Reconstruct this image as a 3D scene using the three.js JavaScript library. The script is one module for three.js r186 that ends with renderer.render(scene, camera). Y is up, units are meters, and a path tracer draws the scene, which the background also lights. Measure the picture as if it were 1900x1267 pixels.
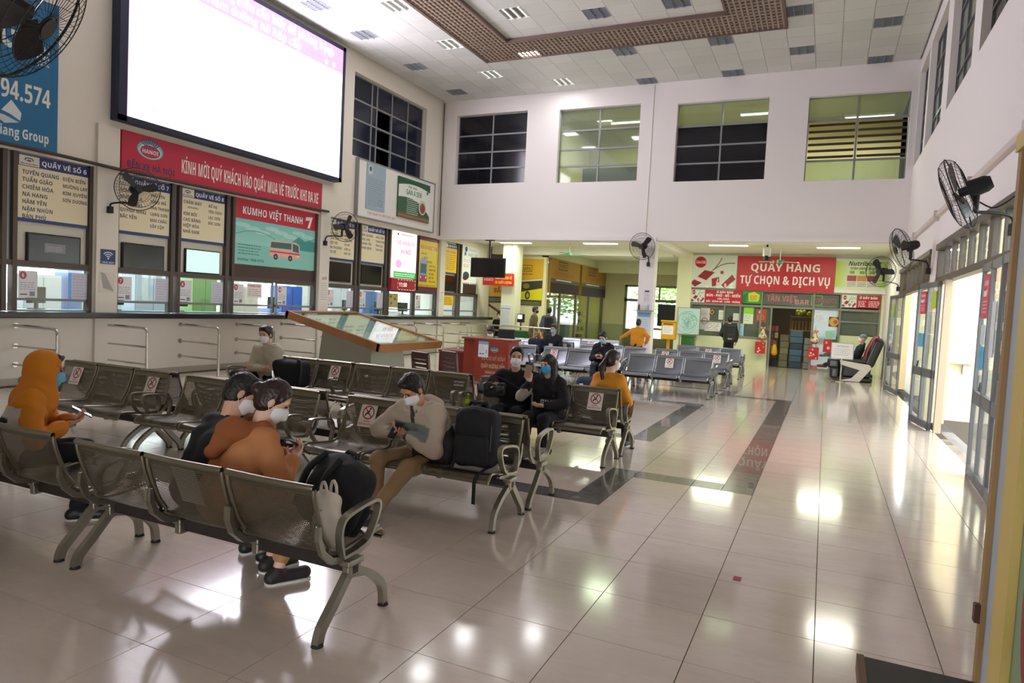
import * as THREE from 'three';
import { mergeGeometries, mergeVertices } from 'three/addons/utils/BufferGeometryUtils.js';
import { RoundedBoxGeometry } from 'three/addons/geometries/RoundedBoxGeometry.js';
import { RectAreaLightUniformsLib } from 'three/addons/lights/RectAreaLightUniformsLib.js';

// ---------------------------------------------------------------- camera, sky, lamps, exposure
const scene = new THREE.Scene();
const renderer = new THREE.WebGLRenderer({ antialias: true });
renderer.toneMapping = THREE.LinearToneMapping;
renderer.toneMappingExposure = 2.0;
renderer.shadowMap.enabled = true;
RectAreaLightUniformsLib.init();
const camera = new THREE.PerspectiveCamera(2 * Math.atan(633.5 / 1263.11) * 180 / Math.PI, 1900 / 1267, 0.05, 200);
camera.matrixAutoUpdate = true;
camera.position.set(0, 1.7505, 0);
camera.quaternion.setFromRotationMatrix(new THREE.Matrix4().set(
  0.90691, -0.06788, 0.41582, 0, 0.05021, 0.99732, 0.0533, 0, -0.41832, -0.02746, 0.90788, 0, 0, 0, 0, 1));
scene.background = new THREE.Color(0.93, 0.97, 1.0);       // an even overcast sky
scene.backgroundIntensity = 4.6;
const LUM = { hall: 11, hallOff: 0, screen: 5.2, low: 30, office: 15, upper: 13, shop: 10 };   // radiance of the lamps
function areaLamp(x, y, z, w, h, L, color = 0xffffff, look = [0, -1, 0]) {
  const l = new THREE.RectAreaLight(color, L, w, h);
  l.position.set(x, y, z); l.lookAt(x + look[0], y + look[1], z + look[2]); l.name = 'lamp_light'; l.castShadow = true; scene.add(l); return l;
}

// ---------------------------------------------------------------- helpers
const PI = Math.PI, V = (x, y, z) => new THREE.Vector3(x, y, z);
let seed = 7; const rnd = (a = 0, b = 1) => { seed = (seed * 1664525 + 1013904223) >>> 0; return a + (b - a) * seed / 4294967296; };
const used = {};
function numbered(n) { const k = used[n] = (used[n] ?? -1) + 1; return k ? n + '_' + String(k).padStart(3, '0') : n; }
const baseName = (n) => n.replace(/_\d{3}$/, '');
function mat(color, roughness = 0.6, metalness = 0, extra = {}) {
  const M = extra.phys ? THREE.MeshPhysicalMaterial : THREE.MeshStandardMaterial; const e = { ...extra }; delete e.phys;
  return new M({ color, roughness, metalness, ...e });
}
function clean(g) { const n = g.index ? g.toNonIndexed() : g.clone(); for (const k of Object.keys(n.attributes)) if (!['position', 'normal', 'uv'].includes(k)) n.deleteAttribute(k); if (!n.attributes.uv) n.setAttribute('uv', new THREE.Float32BufferAttribute(n.attributes.position.count * 2, 2)); n.morphAttributes = {}; return n; }
const join = (gs) => gs.length === 1 ? gs[0] : mergeGeometries(gs.map(clean));
const box = (w, h, d, x = 0, y = 0, z = 0) => new THREE.BoxGeometry(w, h, d).translate(x, y, z);
const span = (x0, x1, y0, y1, z0, z1) => box(Math.abs(x1 - x0), Math.abs(y1 - y0), Math.abs(z1 - z0), (x0 + x1) / 2, (y0 + y1) / 2, (z0 + z1) / 2);
const rbox = (w, h, d, r = 0.01, x = 0, y = 0, z = 0, seg = 2) => new RoundedBoxGeometry(w, h, d, seg, Math.min(r, w / 2.01, h / 2.01, d / 2.01)).translate(x, y, z);
const cyl = (r0, r1, h, x = 0, y = 0, z = 0, n = 16) => new THREE.CylinderGeometry(r1, r0, h, n).translate(x, y, z);
function rod(a, b, r, n = 8, r2 = r) { const d = b.clone().sub(a), g = new THREE.CylinderGeometry(r2, r, d.length(), n); g.applyQuaternion(new THREE.Quaternion().setFromUnitVectors(V(0, 1, 0), d.normalize())); const m = a.clone().add(b).multiplyScalar(0.5); return g.translate(m.x, m.y, m.z); }
function tube(pts, r, seg = 24, n = 8, closed = false) { return new THREE.TubeGeometry(new THREE.CatmullRomCurve3(pts, closed, 'catmullrom', 0.4), seg, r, n, closed); }
function ribbon(pts, w, t, closed = false) {   // a bar of section w (along x) by t swept along points in the zy plane
  const n = pts.length, pos = [], idx = [], P = [];
  for (let i = 0; i < n; i++) {
    const a = pts[closed ? (i + n - 1) % n : Math.max(0, i - 1)], b = pts[closed ? (i + 1) % n : Math.min(n - 1, i + 1)];
    let dz = b[0] - a[0], dy = b[1] - a[1]; const l = Math.hypot(dz, dy) || 1; dz /= l; dy /= l;
    const [z, y] = pts[i], tt = t / 2 * (pts[i][2] ?? 1), ww = w / 2 * (pts[i][3] ?? 1);
    P.push([[-ww, y + dz * tt, z - dy * tt], [ww, y + dz * tt, z - dy * tt], [ww, y - dz * tt, z + dy * tt], [-ww, y - dz * tt, z + dy * tt]]);
  }
  const quad = (a, b, c, d) => { for (const p of [a, b, c, a, c, d]) pos.push(...p); };
  for (let i = 0; i < (closed ? n : n - 1); i++) { const A = P[i], B = P[(i + 1) % n]; for (let k = 0; k < 4; k++) { const q = (k + 1) % 4; quad(A[k], B[k], B[q], A[q]); } }
  if (!closed) { const A = P[0], B = P[n - 1]; quad(A[0], A[1], A[2], A[3]); quad(B[3], B[2], B[1], B[0]); }
  const g = new THREE.BufferGeometry(); g.setAttribute('position', new THREE.Float32BufferAttribute(pos, 3)); g.computeVertexNormals(); return clean(g);
}
function smoothPts(pts, n = 5) { const c = new THREE.CatmullRomCurve3(pts.map(p => V(p[0], p[1], 0)), false, 'catmullrom', 0.5); return c.getPoints(n * (pts.length - 1)).map(p => [p.x, p.y]); }
function add(name, g, m, parent = scene) {
  const o = new THREE.Mesh(Array.isArray(g) ? join(g) : g, m); o.name = parent === scene ? numbered(name) : name; o.castShadow = o.receiveShadow = true; parent.add(o); return o;
}
function part(name, g, m, parent) { return add(name, g, m, parent); }
function tag(o, label, category, group) { o.userData.label = label; o.userData.category = category; if (group) o.userData.group = group; return o; }
function thing(name, label, category, p = [0, 0, 0], turn = 0, group) { const o = new THREE.Group(); o.name = numbered(name); o.position.set(...p); o.rotation.y = turn; scene.add(o); return tag(o, label, category, group); }
function copy(src, p, turn, label, group) { const o = src.clone(); o.name = numbered(baseName(src.name)); scene.add(o); o.position.set(...p); o.rotation.set(0, turn, 0); o.userData = { ...src.userData, label }; if (group) o.userData.group = group; return o; }
function struct(name, g, m, parent = scene) { const o = add(name, g, m, parent); if (parent === scene) o.userData.kind = 'structure'; return o; }
function structGroup(name) { const o = new THREE.Group(); o.name = numbered(name); o.userData.kind = 'structure'; scene.add(o); return o; }
const stuff = (o) => { o.userData.kind = 'stuff'; return o; };
const R90 = PI / 2;
const WIN = [[6.7, 'the cut off ticket window at the left picture edge'], [8.3, 'the leftmost full ticket window'], [9.88, 'the ticket window below the first wall fan'], [11.3, 'the ticket window below the mint green monitor'], [12.72, 'the left ticket window below the red coach poster'], [14.3, 'the right ticket window below the red coach poster'], [15.9, 'the ticket window below the second wall fan'], [17.35, 'the ticket window just left of the LED sign'], [18.9, 'the ticket window below the LED sign'], [20.4, 'the ticket window below the yellow coach poster'], [21.8, 'the ticket window below the narrow yellow board'], [99, 'the last ticket window before the stairs']];
const winName = (z) => WIN.find(w => Math.abs(z) < w[0])[1];
const ORD = ['first', 'second', 'third', 'fourth', 'fifth', 'sixth', 'seventh'];
// a wall slab of given outline with openings; plane 'x': u runs to -z, plane 'z': u runs to +x
function slab(u0, u1, v0, v1, holes, depth, plane, at) {
  const s = new THREE.Shape([[u0, v0], [u1, v0], [u1, v1], [u0, v1]].map(p => new THREE.Vector2(...p)));
  for (const [a, b, c, d] of holes) s.holes.push(new THREE.Path([[a, c], [a, d], [b, d], [b, c]].map(p => new THREE.Vector2(...p))));
  const g = new THREE.ExtrudeGeometry(s, { depth, bevelEnabled: false });
  if (plane === 'x') g.rotateY(R90).translate(at, 0, 0); else g.translate(0, 0, at);
  return g;
}
// ---------------------------------------------------------------- textures
function canvasTex(w, h, draw) { const c = document.createElement('canvas'); c.width = w; c.height = h; const x = c.getContext('2d'); draw(x, w, h); const t = new THREE.CanvasTexture(c); t.colorSpace = THREE.SRGBColorSpace; t.anisotropy = 4; return t; }
const fill = (x, c, a, b, w, h) => { x.fillStyle = c; x.fillRect(a, b, w, h); };
// lettering with the tone marks drawn stroke by stroke; size is the letter height in pixels, fit squeezes to a width
function vtext(x, s, px, py, size, color, o = {}) {
  const font = (o.style ?? 'bold') + ' ' + size + 'px ' + (o.face ?? 'sans-serif');
  x.font = font; x.textAlign = 'left'; x.textBaseline = 'alphabetic';
  const glyphs = []; let W = 0;
  for (const ch of s) {
    const d = ch.normalize('NFD'); let b = d[0], marks = [];
    for (const m of d.slice(1)) { const c = (b + m).normalize('NFC'); if (c.length === 1 && c.charCodeAt(0) < 256) b = c; else marks.push(m); }
    if (ch === 'Đ' || ch === 'đ') { b = ch === 'Đ' ? 'D' : 'd'; marks.push('-'); }
    const w = x.measureText(b).width; glyphs.push([b, marks, W, w]); W += w + (o.track ?? 0) * size;
  }
  const sx = o.fit ? o.fit / W : (o.max && W > o.max ? o.max / W : 1), ox = o.align === 'center' ? px - W * sx / 2 : o.align === 'right' ? px - W * sx : px;
  x.save(); x.translate(ox, py); x.scale(sx, 1); x.font = font;
  const pass = (stroke) => {
    x.fillStyle = stroke ? o.edge : color; x.strokeStyle = stroke ? o.edge : color;
    for (const [b, marks, gx, w] of glyphs) {
      if (stroke) { x.lineWidth = size * (o.edgeW ?? 0.14); x.lineJoin = 'round'; x.strokeText(b, gx, 0); } else x.fillText(b, gx, 0);
      const low = b === b.toLowerCase() && b !== b.toUpperCase(), hat = /[ÂÊÔâêôĂă]/.test(b), t = -size * (low ? 0.62 : 0.8) - (hat ? size * 0.1 : 0), cx = gx + w / 2 + (hat ? size * 0.17 : 0), q = size * 0.13;
      x.lineWidth = size * (stroke ? 0.22 : 0.09); x.beginPath();
      for (const m of marks) {
        if (m === '\u0301') { x.moveTo(cx - q * 0.5, t); x.lineTo(cx + q * 0.8, t - q); }
        else if (m === '\u0300') { x.moveTo(cx + q * 0.5, t); x.lineTo(cx - q * 0.8, t - q); }
        else if (m === '\u0303') { x.moveTo(cx - q, t - q * 0.3); x.lineTo(cx - q * 0.3, t - q); x.lineTo(cx + q * 0.3, t - q * 0.4); x.lineTo(cx + q, t - q); }
        else if (m === '\u0309') { x.moveTo(cx - q * 0.4, t - q); x.lineTo(cx + q * 0.4, t - q); x.lineTo(cx, t); }
        else if (m === '\u0323') { x.rect(gx + w / 2 - size * 0.05, size * 0.09, size * 0.1, size * 0.08); }
        else if (m === '\u031b') { const y = -size * (low ? 0.5 : 0.72); x.moveTo(gx + w * 0.82, y + q * 0.4); x.lineTo(gx + w * 1.06, y - q * 0.5); }
        else if (m === '\u0306') { x.moveTo(cx - q, t - q * 0.8); x.lineTo(cx, t); x.lineTo(cx + q, t - q * 0.8); }
        else if (m === '\u0302') { x.moveTo(cx - q, t); x.lineTo(cx, t - q); x.lineTo(cx + q, t); }
        else if (m === '-') { x.moveTo(gx - size * 0.04, -size * 0.35); x.lineTo(gx + w * 0.5, -size * 0.35); }
      }
      x.stroke();
    }
  };
  if (o.edge) pass(true); pass(false);
  x.restore();
}
const disc = (x, cx, cy, r, c) => { x.fillStyle = c; x.beginPath(); x.arc(cx, cy, r, 0, 7); x.fill(); };
const oval = (x, cx, cy, rx, ry, c) => { x.fillStyle = c; x.beginPath(); x.ellipse(cx, cy, rx, ry, 0, 0, 7); x.fill(); };
const poly = (x, pts, c) => { x.fillStyle = c; x.beginPath(); pts.forEach((p, i) => i ? x.lineTo(...p) : x.moveTo(...p)); x.closePath(); x.fill(); };
function lines(x, a, b, w, n, dy, c, t = 2) { for (let i = 0; i < n; i++) { let u = a; while (u < a + w) { const l = rnd(6, 22); if (u + l > a + w) break; fill(x, c, u, b + i * dy, l, t); u += l + rnd(3, 6); } } }
function noiseTex(w, h, f) { const d = new Uint8Array(w * h * 4); for (let j = 0; j < h; j++) for (let i = 0; i < w; i++) { const c = f(i / w, j / h, i, j); const k = (j * w + i) * 4; d[k] = c[0]; d[k + 1] = c[1]; d[k + 2] = c[2]; d[k + 3] = 255; } const t = new THREE.DataTexture(d, w, h); t.magFilter = THREE.LinearFilter; t.minFilter = THREE.LinearMipmapLinearFilter; t.generateMipmaps = true; t.wrapS = t.wrapT = THREE.RepeatWrapping; t.needsUpdate = true; return t; }
function lattice(n) { const g = new Float32Array(n * n).map(() => rnd()); const s = (t) => t * t * (3 - 2 * t); return (u, v) => { u = (u % 1 + 1) % 1 * n; v = (v % 1 + 1) % 1 * n; const i = Math.floor(u) % n, j = Math.floor(v) % n, a = s(u - Math.floor(u)), b = s(v - Math.floor(v)), i1 = (i + 1) % n, j1 = (j + 1) % n; return (g[j * n + i] * (1 - a) + g[j * n + i1] * a) * (1 - b) + (g[j1 * n + i] * (1 - a) + g[j1 * n + i1] * a) * b; }; }
const L4 = lattice(5), L16 = lattice(17), L64 = lattice(61);
const fbm = (u, v) => 0.5 * L4(u, v) + 0.3 * L16(u, v) + 0.2 * L64(u, v);
function scaleUV(g, su, sv = su) { const u = g.attributes.uv; for (let i = 0; i < u.count; i++) u.setXY(i, u.getX(i) * su, u.getY(i) * sv); return g; }
// a printed board: the print on the front (+z), the plain edge colour at the sides
function printBox(w, h, d) { const g = new THREE.BoxGeometry(w, h, d), u = g.attributes.uv; for (let i = 0; i < 24; i++) if (i < 16 || i > 19) u.setXY(i, 0.004, 0.996); return g; }
const printMat = (tex, rough = 0.45, extra = {}) => mat(0xffffff, rough, 0, { map: tex, ...extra });
// boards fixed on the left wall (facing +x) between two depths, on a back wall (facing +z), on the right wall (facing -x)
function onLeft(name, label, cat, z0, z1, y0, y1, tex, d = 0.03, x = -12.2, opt = {}) { const o = add(name, printBox(Math.abs(z1 - z0), y1 - y0, d), printMat(tex, opt.rough ?? 0.4, opt.extra ?? {})); o.position.set(x + d / 2, (y0 + y1) / 2, (z0 + z1) / 2); o.rotation.y = R90; return tag(o, label, cat, opt.group); }
function onBack(name, label, cat, x0, x1, y0, y1, z, tex, d = 0.03, opt = {}) { const o = add(name, printBox(x1 - x0, y1 - y0, d), printMat(tex, opt.rough ?? 0.4, opt.extra ?? {})); o.position.set((x0 + x1) / 2, (y0 + y1) / 2, z + d / 2); return tag(o, label, cat, opt.group); }
// soft solids: smooth unions of capsules, ellipsoids and rounded boxes, meshed by surface nets
function nets(prims, cell, noise) {
  const lo = [1e9, 1e9, 1e9], hi = [-1e9, -1e9, -1e9];
  const bb = (p) => { let c, e; if (p.t === 'c') { const r = Math.max(p.ra, p.rb); c = [0, 1, 2].map(i => [Math.min(p.a.getComponent(i), p.b.getComponent(i)) - r, Math.max(p.a.getComponent(i), p.b.getComponent(i)) + r]); } else { const r = p.q ? Math.max(p.r.x, p.r.y, p.r.z) * (p.t === 'b' ? 1.75 : 1) : null; c = [0, 1, 2].map(i => { const e = r ?? p.r.getComponent(i); return [p.c.getComponent(i) - e, p.c.getComponent(i) + e]; }); } return c; };
  for (const p of prims) { p.bb = p.t === 'p' ? null : bb(p); if (!p.op) for (let i = 0; i < 3; i++) { lo[i] = Math.min(lo[i], p.bb[i][0]); hi[i] = Math.max(hi[i], p.bb[i][1]); } }
  for (let i = 0; i < 3; i++) { lo[i] -= cell * 3; hi[i] += cell * 3; }
  const N = [0, 1, 2].map(i => Math.ceil((hi[i] - lo[i]) / cell) + 1), [nx, ny, nz] = N, F = new Float32Array(nx * ny * nz).fill(9);
  const q = V(0, 0, 0), inv = new THREE.Quaternion();
  const dist = (p, x, y, z) => {
    if (p.t === 'c') { const a = p.a, b = p.b, bx = b.x - a.x, by = b.y - a.y, bz = b.z - a.z, px = x - a.x, py = y - a.y, pz = z - a.z, l = bx * bx + by * by + bz * bz; let h = l > 0 ? (px * bx + py * by + pz * bz) / l : 0; h = h < 0 ? 0 : h > 1 ? 1 : h; return Math.hypot(px - bx * h, py - by * h, pz - bz * h) - (p.ra + (p.rb - p.ra) * h); }
    if (p.t === 'p') return (x - p.c.x) * p.n.x + (y - p.c.y) * p.n.y + (z - p.c.z) * p.n.z;
    q.set(x - p.c.x, y - p.c.y, z - p.c.z); if (p.q) q.applyQuaternion(inv);
    if (p.t === 'e') { const k = Math.hypot(q.x / p.r.x, q.y / p.r.y, q.z / p.r.z), k2 = Math.hypot(q.x / (p.r.x * p.r.x), q.y / (p.r.y * p.r.y), q.z / (p.r.z * p.r.z)); return k2 ? k * (k - 1) / k2 : -Math.min(p.r.x, p.r.y, p.r.z); }
    const e = p.e ?? 0.02, ax = Math.abs(q.x) - p.r.x + e, ay = Math.abs(q.y) - p.r.y + e, az = Math.abs(q.z) - p.r.z + e; return Math.hypot(Math.max(ax, 0), Math.max(ay, 0), Math.max(az, 0)) + Math.min(Math.max(ax, ay, az), 0) - e;
  };
  for (const p of prims) {
    const k = p.k ?? 0.02, m = k + cell * 2.5, all = !p.bb || p.op === 'i'; if (p.q) inv.copy(p.q).invert();
    const A = [0, 1, 2].map(i => all ? 0 : Math.max(0, Math.floor((p.bb[i][0] - m - lo[i]) / cell))), B = [0, 1, 2].map(i => all ? N[i] - 1 : Math.min(N[i] - 1, Math.ceil((p.bb[i][1] + m - lo[i]) / cell)));
    for (let c = A[2]; c <= B[2]; c++) for (let b = A[1]; b <= B[1]; b++) for (let a = A[0]; a <= B[0]; a++) {
      const at = a + nx * (b + ny * c); let d = dist(p, lo[0] + a * cell, lo[1] + b * cell, lo[2] + c * cell); const f = F[at];
      if (!p.op) { const h = Math.max(k - Math.abs(f - d), 0) / k; F[at] = Math.min(f, d) - h * h * k * 0.25; }
      else { if (p.op === 's') d = -d; const h = Math.max(k - Math.abs(f - d), 0) / k; F[at] = Math.max(f, d) + h * h * k * 0.25; }
    }
  }
  if (noise) for (let c = 0, at = 0; c < nz; c++) for (let b = 0; b < ny; b++) for (let a = 0; a < nx; a++, at++) if (Math.abs(F[at]) < 0.05) F[at] += noise(lo[0] + a * cell, lo[1] + b * cell, lo[2] + c * cell);
  const ids = new Int32Array(nx * ny * nz).fill(-1), pos = [], idx = [], C = [0, 1, nx, nx + 1, nx * ny, nx * ny + 1, nx * ny + nx, nx * ny + nx + 1];
  for (let c = 0; c < nz - 1; c++) for (let b = 0; b < ny - 1; b++) for (let a = 0; a < nx - 1; a++) {
    const at = a + nx * (b + ny * c); let m = 0; for (let i = 0; i < 8; i++) if (F[at + C[i]] < 0) m |= 1 << i; if (!m || m === 255) continue;
    let sx = 0, sy = 0, sz = 0, n = 0;
    for (let i = 0; i < 8; i++) for (const bit of [1, 2, 4]) if (!(i & bit)) { const j = i | bit, f0 = F[at + C[i]], f1 = F[at + C[j]]; if ((f0 < 0) !== (f1 < 0)) { const t = f0 / (f0 - f1); sx += (i & 1) + (bit === 1 ? t : 0); sy += (i >> 1 & 1) + (bit === 2 ? t : 0); sz += (i >> 2 & 1) + (bit === 4 ? t : 0); n++; } }
    ids[at] = pos.length / 3; pos.push(lo[0] + (a + sx / n) * cell, lo[1] + (b + sy / n) * cell, lo[2] + (c + sz / n) * cell);
  }
  const D = [1, nx, nx * ny];
  for (let c = 1; c < nz - 1; c++) for (let b = 1; b < ny - 1; b++) for (let a = 1; a < nx - 1; a++) {
    const at = a + nx * (b + ny * c), f = F[at] < 0;
    for (let k = 0; k < 3; k++) { if ((F[at + D[k]] < 0) === f) continue; const u = D[(k + 1) % 3], v = D[(k + 2) % 3], q0 = ids[at], q1 = ids[at - u], q2 = ids[at - u - v], q3 = ids[at - v]; if (q0 < 0 || q1 < 0 || q2 < 0 || q3 < 0) continue; if (f) idx.push(q0, q1, q2, q0, q2, q3); else idx.push(q0, q2, q1, q0, q3, q2); }
  }
  const g = new THREE.BufferGeometry(); g.setAttribute('position', new THREE.Float32BufferAttribute(pos, 3)); g.setIndex(idx); g.computeVertexNormals(); g.setAttribute('uv', new THREE.Float32BufferAttribute(new Float32Array(pos.length / 3 * 2), 2)); return g;
}
const cap = (a, b, ra, rb = ra, k) => ({ t: 'c', a, b, ra, rb, k }), ell = (c, r, q, k) => ({ t: 'e', c, r, q, k }), blk = (c, r, e, q, k) => ({ t: 'b', c, r, e, q, k }), cutp = (c, n, k = 0.004) => ({ t: 'p', c, n, op: 'i', k });
function paint(g, f) { const p = g.attributes.position, c = new Float32Array(p.count * 3); for (let i = 0; i < p.count; i++) { const v = f(p.getX(i), p.getY(i), p.getZ(i)); c.set(v, i * 3); } g.setAttribute('color', new THREE.BufferAttribute(c, 3)); return g; }
const lin = (h) => { const c = new THREE.Color(h); return [c.r, c.g, c.b]; };
// ---------------------------------------------------------------- materials
const plaster = (c, r = 0.75) => mat(c, r, 0, { bumpMap: plasterBump, bumpScale: 0.0015, roughnessMap: null });
const plasterBump = noiseTex(256, 256, (u, v) => { const k = 120 + 90 * (fbm(u * 2, v * 2) - 0.5) + rnd(-14, 14); return [k, k, k]; });
const M = {
  wallCream: plaster(0xe9e2d6), wallPink: plaster(0xeae4e2), wallGreenish: plaster(0xe6e6c2), wallOut: plaster(0xf3e7c0), wallDim: plaster(0xd2d3ae), wainscot: plaster(0xa9b08c, 0.5),
  ceiling: mat(0xd9d9d4, 0.6), ceilBack: mat(0xd5d6d0, 0.8), lowCeiling: plaster(0xeff0de),
  alu: mat(0x9b9da0, 0.38, 0.7), aluDark: mat(0x6f7178, 0.42, 0.55), brownAlu: mat(0x5b5049, 0.5, 0.3), greyFrame: mat(0x8b8d8f, 0.5, 0.25), stone: mat(0x24272e, 0.22, 0),
  glass: mat(0xf2f8f6, 0.02, 0, { phys: 1, transmission: 1, thickness: 0, ior: 1.45 }), glassGreen: mat(0xdde8dc, 0.04, 0, { phys: 1, transmission: 0.9, thickness: 0 }),
  darkPane: mat(0x15151c, 0.12, 0), bluePane: mat(0x1d2233, 0.12, 0), brownPane: mat(0x3b332e, 0.16, 0),
  chrome: mat(0xc8c6bf, 0.2, 0.95), steel: mat(0xb6b6b2, 0.28, 0.95), cast: mat(0x918c80, 0.32, 0.85), black: mat(0x16161a, 0.55), rubber: mat(0x1d1c1c, 0.8), blackGloss: mat(0x0c0d12, 0.18),
  beam: mat(0x2b2320, 0.5, 0.1), white: mat(0xe8e6e2, 0.6), paper: mat(0xefeeec, 0.8), wood: null, red: mat(0xb3202c, 0.5), yellow: mat(0xd9a31a, 0.5), tube: mat(0xffffff, 0.5, 0, { emissive: 0xffffff, emissiveIntensity: 1.5 }), tubeOff: mat(0xb9bcc2, 0.4),
};
// ---------------------------------------------------------------- floor: polished porcelain tiles, a stepped band of dark granite
const T = 0.6, OX = -0.538, OZ = 0.163;
const porcelain = [0, 1, 2, 3].map(k => { const a = rnd(0, 9), b = rnd(0, 9); return mat(0xffffff, 0.13, 0, { phys: 1, clearcoat: 0.6, clearcoatRoughness: 0.09, map: Object.assign(noiseTex(128, 128, (u, v) => { const n = fbm(u * 0.35 + a, v * 1.4 + b) - 0.5, s = Math.max(0, L16(u * 0.3 + a, v * 2 + b) - 0.72) * 1.4, t = 1 + n * 0.07 - s * 0.05; return [209 * t, 194 * t, 181 * t].map(x => Math.min(255, x)); }), { colorSpace: THREE.SRGBColorSpace, wrapS: THREE.ClampToEdgeWrapping, wrapT: THREE.ClampToEdgeWrapping }) }); });
const granite = mat(0xffffff, 0.2, 0, { phys: 1, clearcoat: 0.5, map: Object.assign(noiseTex(128, 128, (u, v) => { const n = fbm(u * 1.3 + 3, v * 1.3), s = L64(u * 2, v * 2) > 0.82 ? 34 : 0; const k = 62 + 58 * n + s * n; return [k * 1.02, k * 0.99, k * 0.96]; }), { colorSpace: THREE.SRGBColorSpace }) });
const floor = struct('floor', span(-16.5, 3.2, -0.3, -0.004, -33, 5), mat(0x4d4740, 0.8));
const bands = [[-0.5, 0, -26, -12], [-2.5, 0, -12.5, -12], [-2.5, -2, -12, -10], [-9, -2, -10.5, -10], [-3, -2.5, -22.5, -16], [-4.5, -2.5, -23, -22.5], [-4.5, -4, -24, -23], [-12, -4, -24.5, -24], [-2.5, 0, -26.5, -26], [-2.5, -2, -27.5, -26.5], [-9, -2, -28, -27.5], [-9, -2.5, -16, -15.5]];
const isDark = (a, b) => bands.some(([x0, x1, z0, z1]) => a > x0 && a < x1 && b > z0 && b < z1);
{
  const geo = {}, tileGeo = (w, d) => geo[w + '_' + d] ??= (() => { const g = new THREE.BoxGeometry(w - 0.003, 0.012, d - 0.003).translate(0, -0.006, 0), p = g.attributes.position; for (let i = 0; i < p.count; i++) if (p.getY(i) > -0.001) { p.setX(i, p.getX(i) * (1 - 0.002 / w)); p.setZ(i, p.getZ(i) * (1 - 0.002 / d)); } g.computeVertexNormals(); return g; })();
  const list = [], dir = V(-0.4158, -0.0533, -0.9079);
  for (let i = -27; i < 5; i++) for (let k = -8; k < 54; k++) {
    const q = [[0, 0], [1, 0], [0, 1], [1, 1]].map(([a, b]) => isDark(i + 0.25 + a * 0.5, -k - 0.25 - b * 0.5)), n = q.filter(Boolean).length, put = (a, b, w, d, dark) => { const x = OX + (i + a + w / 2) * T, z = OZ - (k + b + d / 2) * T; if (x > 1.9 || x < -12.2 && z > -24.5 || z > 3.9) return; const depth = V(x, -1.75, z).dot(dir); list.push([x, z, w * T, d * T, dark, depth > 0.5 && x < 1.9 ? depth : 99]); };
    if (n === 0 || n === 4) put(0, 0, 1, 1, n === 4);
    else if (q[0] === q[2] && q[1] === q[3]) { put(0, 0, 0.5, 1, q[0]); put(0.5, 0, 0.5, 1, q[1]); }
    else if (q[0] === q[1] && q[2] === q[3]) { put(0, 0, 1, 0.5, q[0]); put(0, 0.5, 1, 0.5, q[2]); }
    else [[0, 0], [0.5, 0], [0, 0.5], [0.5, 0.5]].forEach(([a, b], j) => put(a, b, 0.5, 0.5, q[j]));
  }
  // the tiles that show largest are parts of their own, the rest is joined
  const inView = ([x, z, , , , d]) => { const r = x * 0.9069 + z * -0.4183, u = d < 90 ? r / d : 9; return u > -0.9 && u < 0.95 && d > 1.2; };
  list.sort((a, b) => (inView(a) ? a[5] : 99) - (inView(b) ? b[5] : 99));
  const rest = { l: [[], [], [], []], d: [] };
  list.forEach(([x, z, w, d, dark], j) => {
    const v = Math.floor(rnd(0, 4));
    if (j < 297) { const o = part('tile', tileGeo(w, d), dark ? granite : porcelain[v], floor); o.position.set(x, 0, z); if (rnd() < 0.5) o.rotation.y = PI; if (dark) o.userData.label = 'dark granite strip'; }
    else (dark ? rest.d : rest.l[v]).push(tileGeo(w, d).clone().translate(x, 0, z));
  });
  rest.l.forEach((g, v) => stuff(part('tile', g, porcelain[v], floor))); stuff(part('tile', rest.d, granite, floor));
}
// ---------------------------------------------------------------- the hall: walls, ceiling
const wallLeft = struct('wall_left', slab(-4, 24.2, 0, 8.75, [[15.4, 19.12, 5.68, 7.95], [5.1, 8.12, 1.23, 3.87], [8.58, 14.15, 1.23, 3.87], [14.55, 20.28, 1.23, 3.87], [20.66, 23.3, 1.23, 3.87]], 0.3, 'x', -12.5), M.wallCream);
[[8.14, 8.56, 0, 4.66], [14.16, 14.54, 0, 4.66], [20.3, 20.64, 0, 3.95]].forEach(([a, b, c, d]) => struct('pilaster', slab(a, b, c, d, [], 0.06, 'x', -12.2), M.wallCream));
const wallBack = struct('wall_back', slab(-12.2, 1.75, 3.85, 8.75, [[-11.62, -9.06, 5.69, 7.96], [-7.97, -5.4, 5.64, 7.9], [-4.31, -1.81, 5.57, 7.81], [-0.8, 1.6, 5.48, 7.72]], 0.3, 'z', -20.4), M.wallPink);
part('beam_edge', span(-12.2, 1.75, 3.85, 3.97, -20.1, -20.04), M.wallPink, wallBack);
const wallRight = struct('wall_right', slab(-4, 26.4, 0, 8.75, [[18.3, 20.05, 5.75, 8.1], [15.6, 18.0, 5.75, 8.1], [12.5, 14.9, 5.75, 8.1], [9.3, 11.9, 5.75, 8.1], [8.0, 14.45, 0, 3.22], [15.2, 21.2, 0, 3.22]], 0.3, 'x', 1.75), M.wallPink);
struct('wall_front', slab(-12.5, 2.05, 0, 8.75, [[-2.6, 0.8, 0, 2.7]], 0.3, 'z', 4.0), M.wallCream);
const pillar = struct('pillar', span(-5.13, -4.68, 0, 3.95, -20.4, -20.0), M.wallPink);
part('conduit', rod(V(-5.02, 3.9, -20.09), V(-5.02, 8.4, -20.09), 0.012, 6), M.wallCream, wallBack);
part('conduit', rod(V(-12.1, 3.9, -20.06), V(-12.12, 8.4, -20.06), 0.02, 6), M.brownAlu, wallBack);
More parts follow.
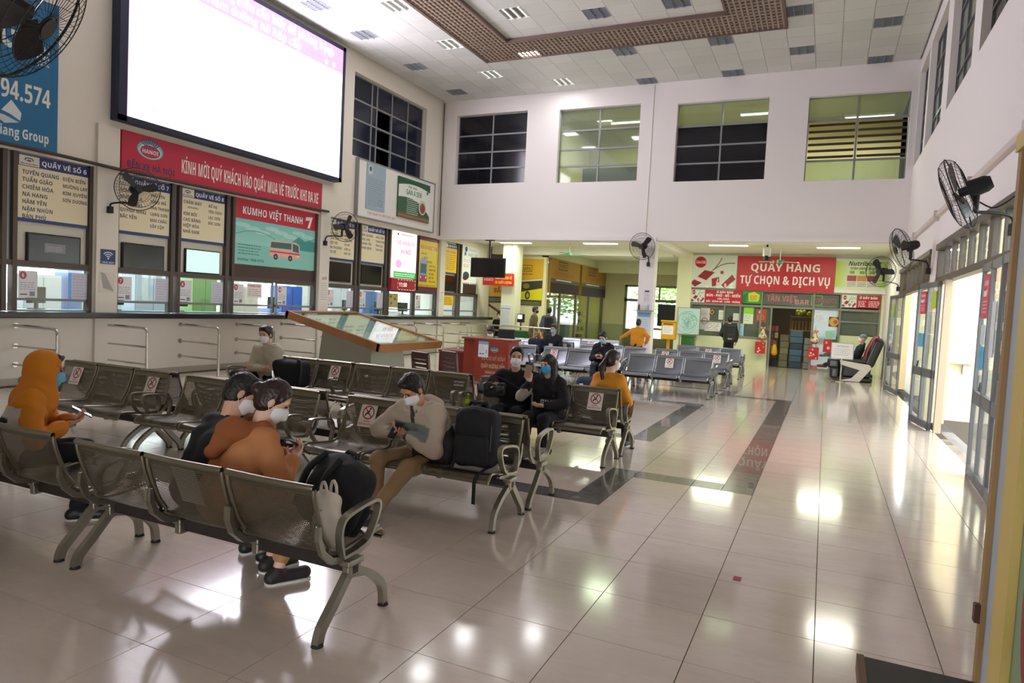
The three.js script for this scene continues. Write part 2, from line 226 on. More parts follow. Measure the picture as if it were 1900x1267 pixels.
// ceiling of metal panels
const ceiling = struct('ceiling', span(-12.5, 2.05, 8.55, 8.8, -20.4, 4.3), M.ceilBack);
{
  const lights = [[-11, -12.56, 0], [-11, -14.65, 0], [-11, -16.95, 0], [-11, -19.26, 0], [-9.22, -13.55, 1], [-9.22, -15.88, 1], [-9.22, -18.24, 1], [-7.42, -17.14, 1], [-7.42, -19.45, 1], [-6.87, -14.75, 1], [-5.08, -14.81, 0], [-5.08, -17.27, 0], [-5.08, -19.56, 0], [-3.28, -15.05, 0], [-2.74, -17.4, 0], [-2.74, -19.7, 0], [-0.97, -16.32, 0], [-0.97, -18.75, 0], [0.84, -17.64, 0], [0.84, -19.78, 0]];
  const px = (x) => Math.round((x + 0.39) / 0.6), pz = (z) => Math.round((z + 0.05) / 0.6), atX = (i) => -0.39 + i * 0.6, atZ = (k) => -0.05 + k * 0.6;
  const busy = new Set(lights.map(l => px(l[0]) + ',' + pz(l[1])));
  const ring = (x, z) => x > -8.95 && x < -1.25 && z > -16.95 && z < -8.5 && !(x > -7.82 && x < -2.42 && z > -15.8 && z < -9.6);
  const panelGeo = new THREE.BoxGeometry(0.592, 0.02, 0.592).translate(0, 8.46, 0), panelMats = [0xd6d6d1, 0xdadad6, 0xd2d3cf].map(c => mat(c, 0.55, 0.15)), rest = []; let n = 0;
  for (let k = -35; k <= 7; k++) for (let i = -20; i <= 3; i++) {
    const x = atX(i), z = atZ(k); if (busy.has(i + ',' + k) || ring(x, z) || z < -20.1 || x < -12.2 || x > 1.7) continue;
    if (z < -12 && n < 268) { n++; const o = part('ceiling_panel', panelGeo, panelMats[n % 3], ceiling); o.position.set(x, 0, z); } else rest.push(panelGeo.clone().translate(x, 0, z));
  }
  stuff(part('ceiling_panel', rest, panelMats[0], ceiling));
  // the slatted brown band
  const slats = [], brown = mat(0x9b8779, 0.6), rail = mat(0x6b5850, 0.6);
  for (let x = -8.9; x <= -1.28; x += 0.115) { const deep = x > -7.85 && x < -2.42; for (const [a, b] of deep ? [[-16.9, -15.8], [-9.6, -8.5]] : [[-16.9, -8.5]]) slats.push(span(x - 0.022, x + 0.022, 8.38, 8.47, a, b)); }
  const cross = []; for (let z = -16.9; z <= -8.5; z += 0.16) { const deep = z > -15.8 && z < -9.6; for (const [a, b] of deep ? [[-8.9, -7.82], [-2.42, -1.28]] : [[-8.9, -1.28]]) cross.push(span(a, b, 8.4, 8.46, z - 0.02, z + 0.02)); }
  stuff(part('brown_slats', slats, brown, ceiling)); stuff(part('cross_slats', cross, mat(0xbdb0a5, 0.6), ceiling));
  part('band_edge', [span(-8.95, -8.9, 8.36, 8.48, -16.95, -8.5), span(-1.28, -1.23, 8.36, 8.48, -16.95, -8.5), span(-8.95, -1.23, 8.36, 8.48, -16.95, -16.9), span(-7.83, -7.78, 8.36, 8.48, -15.8, -9.6), span(-2.46, -2.41, 8.36, 8.48, -15.8, -9.6), span(-7.83, -2.41, 8.36, 8.48, -15.82, -15.77)], rail, ceiling);
  part('band_back', span(-8.9, -1.28, 8.5, 8.53, -16.9, -8.5), mat(0x8c7f76, 0.9), ceiling);
  // recessed three-tube fittings
  const make = (on) => {
    const t = thing('ceiling_light', '', 'ceiling light'); t.position.y = 8.45;
    part('housing', [span(-0.29, 0.29, 0.06, 0.075, -0.29, 0.29), span(-0.295, -0.285, -0.005, 0.06, -0.29, 0.29), span(0.285, 0.295, -0.005, 0.06, -0.29, 0.29), span(-0.29, 0.29, -0.005, 0.06, -0.295, -0.285), span(-0.29, 0.29, -0.005, 0.06, 0.285, 0.295)], M.white, t);
    for (const x of [-0.19, 0, 0.19]) part('tube', cyl(0.016, 0.016, 0.54, 0, 0, 0, 10).rotateX(R90).translate(x, 0.03, 0), on ? M.tube : M.tubeOff, t);
    part('louvre', [...[-0.095, 0.095].map(x => span(x - 0.004, x + 0.004, -0.012, 0.045, -0.28, 0.28)), ...[-0.21, -0.14, -0.07, 0, 0.07, 0.14, 0.21].map(z => span(-0.28, 0.28, -0.012, 0.02, z - 0.003, z + 0.003))], on ? M.steel : mat(0x9fa4ac, 0.45, 0.5), t);
    return t;
  };
  const protos = {}, rows = [-19.2, -18.0, -16.9, -15.8, -14.5, -13.2, -12];
  const rowOf = (z) => rows.findIndex(r => z <= r);
  for (const [x, z, on] of lights) {
    const r = rowOf(z), vis = r >= 0, k = vis ? lights.filter(l => rowOf(l[1]) === r && l[0] < x).length : 0, lab = vis ? (on ? 'lit' : 'unlit') + ' louvre ceiling light, ' + ORD[k] + ' from left in the ' + ORD[r] + ' row off the back wall' : 'lit louvre ceiling light over the front seats', grp = 'louvre ceiling lights';
    if (!protos[on]) { const p = protos[on] = make(on); p.position.x = atX(px(x)); p.position.z = atZ(pz(z)); tag(p, lab, 'ceiling light', grp); } else copy(protos[on], [atX(px(x)), 8.45, atZ(pz(z))], 0, lab, grp);
    if (on) areaLamp(atX(px(x)), 8.425, atZ(pz(z)), 0.54, 0.54, LUM.hall);
  }
}
// ---------------------------------------------------------------- upper windows: frames with panes
function windowUnit(n, w, h, cols, rows, frameM, paneOf, opt = {}) {   // local: x right, y up, faces +z
  const g = structGroup('window_' + n), fw = opt.bar ?? 0.05, xs = opt.xs ?? Array.from({ length: cols + 1 }, (_, i) => i * w / cols), ys = opt.ys ?? Array.from({ length: rows + 1 }, (_, i) => i * h / rows);
  part('window_frame', [...xs.map(x => span(Math.max(0, x - fw / 2), Math.min(w, x + fw / 2), 0, h, -0.03, 0.03)), ...ys.map(y => span(0, w, Math.max(0, y - fw / 2), Math.min(h, y + fw / 2), -0.028, 0.028))], frameM, g);
  for (let i = 0; i < xs.length - 1; i++) for (let k = 0; k < ys.length - 1; k++) { const m = paneOf(i, k); if (m) part('pane', span(xs[i] + fw / 2, xs[i + 1] - fw / 2, ys[k] + fw / 2, ys[k + 1] - fw / 2, -0.006, 0.006), m, g); }
  return g;
}
{
  const yb = [0, 0.52, 1.04, 1.6, 2.22];
  const w1 = windowUnit(1, 2.56, 2.27, 2, 4, M.greyFrame, () => M.darkPane, { ys: [0, 0.53, 1.06, 1.62, 2.27] }); w1.position.set(-11.62, 5.69, -20.28);
  const w2 = windowUnit(2, 2.57, 2.26, 2, 4, M.greyFrame, () => M.glassGreen, { ys: [0, 0.53, 1.04, 1.62, 2.26] }); w2.position.set(-7.97, 5.64, -20.28);
  const w3 = windowUnit(3, 2.5, 2.24, 2, 4, M.greyFrame, (i, k) => k < 3 ? M.darkPane : M.glassGreen, { ys: [0, 0.53, 1.04, 1.6, 2.24] }); w3.position.set(-4.31, 5.57, -20.28);
  const w4 = windowUnit(4, 2.4, 2.24, 2, 3, M.greyFrame, (i, k) => k === 1 ? null : M.glassGreen, { ys: [0, 0.56, 1.62, 2.24] }); w4.position.set(-0.8, 5.48, -20.28);
  for (let k = 0; k < 6; k++) for (const x of [0.04, 1.24]) { const s = part('louvre_slat', box(1.12, 0.1, 0.012).rotateX(-0.75), mat(0x3c3b38, 0.4), w4); s.position.set(x + 0.56, 0.66 + k * 0.17, 0); }
  const w5 = windowUnit(5, 3.7, 2.25, 5, 4, M.greyFrame, (i, k) => (i === 2 && k < 3) ? null : M.bluePane, { xs: [0, 1.0, 1.25, 2.0, 2.85, 3.7], ys: [0, 0.5, 1.05, 1.6, 2.25] }); w5.position.set(-12.38, 5.69, -15.41); w5.rotation.y = R90;
  const rightPane = mat(0x8f9a8c, 0.06, 0, { phys: 1, transmission: 0.55, thickness: 0 });
  [[6, 20.05, 1.75], [7, 18.0, 2.4], [8, 14.9, 2.4], [9, 11.9, 2.6]].forEach(([n, u1, w]) => { const g = windowUnit(n, w, 2.35, 3, 4, M.aluDark, (i, k) => (n > 7 && i === 2 && k < 2) || (n === 9 && k < 3) ? M.brownPane : rightPane, { ys: [0, 0.58, 1.17, 1.76, 2.35] }); g.position.set(1.9, 5.75, -u1); g.rotation.y = -R90; });
}
// rooms behind the upper windows
{
  const green = plaster(0xb5ad84), dark = mat(0x1a1a1e, 0.9), room = (n, x0, x1, y0, y1, z0, z1, m, open) => { const t = 0.1, s = { x0: span(x0 - t, x0, y0, y1, z0, z1), x1: span(x1, x1 + t, y0, y1, z0, z1), z0: span(x0 - t, x1 + t, y0, y1, z0 - t, z0), z1: span(x0 - t, x1 + t, y0, y1, z1, z1 + t) }; delete s[open]; struct('wall_' + n, [...Object.values(s), span(x0 - t, x1 + t, y0 - t, y0, z0 - t, z1 + t), span(x0 - t, x1 + t, y1, y1 + t, z0 - t, z1 + t)], m); };
  room('upper_office', -8.4, 1.75, 4.9, 8.3, -24.4, -20.42, green, 'z1');
  room('upper_store', -12.3, -8.6, 4.9, 8.3, -22.4, -20.42, dark, 'z1');
  room('upper_left', -14.5, -12.52, 5.3, 8.3, -19.6, -15.0, mat(0x141a2c, 0.9), 'x1');
  room('upper_right', 2.06, 4.2, 5.3, 8.4, -20.3, -8.8, plaster(0x9aa287), 'x0');
  for (const [x, z, y] of [[-6.3, -22.2, 7.95], [-2.2, -22.4, 8.0], [0.75, -22.4, 7.7]]) { const t = thing('strip_light', x < -5 ? 'strip light glowing on the green office ceiling behind the second upper window' : x < -1 ? 'bright strip light seen through the top of the third upper window' : 'bright strip light seen through the rightmost back wall window', 'strip light', [x, y, z]); part('housing', box(1.3, 0.06, 0.14, 0, 0.05, 0), M.white, t); part('tube', box(1.25, 0.04, 0.1, 0, 0.0, 0), M.tube, t); areaLamp(x, y - 0.04, z, 1.25, 1.2, LUM.upper, 0xfffdea); }
  areaLamp(3.1, 8.3, -14.5, 0.5, 6, 2.2, 0xf4ffe6);
  for (const z of [-19.2, -17.2, -15.2]) { const t = thing('strip_light', 'strip light glowing behind the ' + (z < -19 ? 'farthest' : z < -17 ? 'second farthest' : 'third farthest') + ' upper right wall window', 'strip light', [3.6, 6.9 + (z + 19) * 0.12, z], 0, 'corridor strip lights'); part('tube', box(0.06, 0.06, 1.0), M.tube, t); part('housing', box(0.1, 0.05, 1.06, 0.05, 0.05, 0), M.white, t); }
  struct('partition', [span(-7.6, -5.2, 4.9, 6.35, -21.6, -21.5)], mat(0x3a3b44, 0.7));
  const c = thing('cabinet', 'green filing cabinet behind the rightmost back wall window', 'cabinet', [0.35, 4.9, -24.05]); part('carcass', box(0.95, 1.35, 0.5, 0, 0.675, 0), mat(0x8f9b84, 0.5), c); part('door', box(0.44, 1.25, 0.02, -0.23, 0.67, 0.26), mat(0x97a38b, 0.5), c); part('door', box(0.44, 1.25, 0.02, 0.23, 0.67, 0.26), mat(0x97a38b, 0.5), c);
  const sh = thing('shelving', 'dark shelving with red boxes behind the open sash of the left upper window', 'shelving', [-13.3, 5.3, -17.3]); for (let k = 0; k < 4; k++) part('shelf', box(0.5, 0.03, 1.2, 0, 0.6 + k * 0.52, 0), mat(0x5b5560, 0.6), sh);
  for (const z of [-0.6, 0.6]) part('post', box(0.4, 2.4, 0.04, 0, 1.2, z), mat(0x3a3842, 0.6), sh);
  const rb = canvasTex(128, 96, (x) => { fill(x, '#b3231f', 0, 0, 128, 96); vtext(x, 'MAI', 20, 66, 52, '#f3c02c', { fit: 88 }); });
  const b1 = add('carton', printBox(0.6, 0.42, 0.3), printMat(rb)); b1.position.set(-13.02, 7.71, -17.35); b1.rotation.y = R90; tag(b1, 'red carton with yellow lettering on the top shelf behind the left upper window', 'carton');
  const b2 = add('carton', rbox(0.28, 0.16, 0.4, 0.01, -13.2, 6.56, -17.0), mat(0xc23b24, 0.6)); tag(b2, 'small red carton on the lower shelf behind the left upper window', 'carton');
}
// ---------------------------------------------------------------- ticket counter along the left wall
const counter = struct('trim_counter', rbox(0.42, 0.1, 28.2, 0.015, -12.13, 1.185, -10.0), M.stone);
struct('baseboard_left', span(-12.2, -12.185, 0, 0.12, -24.2, 4), mat(0xb9ad9c, 0.4));
// ticket windows: [left, right] depths of each bay, window number, papers
let winNo = 10;
const bayBack = mat(0xe9e4d4, 0.6);
function ticketWindow(z0, z1) {
  const w = z1 - z0, g = windowUnit(winNo++, w, 0.76, 1, 2, M.greyFrame, () => M.glass, { ys: [0, 0.2, 0.76], bar: 0.045 });
  g.position.set(-12.3, 1.24, -z0); g.rotation.y = R90; return g;
}
const mullions = [], bays = [[5.2, 6.62], [6.86, 8.1], [8.6, 9.78], [9.98, 11.17], [11.4, 12.68], [12.78, 14.12], [14.57, 15.78], [16.0, 17.22], [17.45, 18.8], [18.98, 20.26], [20.68, 21.66], [21.95, 23.28]];
bays.forEach(b => ticketWindow(...b));
const front = structGroup('trim_ticket_front');
part('transom', span(-12.36, -12.24, 2.0, 2.09, -8.12, -5.1), M.brownAlu, front); part('transom', span(-12.36, -12.24, 2.0, 2.09, -14.15, -8.58), M.brownAlu, front); part('transom', span(-12.36, -12.24, 2.0, 2.09, -20.28, -14.55), M.brownAlu, front); part('transom', span(-12.36, -12.24, 2.0, 2.09, -23.3, -20.66), M.brownAlu, front);
for (const z of [5.14, 6.66, 6.82, 8.1, 8.6, 9.8, 9.97, 11.2, 11.38, 14.12, 14.58, 15.8, 15.98, 17.24, 17.44, 18.9, 20.26, 20.68, 21.68, 21.92, 23.28]) part('mullion', span(-12.37, -12.23, 1.24, 3.87, -z - 0.035, -z + 0.035), M.brownAlu, front);
for (const [a, b] of [[6.7, 6.78], [9.84, 9.93], [11.24, 11.34], [15.84, 15.94], [17.28, 17.4], [21.72, 21.88]]) part('mullion_face', span(-12.35, -12.3, 2.0, 3.87, -b, -a), M.alu, front);
for (const [a, b] of [[5.2, 6.62], [6.86, 8.1], [8.6, 9.78], [9.98, 11.17], [11.4, 14.12], [14.6, 15.78], [16, 17.22], [17.45, 20.26], [20.7, 21.66], [21.95, 23.28]]) part('infill_panel', span(-12.36, -12.33, 2.08, 3.87, -b, -a), bayBack, front);
const NAVY = '#243a78', BOARD = '#efe2bf';
function boardTex(no, left, right, opt = {}) {
  return canvasTex(480, 420, (x, w, h) => {
    fill(x, BOARD, 0, 0, w, h); fill(x, NAVY, 0, 0, w, 72); fill(x, '#efe9dc', 8, 6, 128, 62); oval(x, 70, 30, 30, 13, '#2c7f86'); oval(x, 70, 33, 22, 9, '#efe9dc'); oval(x, 70, 36, 14, 6, '#b7434b'); vtext(x, 'BẾN XE MỸ ĐÌNH', 16, 62, 13, NAVY, { fit: 108 });
    if (no) vtext(x, 'QUẦY VÉ SỐ ' + no, 150, 54, 42, '#fff', { fit: 312, edge: '#16244f', edgeW: 0.06 });
    fill(x, NAVY, 0, h - 22, w, 22); fill(x, NAVY, w - 8, 70, 8, h - 70);
    left.forEach((s, i) => vtext(x, s, 28, 122 + i * 46, 36, '#3a4256', { max: 240 })); right.forEach((s, i) => vtext(x, s, 292, 122 + i * 46, 32, '#3a4256', { max: 176 }));
    if (opt.extra) opt.extra(x);
  });
}
const boards = [
  [5.2, 6.6, '5', ['', '', ''], ['', '', '', ''], 'ticket board of counter 5 cut by the left picture edge'],
  [6.87, 8.07, '6', ['TUYÊN QUANG', 'TUẦN GIÁO', 'CHIÊM HÓA', 'NA HANG', 'HÀM YÊN', 'NẬM NHÙN', 'BẢN PHỦ'], ['ĐIỆN BIÊN', 'MƯỜNG LAY', 'KIM XUYÊN', 'SƠN DƯƠNG'], 'cream destination board over the leftmost full ticket window, starting TUYÊN QUANG'],
  [8.6, 9.76, '7', ['SƠN LA', 'MƯỜNG LA', 'MỘC CHÂU', 'QUỲNH NHAI', 'BẮC YÊN'], ['PHÙ YÊN', 'SÔNG MÃ', 'TÂN THANH', 'LẠNG SƠN', 'MAI CHÂU', 'SỐP CỘP'], 'cream destination board behind the first wall fan, listing MỘC CHÂU'],
  [10.0, 11.15, '8', ['CHĂM MÁT', '', 'KIM BÔI', 'CAO BẰNG', 'HIỆP HÒA', 'NHÃ NAM'], ['BỐ HẠ', 'YÊN THỦY', 'LẠC SƠN', 'BẮC SƠN'], 'cream destination board over the mint green monitor, starting CHĂM MÁT'],
  [14.6, 15.75, '11', ['LÀO CAI', 'YÊN BÁI', 'CẨM PHẢ', 'VIỆT TRÌ', 'ẤM THƯỢNG', 'CHI NÊ'], ['LÂM HÀ', 'KIM SƠN', 'THỌ SƠN', 'HÀ NÊ', 'SƠN LA', 'BẮC HÀ'], 'cream destination board behind the second wall fan'],
  [16.0, 17.2, '12', ['BẮC QUANG', 'SÓC SƠN', 'HƯNG YÊN', 'NAM ĐỊNH'], ['PHÚC YÊN', 'THANH SƠN', 'VĨNH LẠC', 'TAM ĐẢO'], 'cream destination board just left of the lit white poster'],
];
for (const [a, b, no, l, r, lab] of boards) onLeft('ticket_board', lab, 'sign', -a, -b, 2.74, 3.85, boardTex(no, l, r, no === '8' ? { extra: (x) => vtext(x, '(HÒA BÌNH)', 70, 156, 20, '#3a4256') } : {}), 0.03, -12.3, { group: 'destination boards over the ticket windows' });
onLeft('ticket_board', 'narrow yellow ticket board with a navy heading right of the third pilaster', 'sign', -20.72, -21.64, 2.75, 3.82, canvasTex(256, 300, (x, w, h) => { fill(x, '#f4c71e', 0, 0, w, h); fill(x, NAVY, 0, 0, w, 46); fill(x, '#eee', 6, 6, 60, 34); vtext(x, 'QUẦY VÉ SỐ 15', 74, 34, 24, '#fff', { fit: 170 }); vtext(x, 'MỘC CHÂU', 22, 92, 32, '#b4341f', { fit: 205 }); lines(x, 18, 112, 215, 8, 20, '#5a4a1c', 5); fill(x, NAVY, 0, h - 14, w, 14); }), 0.03, -12.3);
// monitors under the boards
function monitor(z0, z1, y0, y1, label, face = M.blackGloss, x = -12.3) {
  const w = Math.abs(z1 - z0), h = y1 - y0, t = thing('monitor', label, 'monitor', [x, y0, (z0 + z1) / 2], R90);
  part('casing', rbox(w, h, 0.06, 0.012, 0, h / 2, 0), M.black, t); part('screen', box(w - 0.05, h - 0.05, 0.004, 0, h / 2, 0.031), face, t); part('bracket', box(w * 0.3, h * 0.3, 0.06, 0, h / 2, -0.05), M.black, t); return t;
}
const screenGrey = mat(0x3c3d42, 0.22);
const m6 = monitor(-7.03, -7.94, 2.07, 2.57, 'dark grey monitor under the board of counter 6', screenGrey); { const o = part('notice', printBox(0.36, 0.16, 0.004), printMat(canvasTex(180, 80, (x) => { fill(x, '#8d9296', 0, 0, 180, 80); lines(x, 20, 26, 140, 4, 12, '#e6e6e6', 3); })), m6); o.position.set(0, 0.26, 0.035); }
monitor(-8.74, -9.65, 2.07, 2.58, 'black monitor with a red standby light under the board of counter 7'); monitor(-10.15, -11.05, 2.09, 2.6, 'lit mint green monitor under the board of counter 8', mat(0xbfe8cf, 0.3, 0, { emissive: 0xaef0cc, emissiveIntensity: 0.55 }));
monitor(-14.66, -15.64, 2.15, 2.69, 'black monitor below the board behind the second wall fan'); monitor(-16.12, -17.1, 2.15, 2.71, 'black monitor just left of the lit white poster'); monitor(-20.74, -21.6, 2.13, 2.7, 'black monitor under the narrow yellow ticket board');
// posters of the bus lines
const bus = (x, cx, cy, s, body, glassC, stripe) => { x.save(); x.translate(cx, cy); x.scale(s, s); poly(x, [[-100, -34], [-92, -48], [70, -52], [96, -40], [100, 30], [-100, 30]], body); poly(x, [[-92, -40], [40, -44], [40, -14], [-96, -12]], glassC); poly(x, [[48, -44], [88, -38], [92, -2], [50, -6]], glassC); fill(x, stripe, -100, 2, 198, 8); for (const a of [-62, 34]) { disc(x, a, 30, 14, '#2a2a2e'); disc(x, a, 30, 6, '#9a9a9a'); } fill(x, '#f7ecd0', 78, 14, 18, 7); x.restore(); };
onLeft('poster', 'red and teal KUMHO VIỆT THANH poster showing a coach', 'poster', -11.42, -14.1, 2.38, 3.93, canvasTex(700, 420, (x, w, h) => { fill(x, '#c9273f', 0, 0, w, h * 0.33); const g = x.createLinearGradient(0, h * 0.33, 0, h); g.addColorStop(0, '#7fcfc4'); g.addColorStop(0.6, '#a9e0d6'); g.addColorStop(1, '#63bcb0'); x.fillStyle = g; x.fillRect(0, h * 0.33, w, h); poly(x, [[430, 270], [540, 200], [600, 225], [700, 190], [700, 300], [430, 300]], '#3f9a94'); fill(x, '#8fd2c6', 0, 290, w, 130); for (let i = 0; i < 9; i++) oval(x, 60 + i * 80, 175 + (i % 3) * 16, 60, 14, 'rgba(255,255,255,.35)'); x.strokeStyle = '#5fae9f'; x.lineWidth = 5; x.beginPath(); x.moveTo(0, 240); x.quadraticCurveTo(160, 170, 330, 240); x.stroke(); bus(x, 420, 310, 1.35, '#f3b8a6', '#2f6f74', '#c8566a'); vtext(x, 'KUMHO VIỆT THANH', 55, 108, 66, '#fff', { fit: 520, edge: '#7b1020', edgeW: 0.1 }); poly(x, [[600, 54], [668, 46], [640, 128], [618, 128], [638, 72], [598, 80]], '#fff'); lines(x, 30, 296, 180, 4, 18, '#2b6f70', 5); vtext(x, 'Hotline: 1900 6772', 26, 398, 24, '#2d5f66'); }), 0.04, -12.3);
struct('trim_kumho_base', span(-12.3, -12.26, 2.08, 2.37, -14.1, -11.42), mat(0x4b3430, 0.5));
const litTex = canvasTex(300, 340, (x, w, h) => { fill(x, '#f4f2f4', 0, 0, w, h); disc(x, 40, 24, 9, '#444'); lines(x, 80, 20, 180, 1, 10, '#888', 6); vtext(x, 'XE KHÁCH', 34, 100, 46, '#d98fb4', { fit: 232 }); vtext(x, 'HÀ NỘI', 84, 162, 44, '#c76aa0', { fit: 140 }); oval(x, 60, 240, 40, 30, '#d8a6d6'); lines(x, 110, 206, 160, 5, 16, '#b9b2c4', 5); fill(x, '#35a843', 0, 296, w, 44); lines(x, 12, 308, 276, 2, 14, '#dff5df', 6); });
const lit = onLeft('poster', 'brightly lit white and green backlit bus poster above the LED sign', 'poster', -17.64, -18.88, 2.43, 3.88, litTex, 0.08, -12.3, { extra: { emissiveMap: litTex, emissive: 0xffffff, emissiveIntensity: 0.4 } });
const ledTex = canvasTex(280, 90, (x, w, h) => { fill(x, '#7d1320', 0, 0, w, h); x.strokeStyle = '#f4c3c0'; x.lineWidth = 5; x.setLineDash([18, 14]); x.strokeRect(70, 8, 200, 74); x.setLineDash([]); vtext(x, '11:00', 82, 60, 44, '#ffe9d8', { fit: 92 }); });
const ledSign = onLeft('led_sign', 'dark red LED sign with a dashed border under the lit poster', 'sign', -17.44, -18.8, 2.03, 2.4, ledTex, 0.1, -12.24, { extra: { emissiveMap: ledTex, emissive: 0xffffff, emissiveIntensity: 0.35 } });
onLeft('poster', 'tall yellow bus poster with the front of a purple coach', 'poster', -19.06, -20.25, 2.08, 3.9, canvasTex(330, 500, (x, w, h) => { fill(x, '#e3cb2a', 0, 0, w, h); fill(x, '#6b2347', 0, 0, w, 44); fill(x, '#6b2347', 0, h - 38, w, 38); vtext(x, 'HÒA XE NGỌC TÙNG', 14, 122, 50, '#c2352b', { fit: 300 }); x.save(); x.translate(78, 330); poly(x, [[-62, -100], [-40, -130], [40, -130], [62, -100], [66, 90], [-66, 90]], '#9aa1c6'); poly(x, [[-52, -76], [52, -76], [50, 10], [-50, 10]], '#3e6a80'); fill(x, '#b04a78', -62, 30, 124, 60); disc(x, -44, 48, 10, '#ffe9a8'); disc(x, 44, 48, 10, '#ffe9a8'); x.restore(); for (let i = 0; i < 8; i++) vtext(x, ['LÀO CAI', 'SA PA', 'YÊN BÁI', 'PHÚ THỌ', 'VĨNH YÊN', 'HÀ NỘI', 'BẮC HÀ', 'TÂN UYÊN'][i], i < 3 ? 30 + i * 50 : 176, 170 + i * 36, 24, '#4d3a14', { max: 140 }); lines(x, 14, 446, 300, 1, 10, '#7c5510', 8); }), 0.04, -12.26);
onLeft('poster', 'tall white poster with the phone number 1900 6199', 'poster', -21.95, -23.3, 2.1, 3.95, canvasTex(340, 460, (x, w, h) => { fill(x, '#e9ebe8', 0, 0, w, h); disc(x, 70, 56, 24, '#3956a5'); disc(x, 56, 98, 18, '#4a6cb4'); vtext(x, 'Trung tâm', 120, 66, 30, '#8b98bd', { style: '' }); vtext(x, 'PHÚC LỘC', 112, 118, 40, '#7f92b8', { fit: 190 }); lines(x, 24, 150, 290, 2, 16, '#9fa5b5', 4); vtext(x, 'VÉ XE', 26, 222, 40, '#d9a1ad'); oval(x, 86, 296, 60, 36, '#32505c'); oval(x, 70, 318, 46, 22, '#4b3436'); vtext(x, '1900 6199', 22, 406, 60, '#4d5560', { fit: 280 }); lines(x, 24, 424, 280, 1, 12, '#90949b', 5); }), 0.04, -12.26);
struct('trim_poster_base', span(-12.22, -12.2, 2.1, 2.45, -23.1, -22.1), mat(0x3b2a27, 0.5));
// red banner, the big LED screen, the teal advertisement
const crest = (x, cx, cy, s, c1 = '#55c3cf', c2 = '#b33b56', c3 = '#e9d7cf') => { x.save(); x.translate(cx, cy); x.scale(s, s); oval(x, 0, 0, 60, 38, c1); oval(x, 0, 4, 52, 31, c3); oval(x, 0, 6, 46, 26, c2); for (let i = -4; i <= 4; i++) { x.save(); x.rotate(i * 0.24); fill(x, '#26437e', -2, -50, 4, 26); x.restore(); } vtext(x, 'HANOI', -38, 16, 24, '#e5eef5', { fit: 76 }); x.restore(); };
onLeft('banner', 'long red banner with white lettering and a crest under the big screen', 'banner', -8.6, -14.17, 3.92, 4.66, canvasTex(1600, 220, (x, w, h) => { fill(x, '#c32645', 0, 0, w, h); crest(x, 170, 78, 1.35); vtext(x, 'BẾN XE HÀ NỘI', 30, 196, 50, '#2b2f5e', { fit: 300 }); vtext(x, 'KÍNH MỜI QUÝ KHÁCH VÀO QUẦY MUA VÉ TRƯỚC KHI RA XE', 372, 162, 112, '#f5ece2', { fit: 1190, edge: '#7a1129', edgeW: 0.05 }); }), 0.05, -12.2);
{
  const t = thing('led_screen', 'huge overexposed white LED video screen with a lilac heading high on the left wall', 'screen', [-12.2, 4.78, -11.54], R90);
  part('cabinet', rbox(6.3, 3.5, 0.22, 0.02, 0, 1.75, 0.11), mat(0x2c3350, 0.5, 0.2), t); part('bezel', [box(6.3, 0.1, 0.03, 0, 0.05, 0.23), box(6.3, 0.1, 0.03, 0, 3.45, 0.23), box(0.16, 3.5, 0.03, -3.07, 1.75, 0.23), box(0.1, 3.5, 0.03, 3.1, 1.75, 0.23)], mat(0x262c44, 0.45, 0.2), t);
  const tex = canvasTex(1200, 640, (x, w, h) => { fill(x, '#ffffff', 0, 0, w, h); poly(x, [[0, 0], [w, 0], [w, 118], [0, 118]], '#dc9be6'); vtext(x, 'Những điều cần biết để phòng bệnh', 330, 52, 54, '#fff', { fit: 800 }); vtext(x, 'viêm đường hô hấp cấp', 330, 104, 50, '#fff', { fit: 560 }); vtext(x, 'DO VIRUS CORONA MỚI', 250, 150, 36, '#f2d2f6', { fit: 420 }); for (const [a, b, r] of [[1100, 50, 16], [1130, 92, 12], [1072, 96, 12]]) disc(x, a, b, r, '#fff'); for (const [a, b, r] of [[70, 140, 12], [110, 586, 14], [500, 600, 20], [1080, 596, 14], [1140, 560, 10], [1100, 200, 8]]) disc(x, a, b, r, '#eec6f2'); oval(x, 170, 220, 44, 60, '#e9e2f8'); lines(x, 180, 330, 60, 3, 14, '#ded6ea', 5); fill(x, '#d6ecf8', 160, 440, 110, 8); fill(x, '#d6ecf8', 170, 462, 110, 8); });
  const o = part('screen', printBox(6.02, 3.3, 0.02), mat(0xffffff, 0.5, 0, { map: tex, emissiveMap: tex, emissive: 0xffffff, emissiveIntensity: 0.62 }), t); o.position.set(0.03, 1.75, 0.232);
  areaLamp(-11.94, 6.53, -11.54, 6.0, 3.3, LUM.screen, 0xf7f1ff, [1, 0, 0]);
}
onLeft('poster', 'large teal advertisement board at the left picture edge with the number ending 94.574', 'poster', -4.4, -7.42, 3.94, 6.4, canvasTex(620, 500, (x, w, h) => { fill(x, '#1c6f9e', 0, 0, w, h); vtext(x, 'THÔNG', 90, 190, 150, '#dfe8ea', { fit: 420 }); vtext(x, 'điện', 546, 172, 26, '#e6eef0', { fit: 44 }); vtext(x, 'toàn', 546, 194, 26, '#e6eef0', { fit: 44 }); vtext(x, 'quốc', 546, 216, 26, '#e6eef0', { fit: 44 }); vtext(x, '0984.94.574', 306, 352, 84, '#e9e6df', { fit: 290 }); x.save(); x.translate(440, 396); poly(x, [[0, 0], [30, -40], [62, -4], [58, 22], [30, 8]], '#dfe6e6'); poly(x, [[-40, 10], [10, 14], [56, 28], [10, 40]], '#c8d6da'); x.restore(); vtext(x, 'Hoàng Giang Group', 316, 474, 44, '#e9e6df', { fit: 276 }); }), 0.06, -12.2);
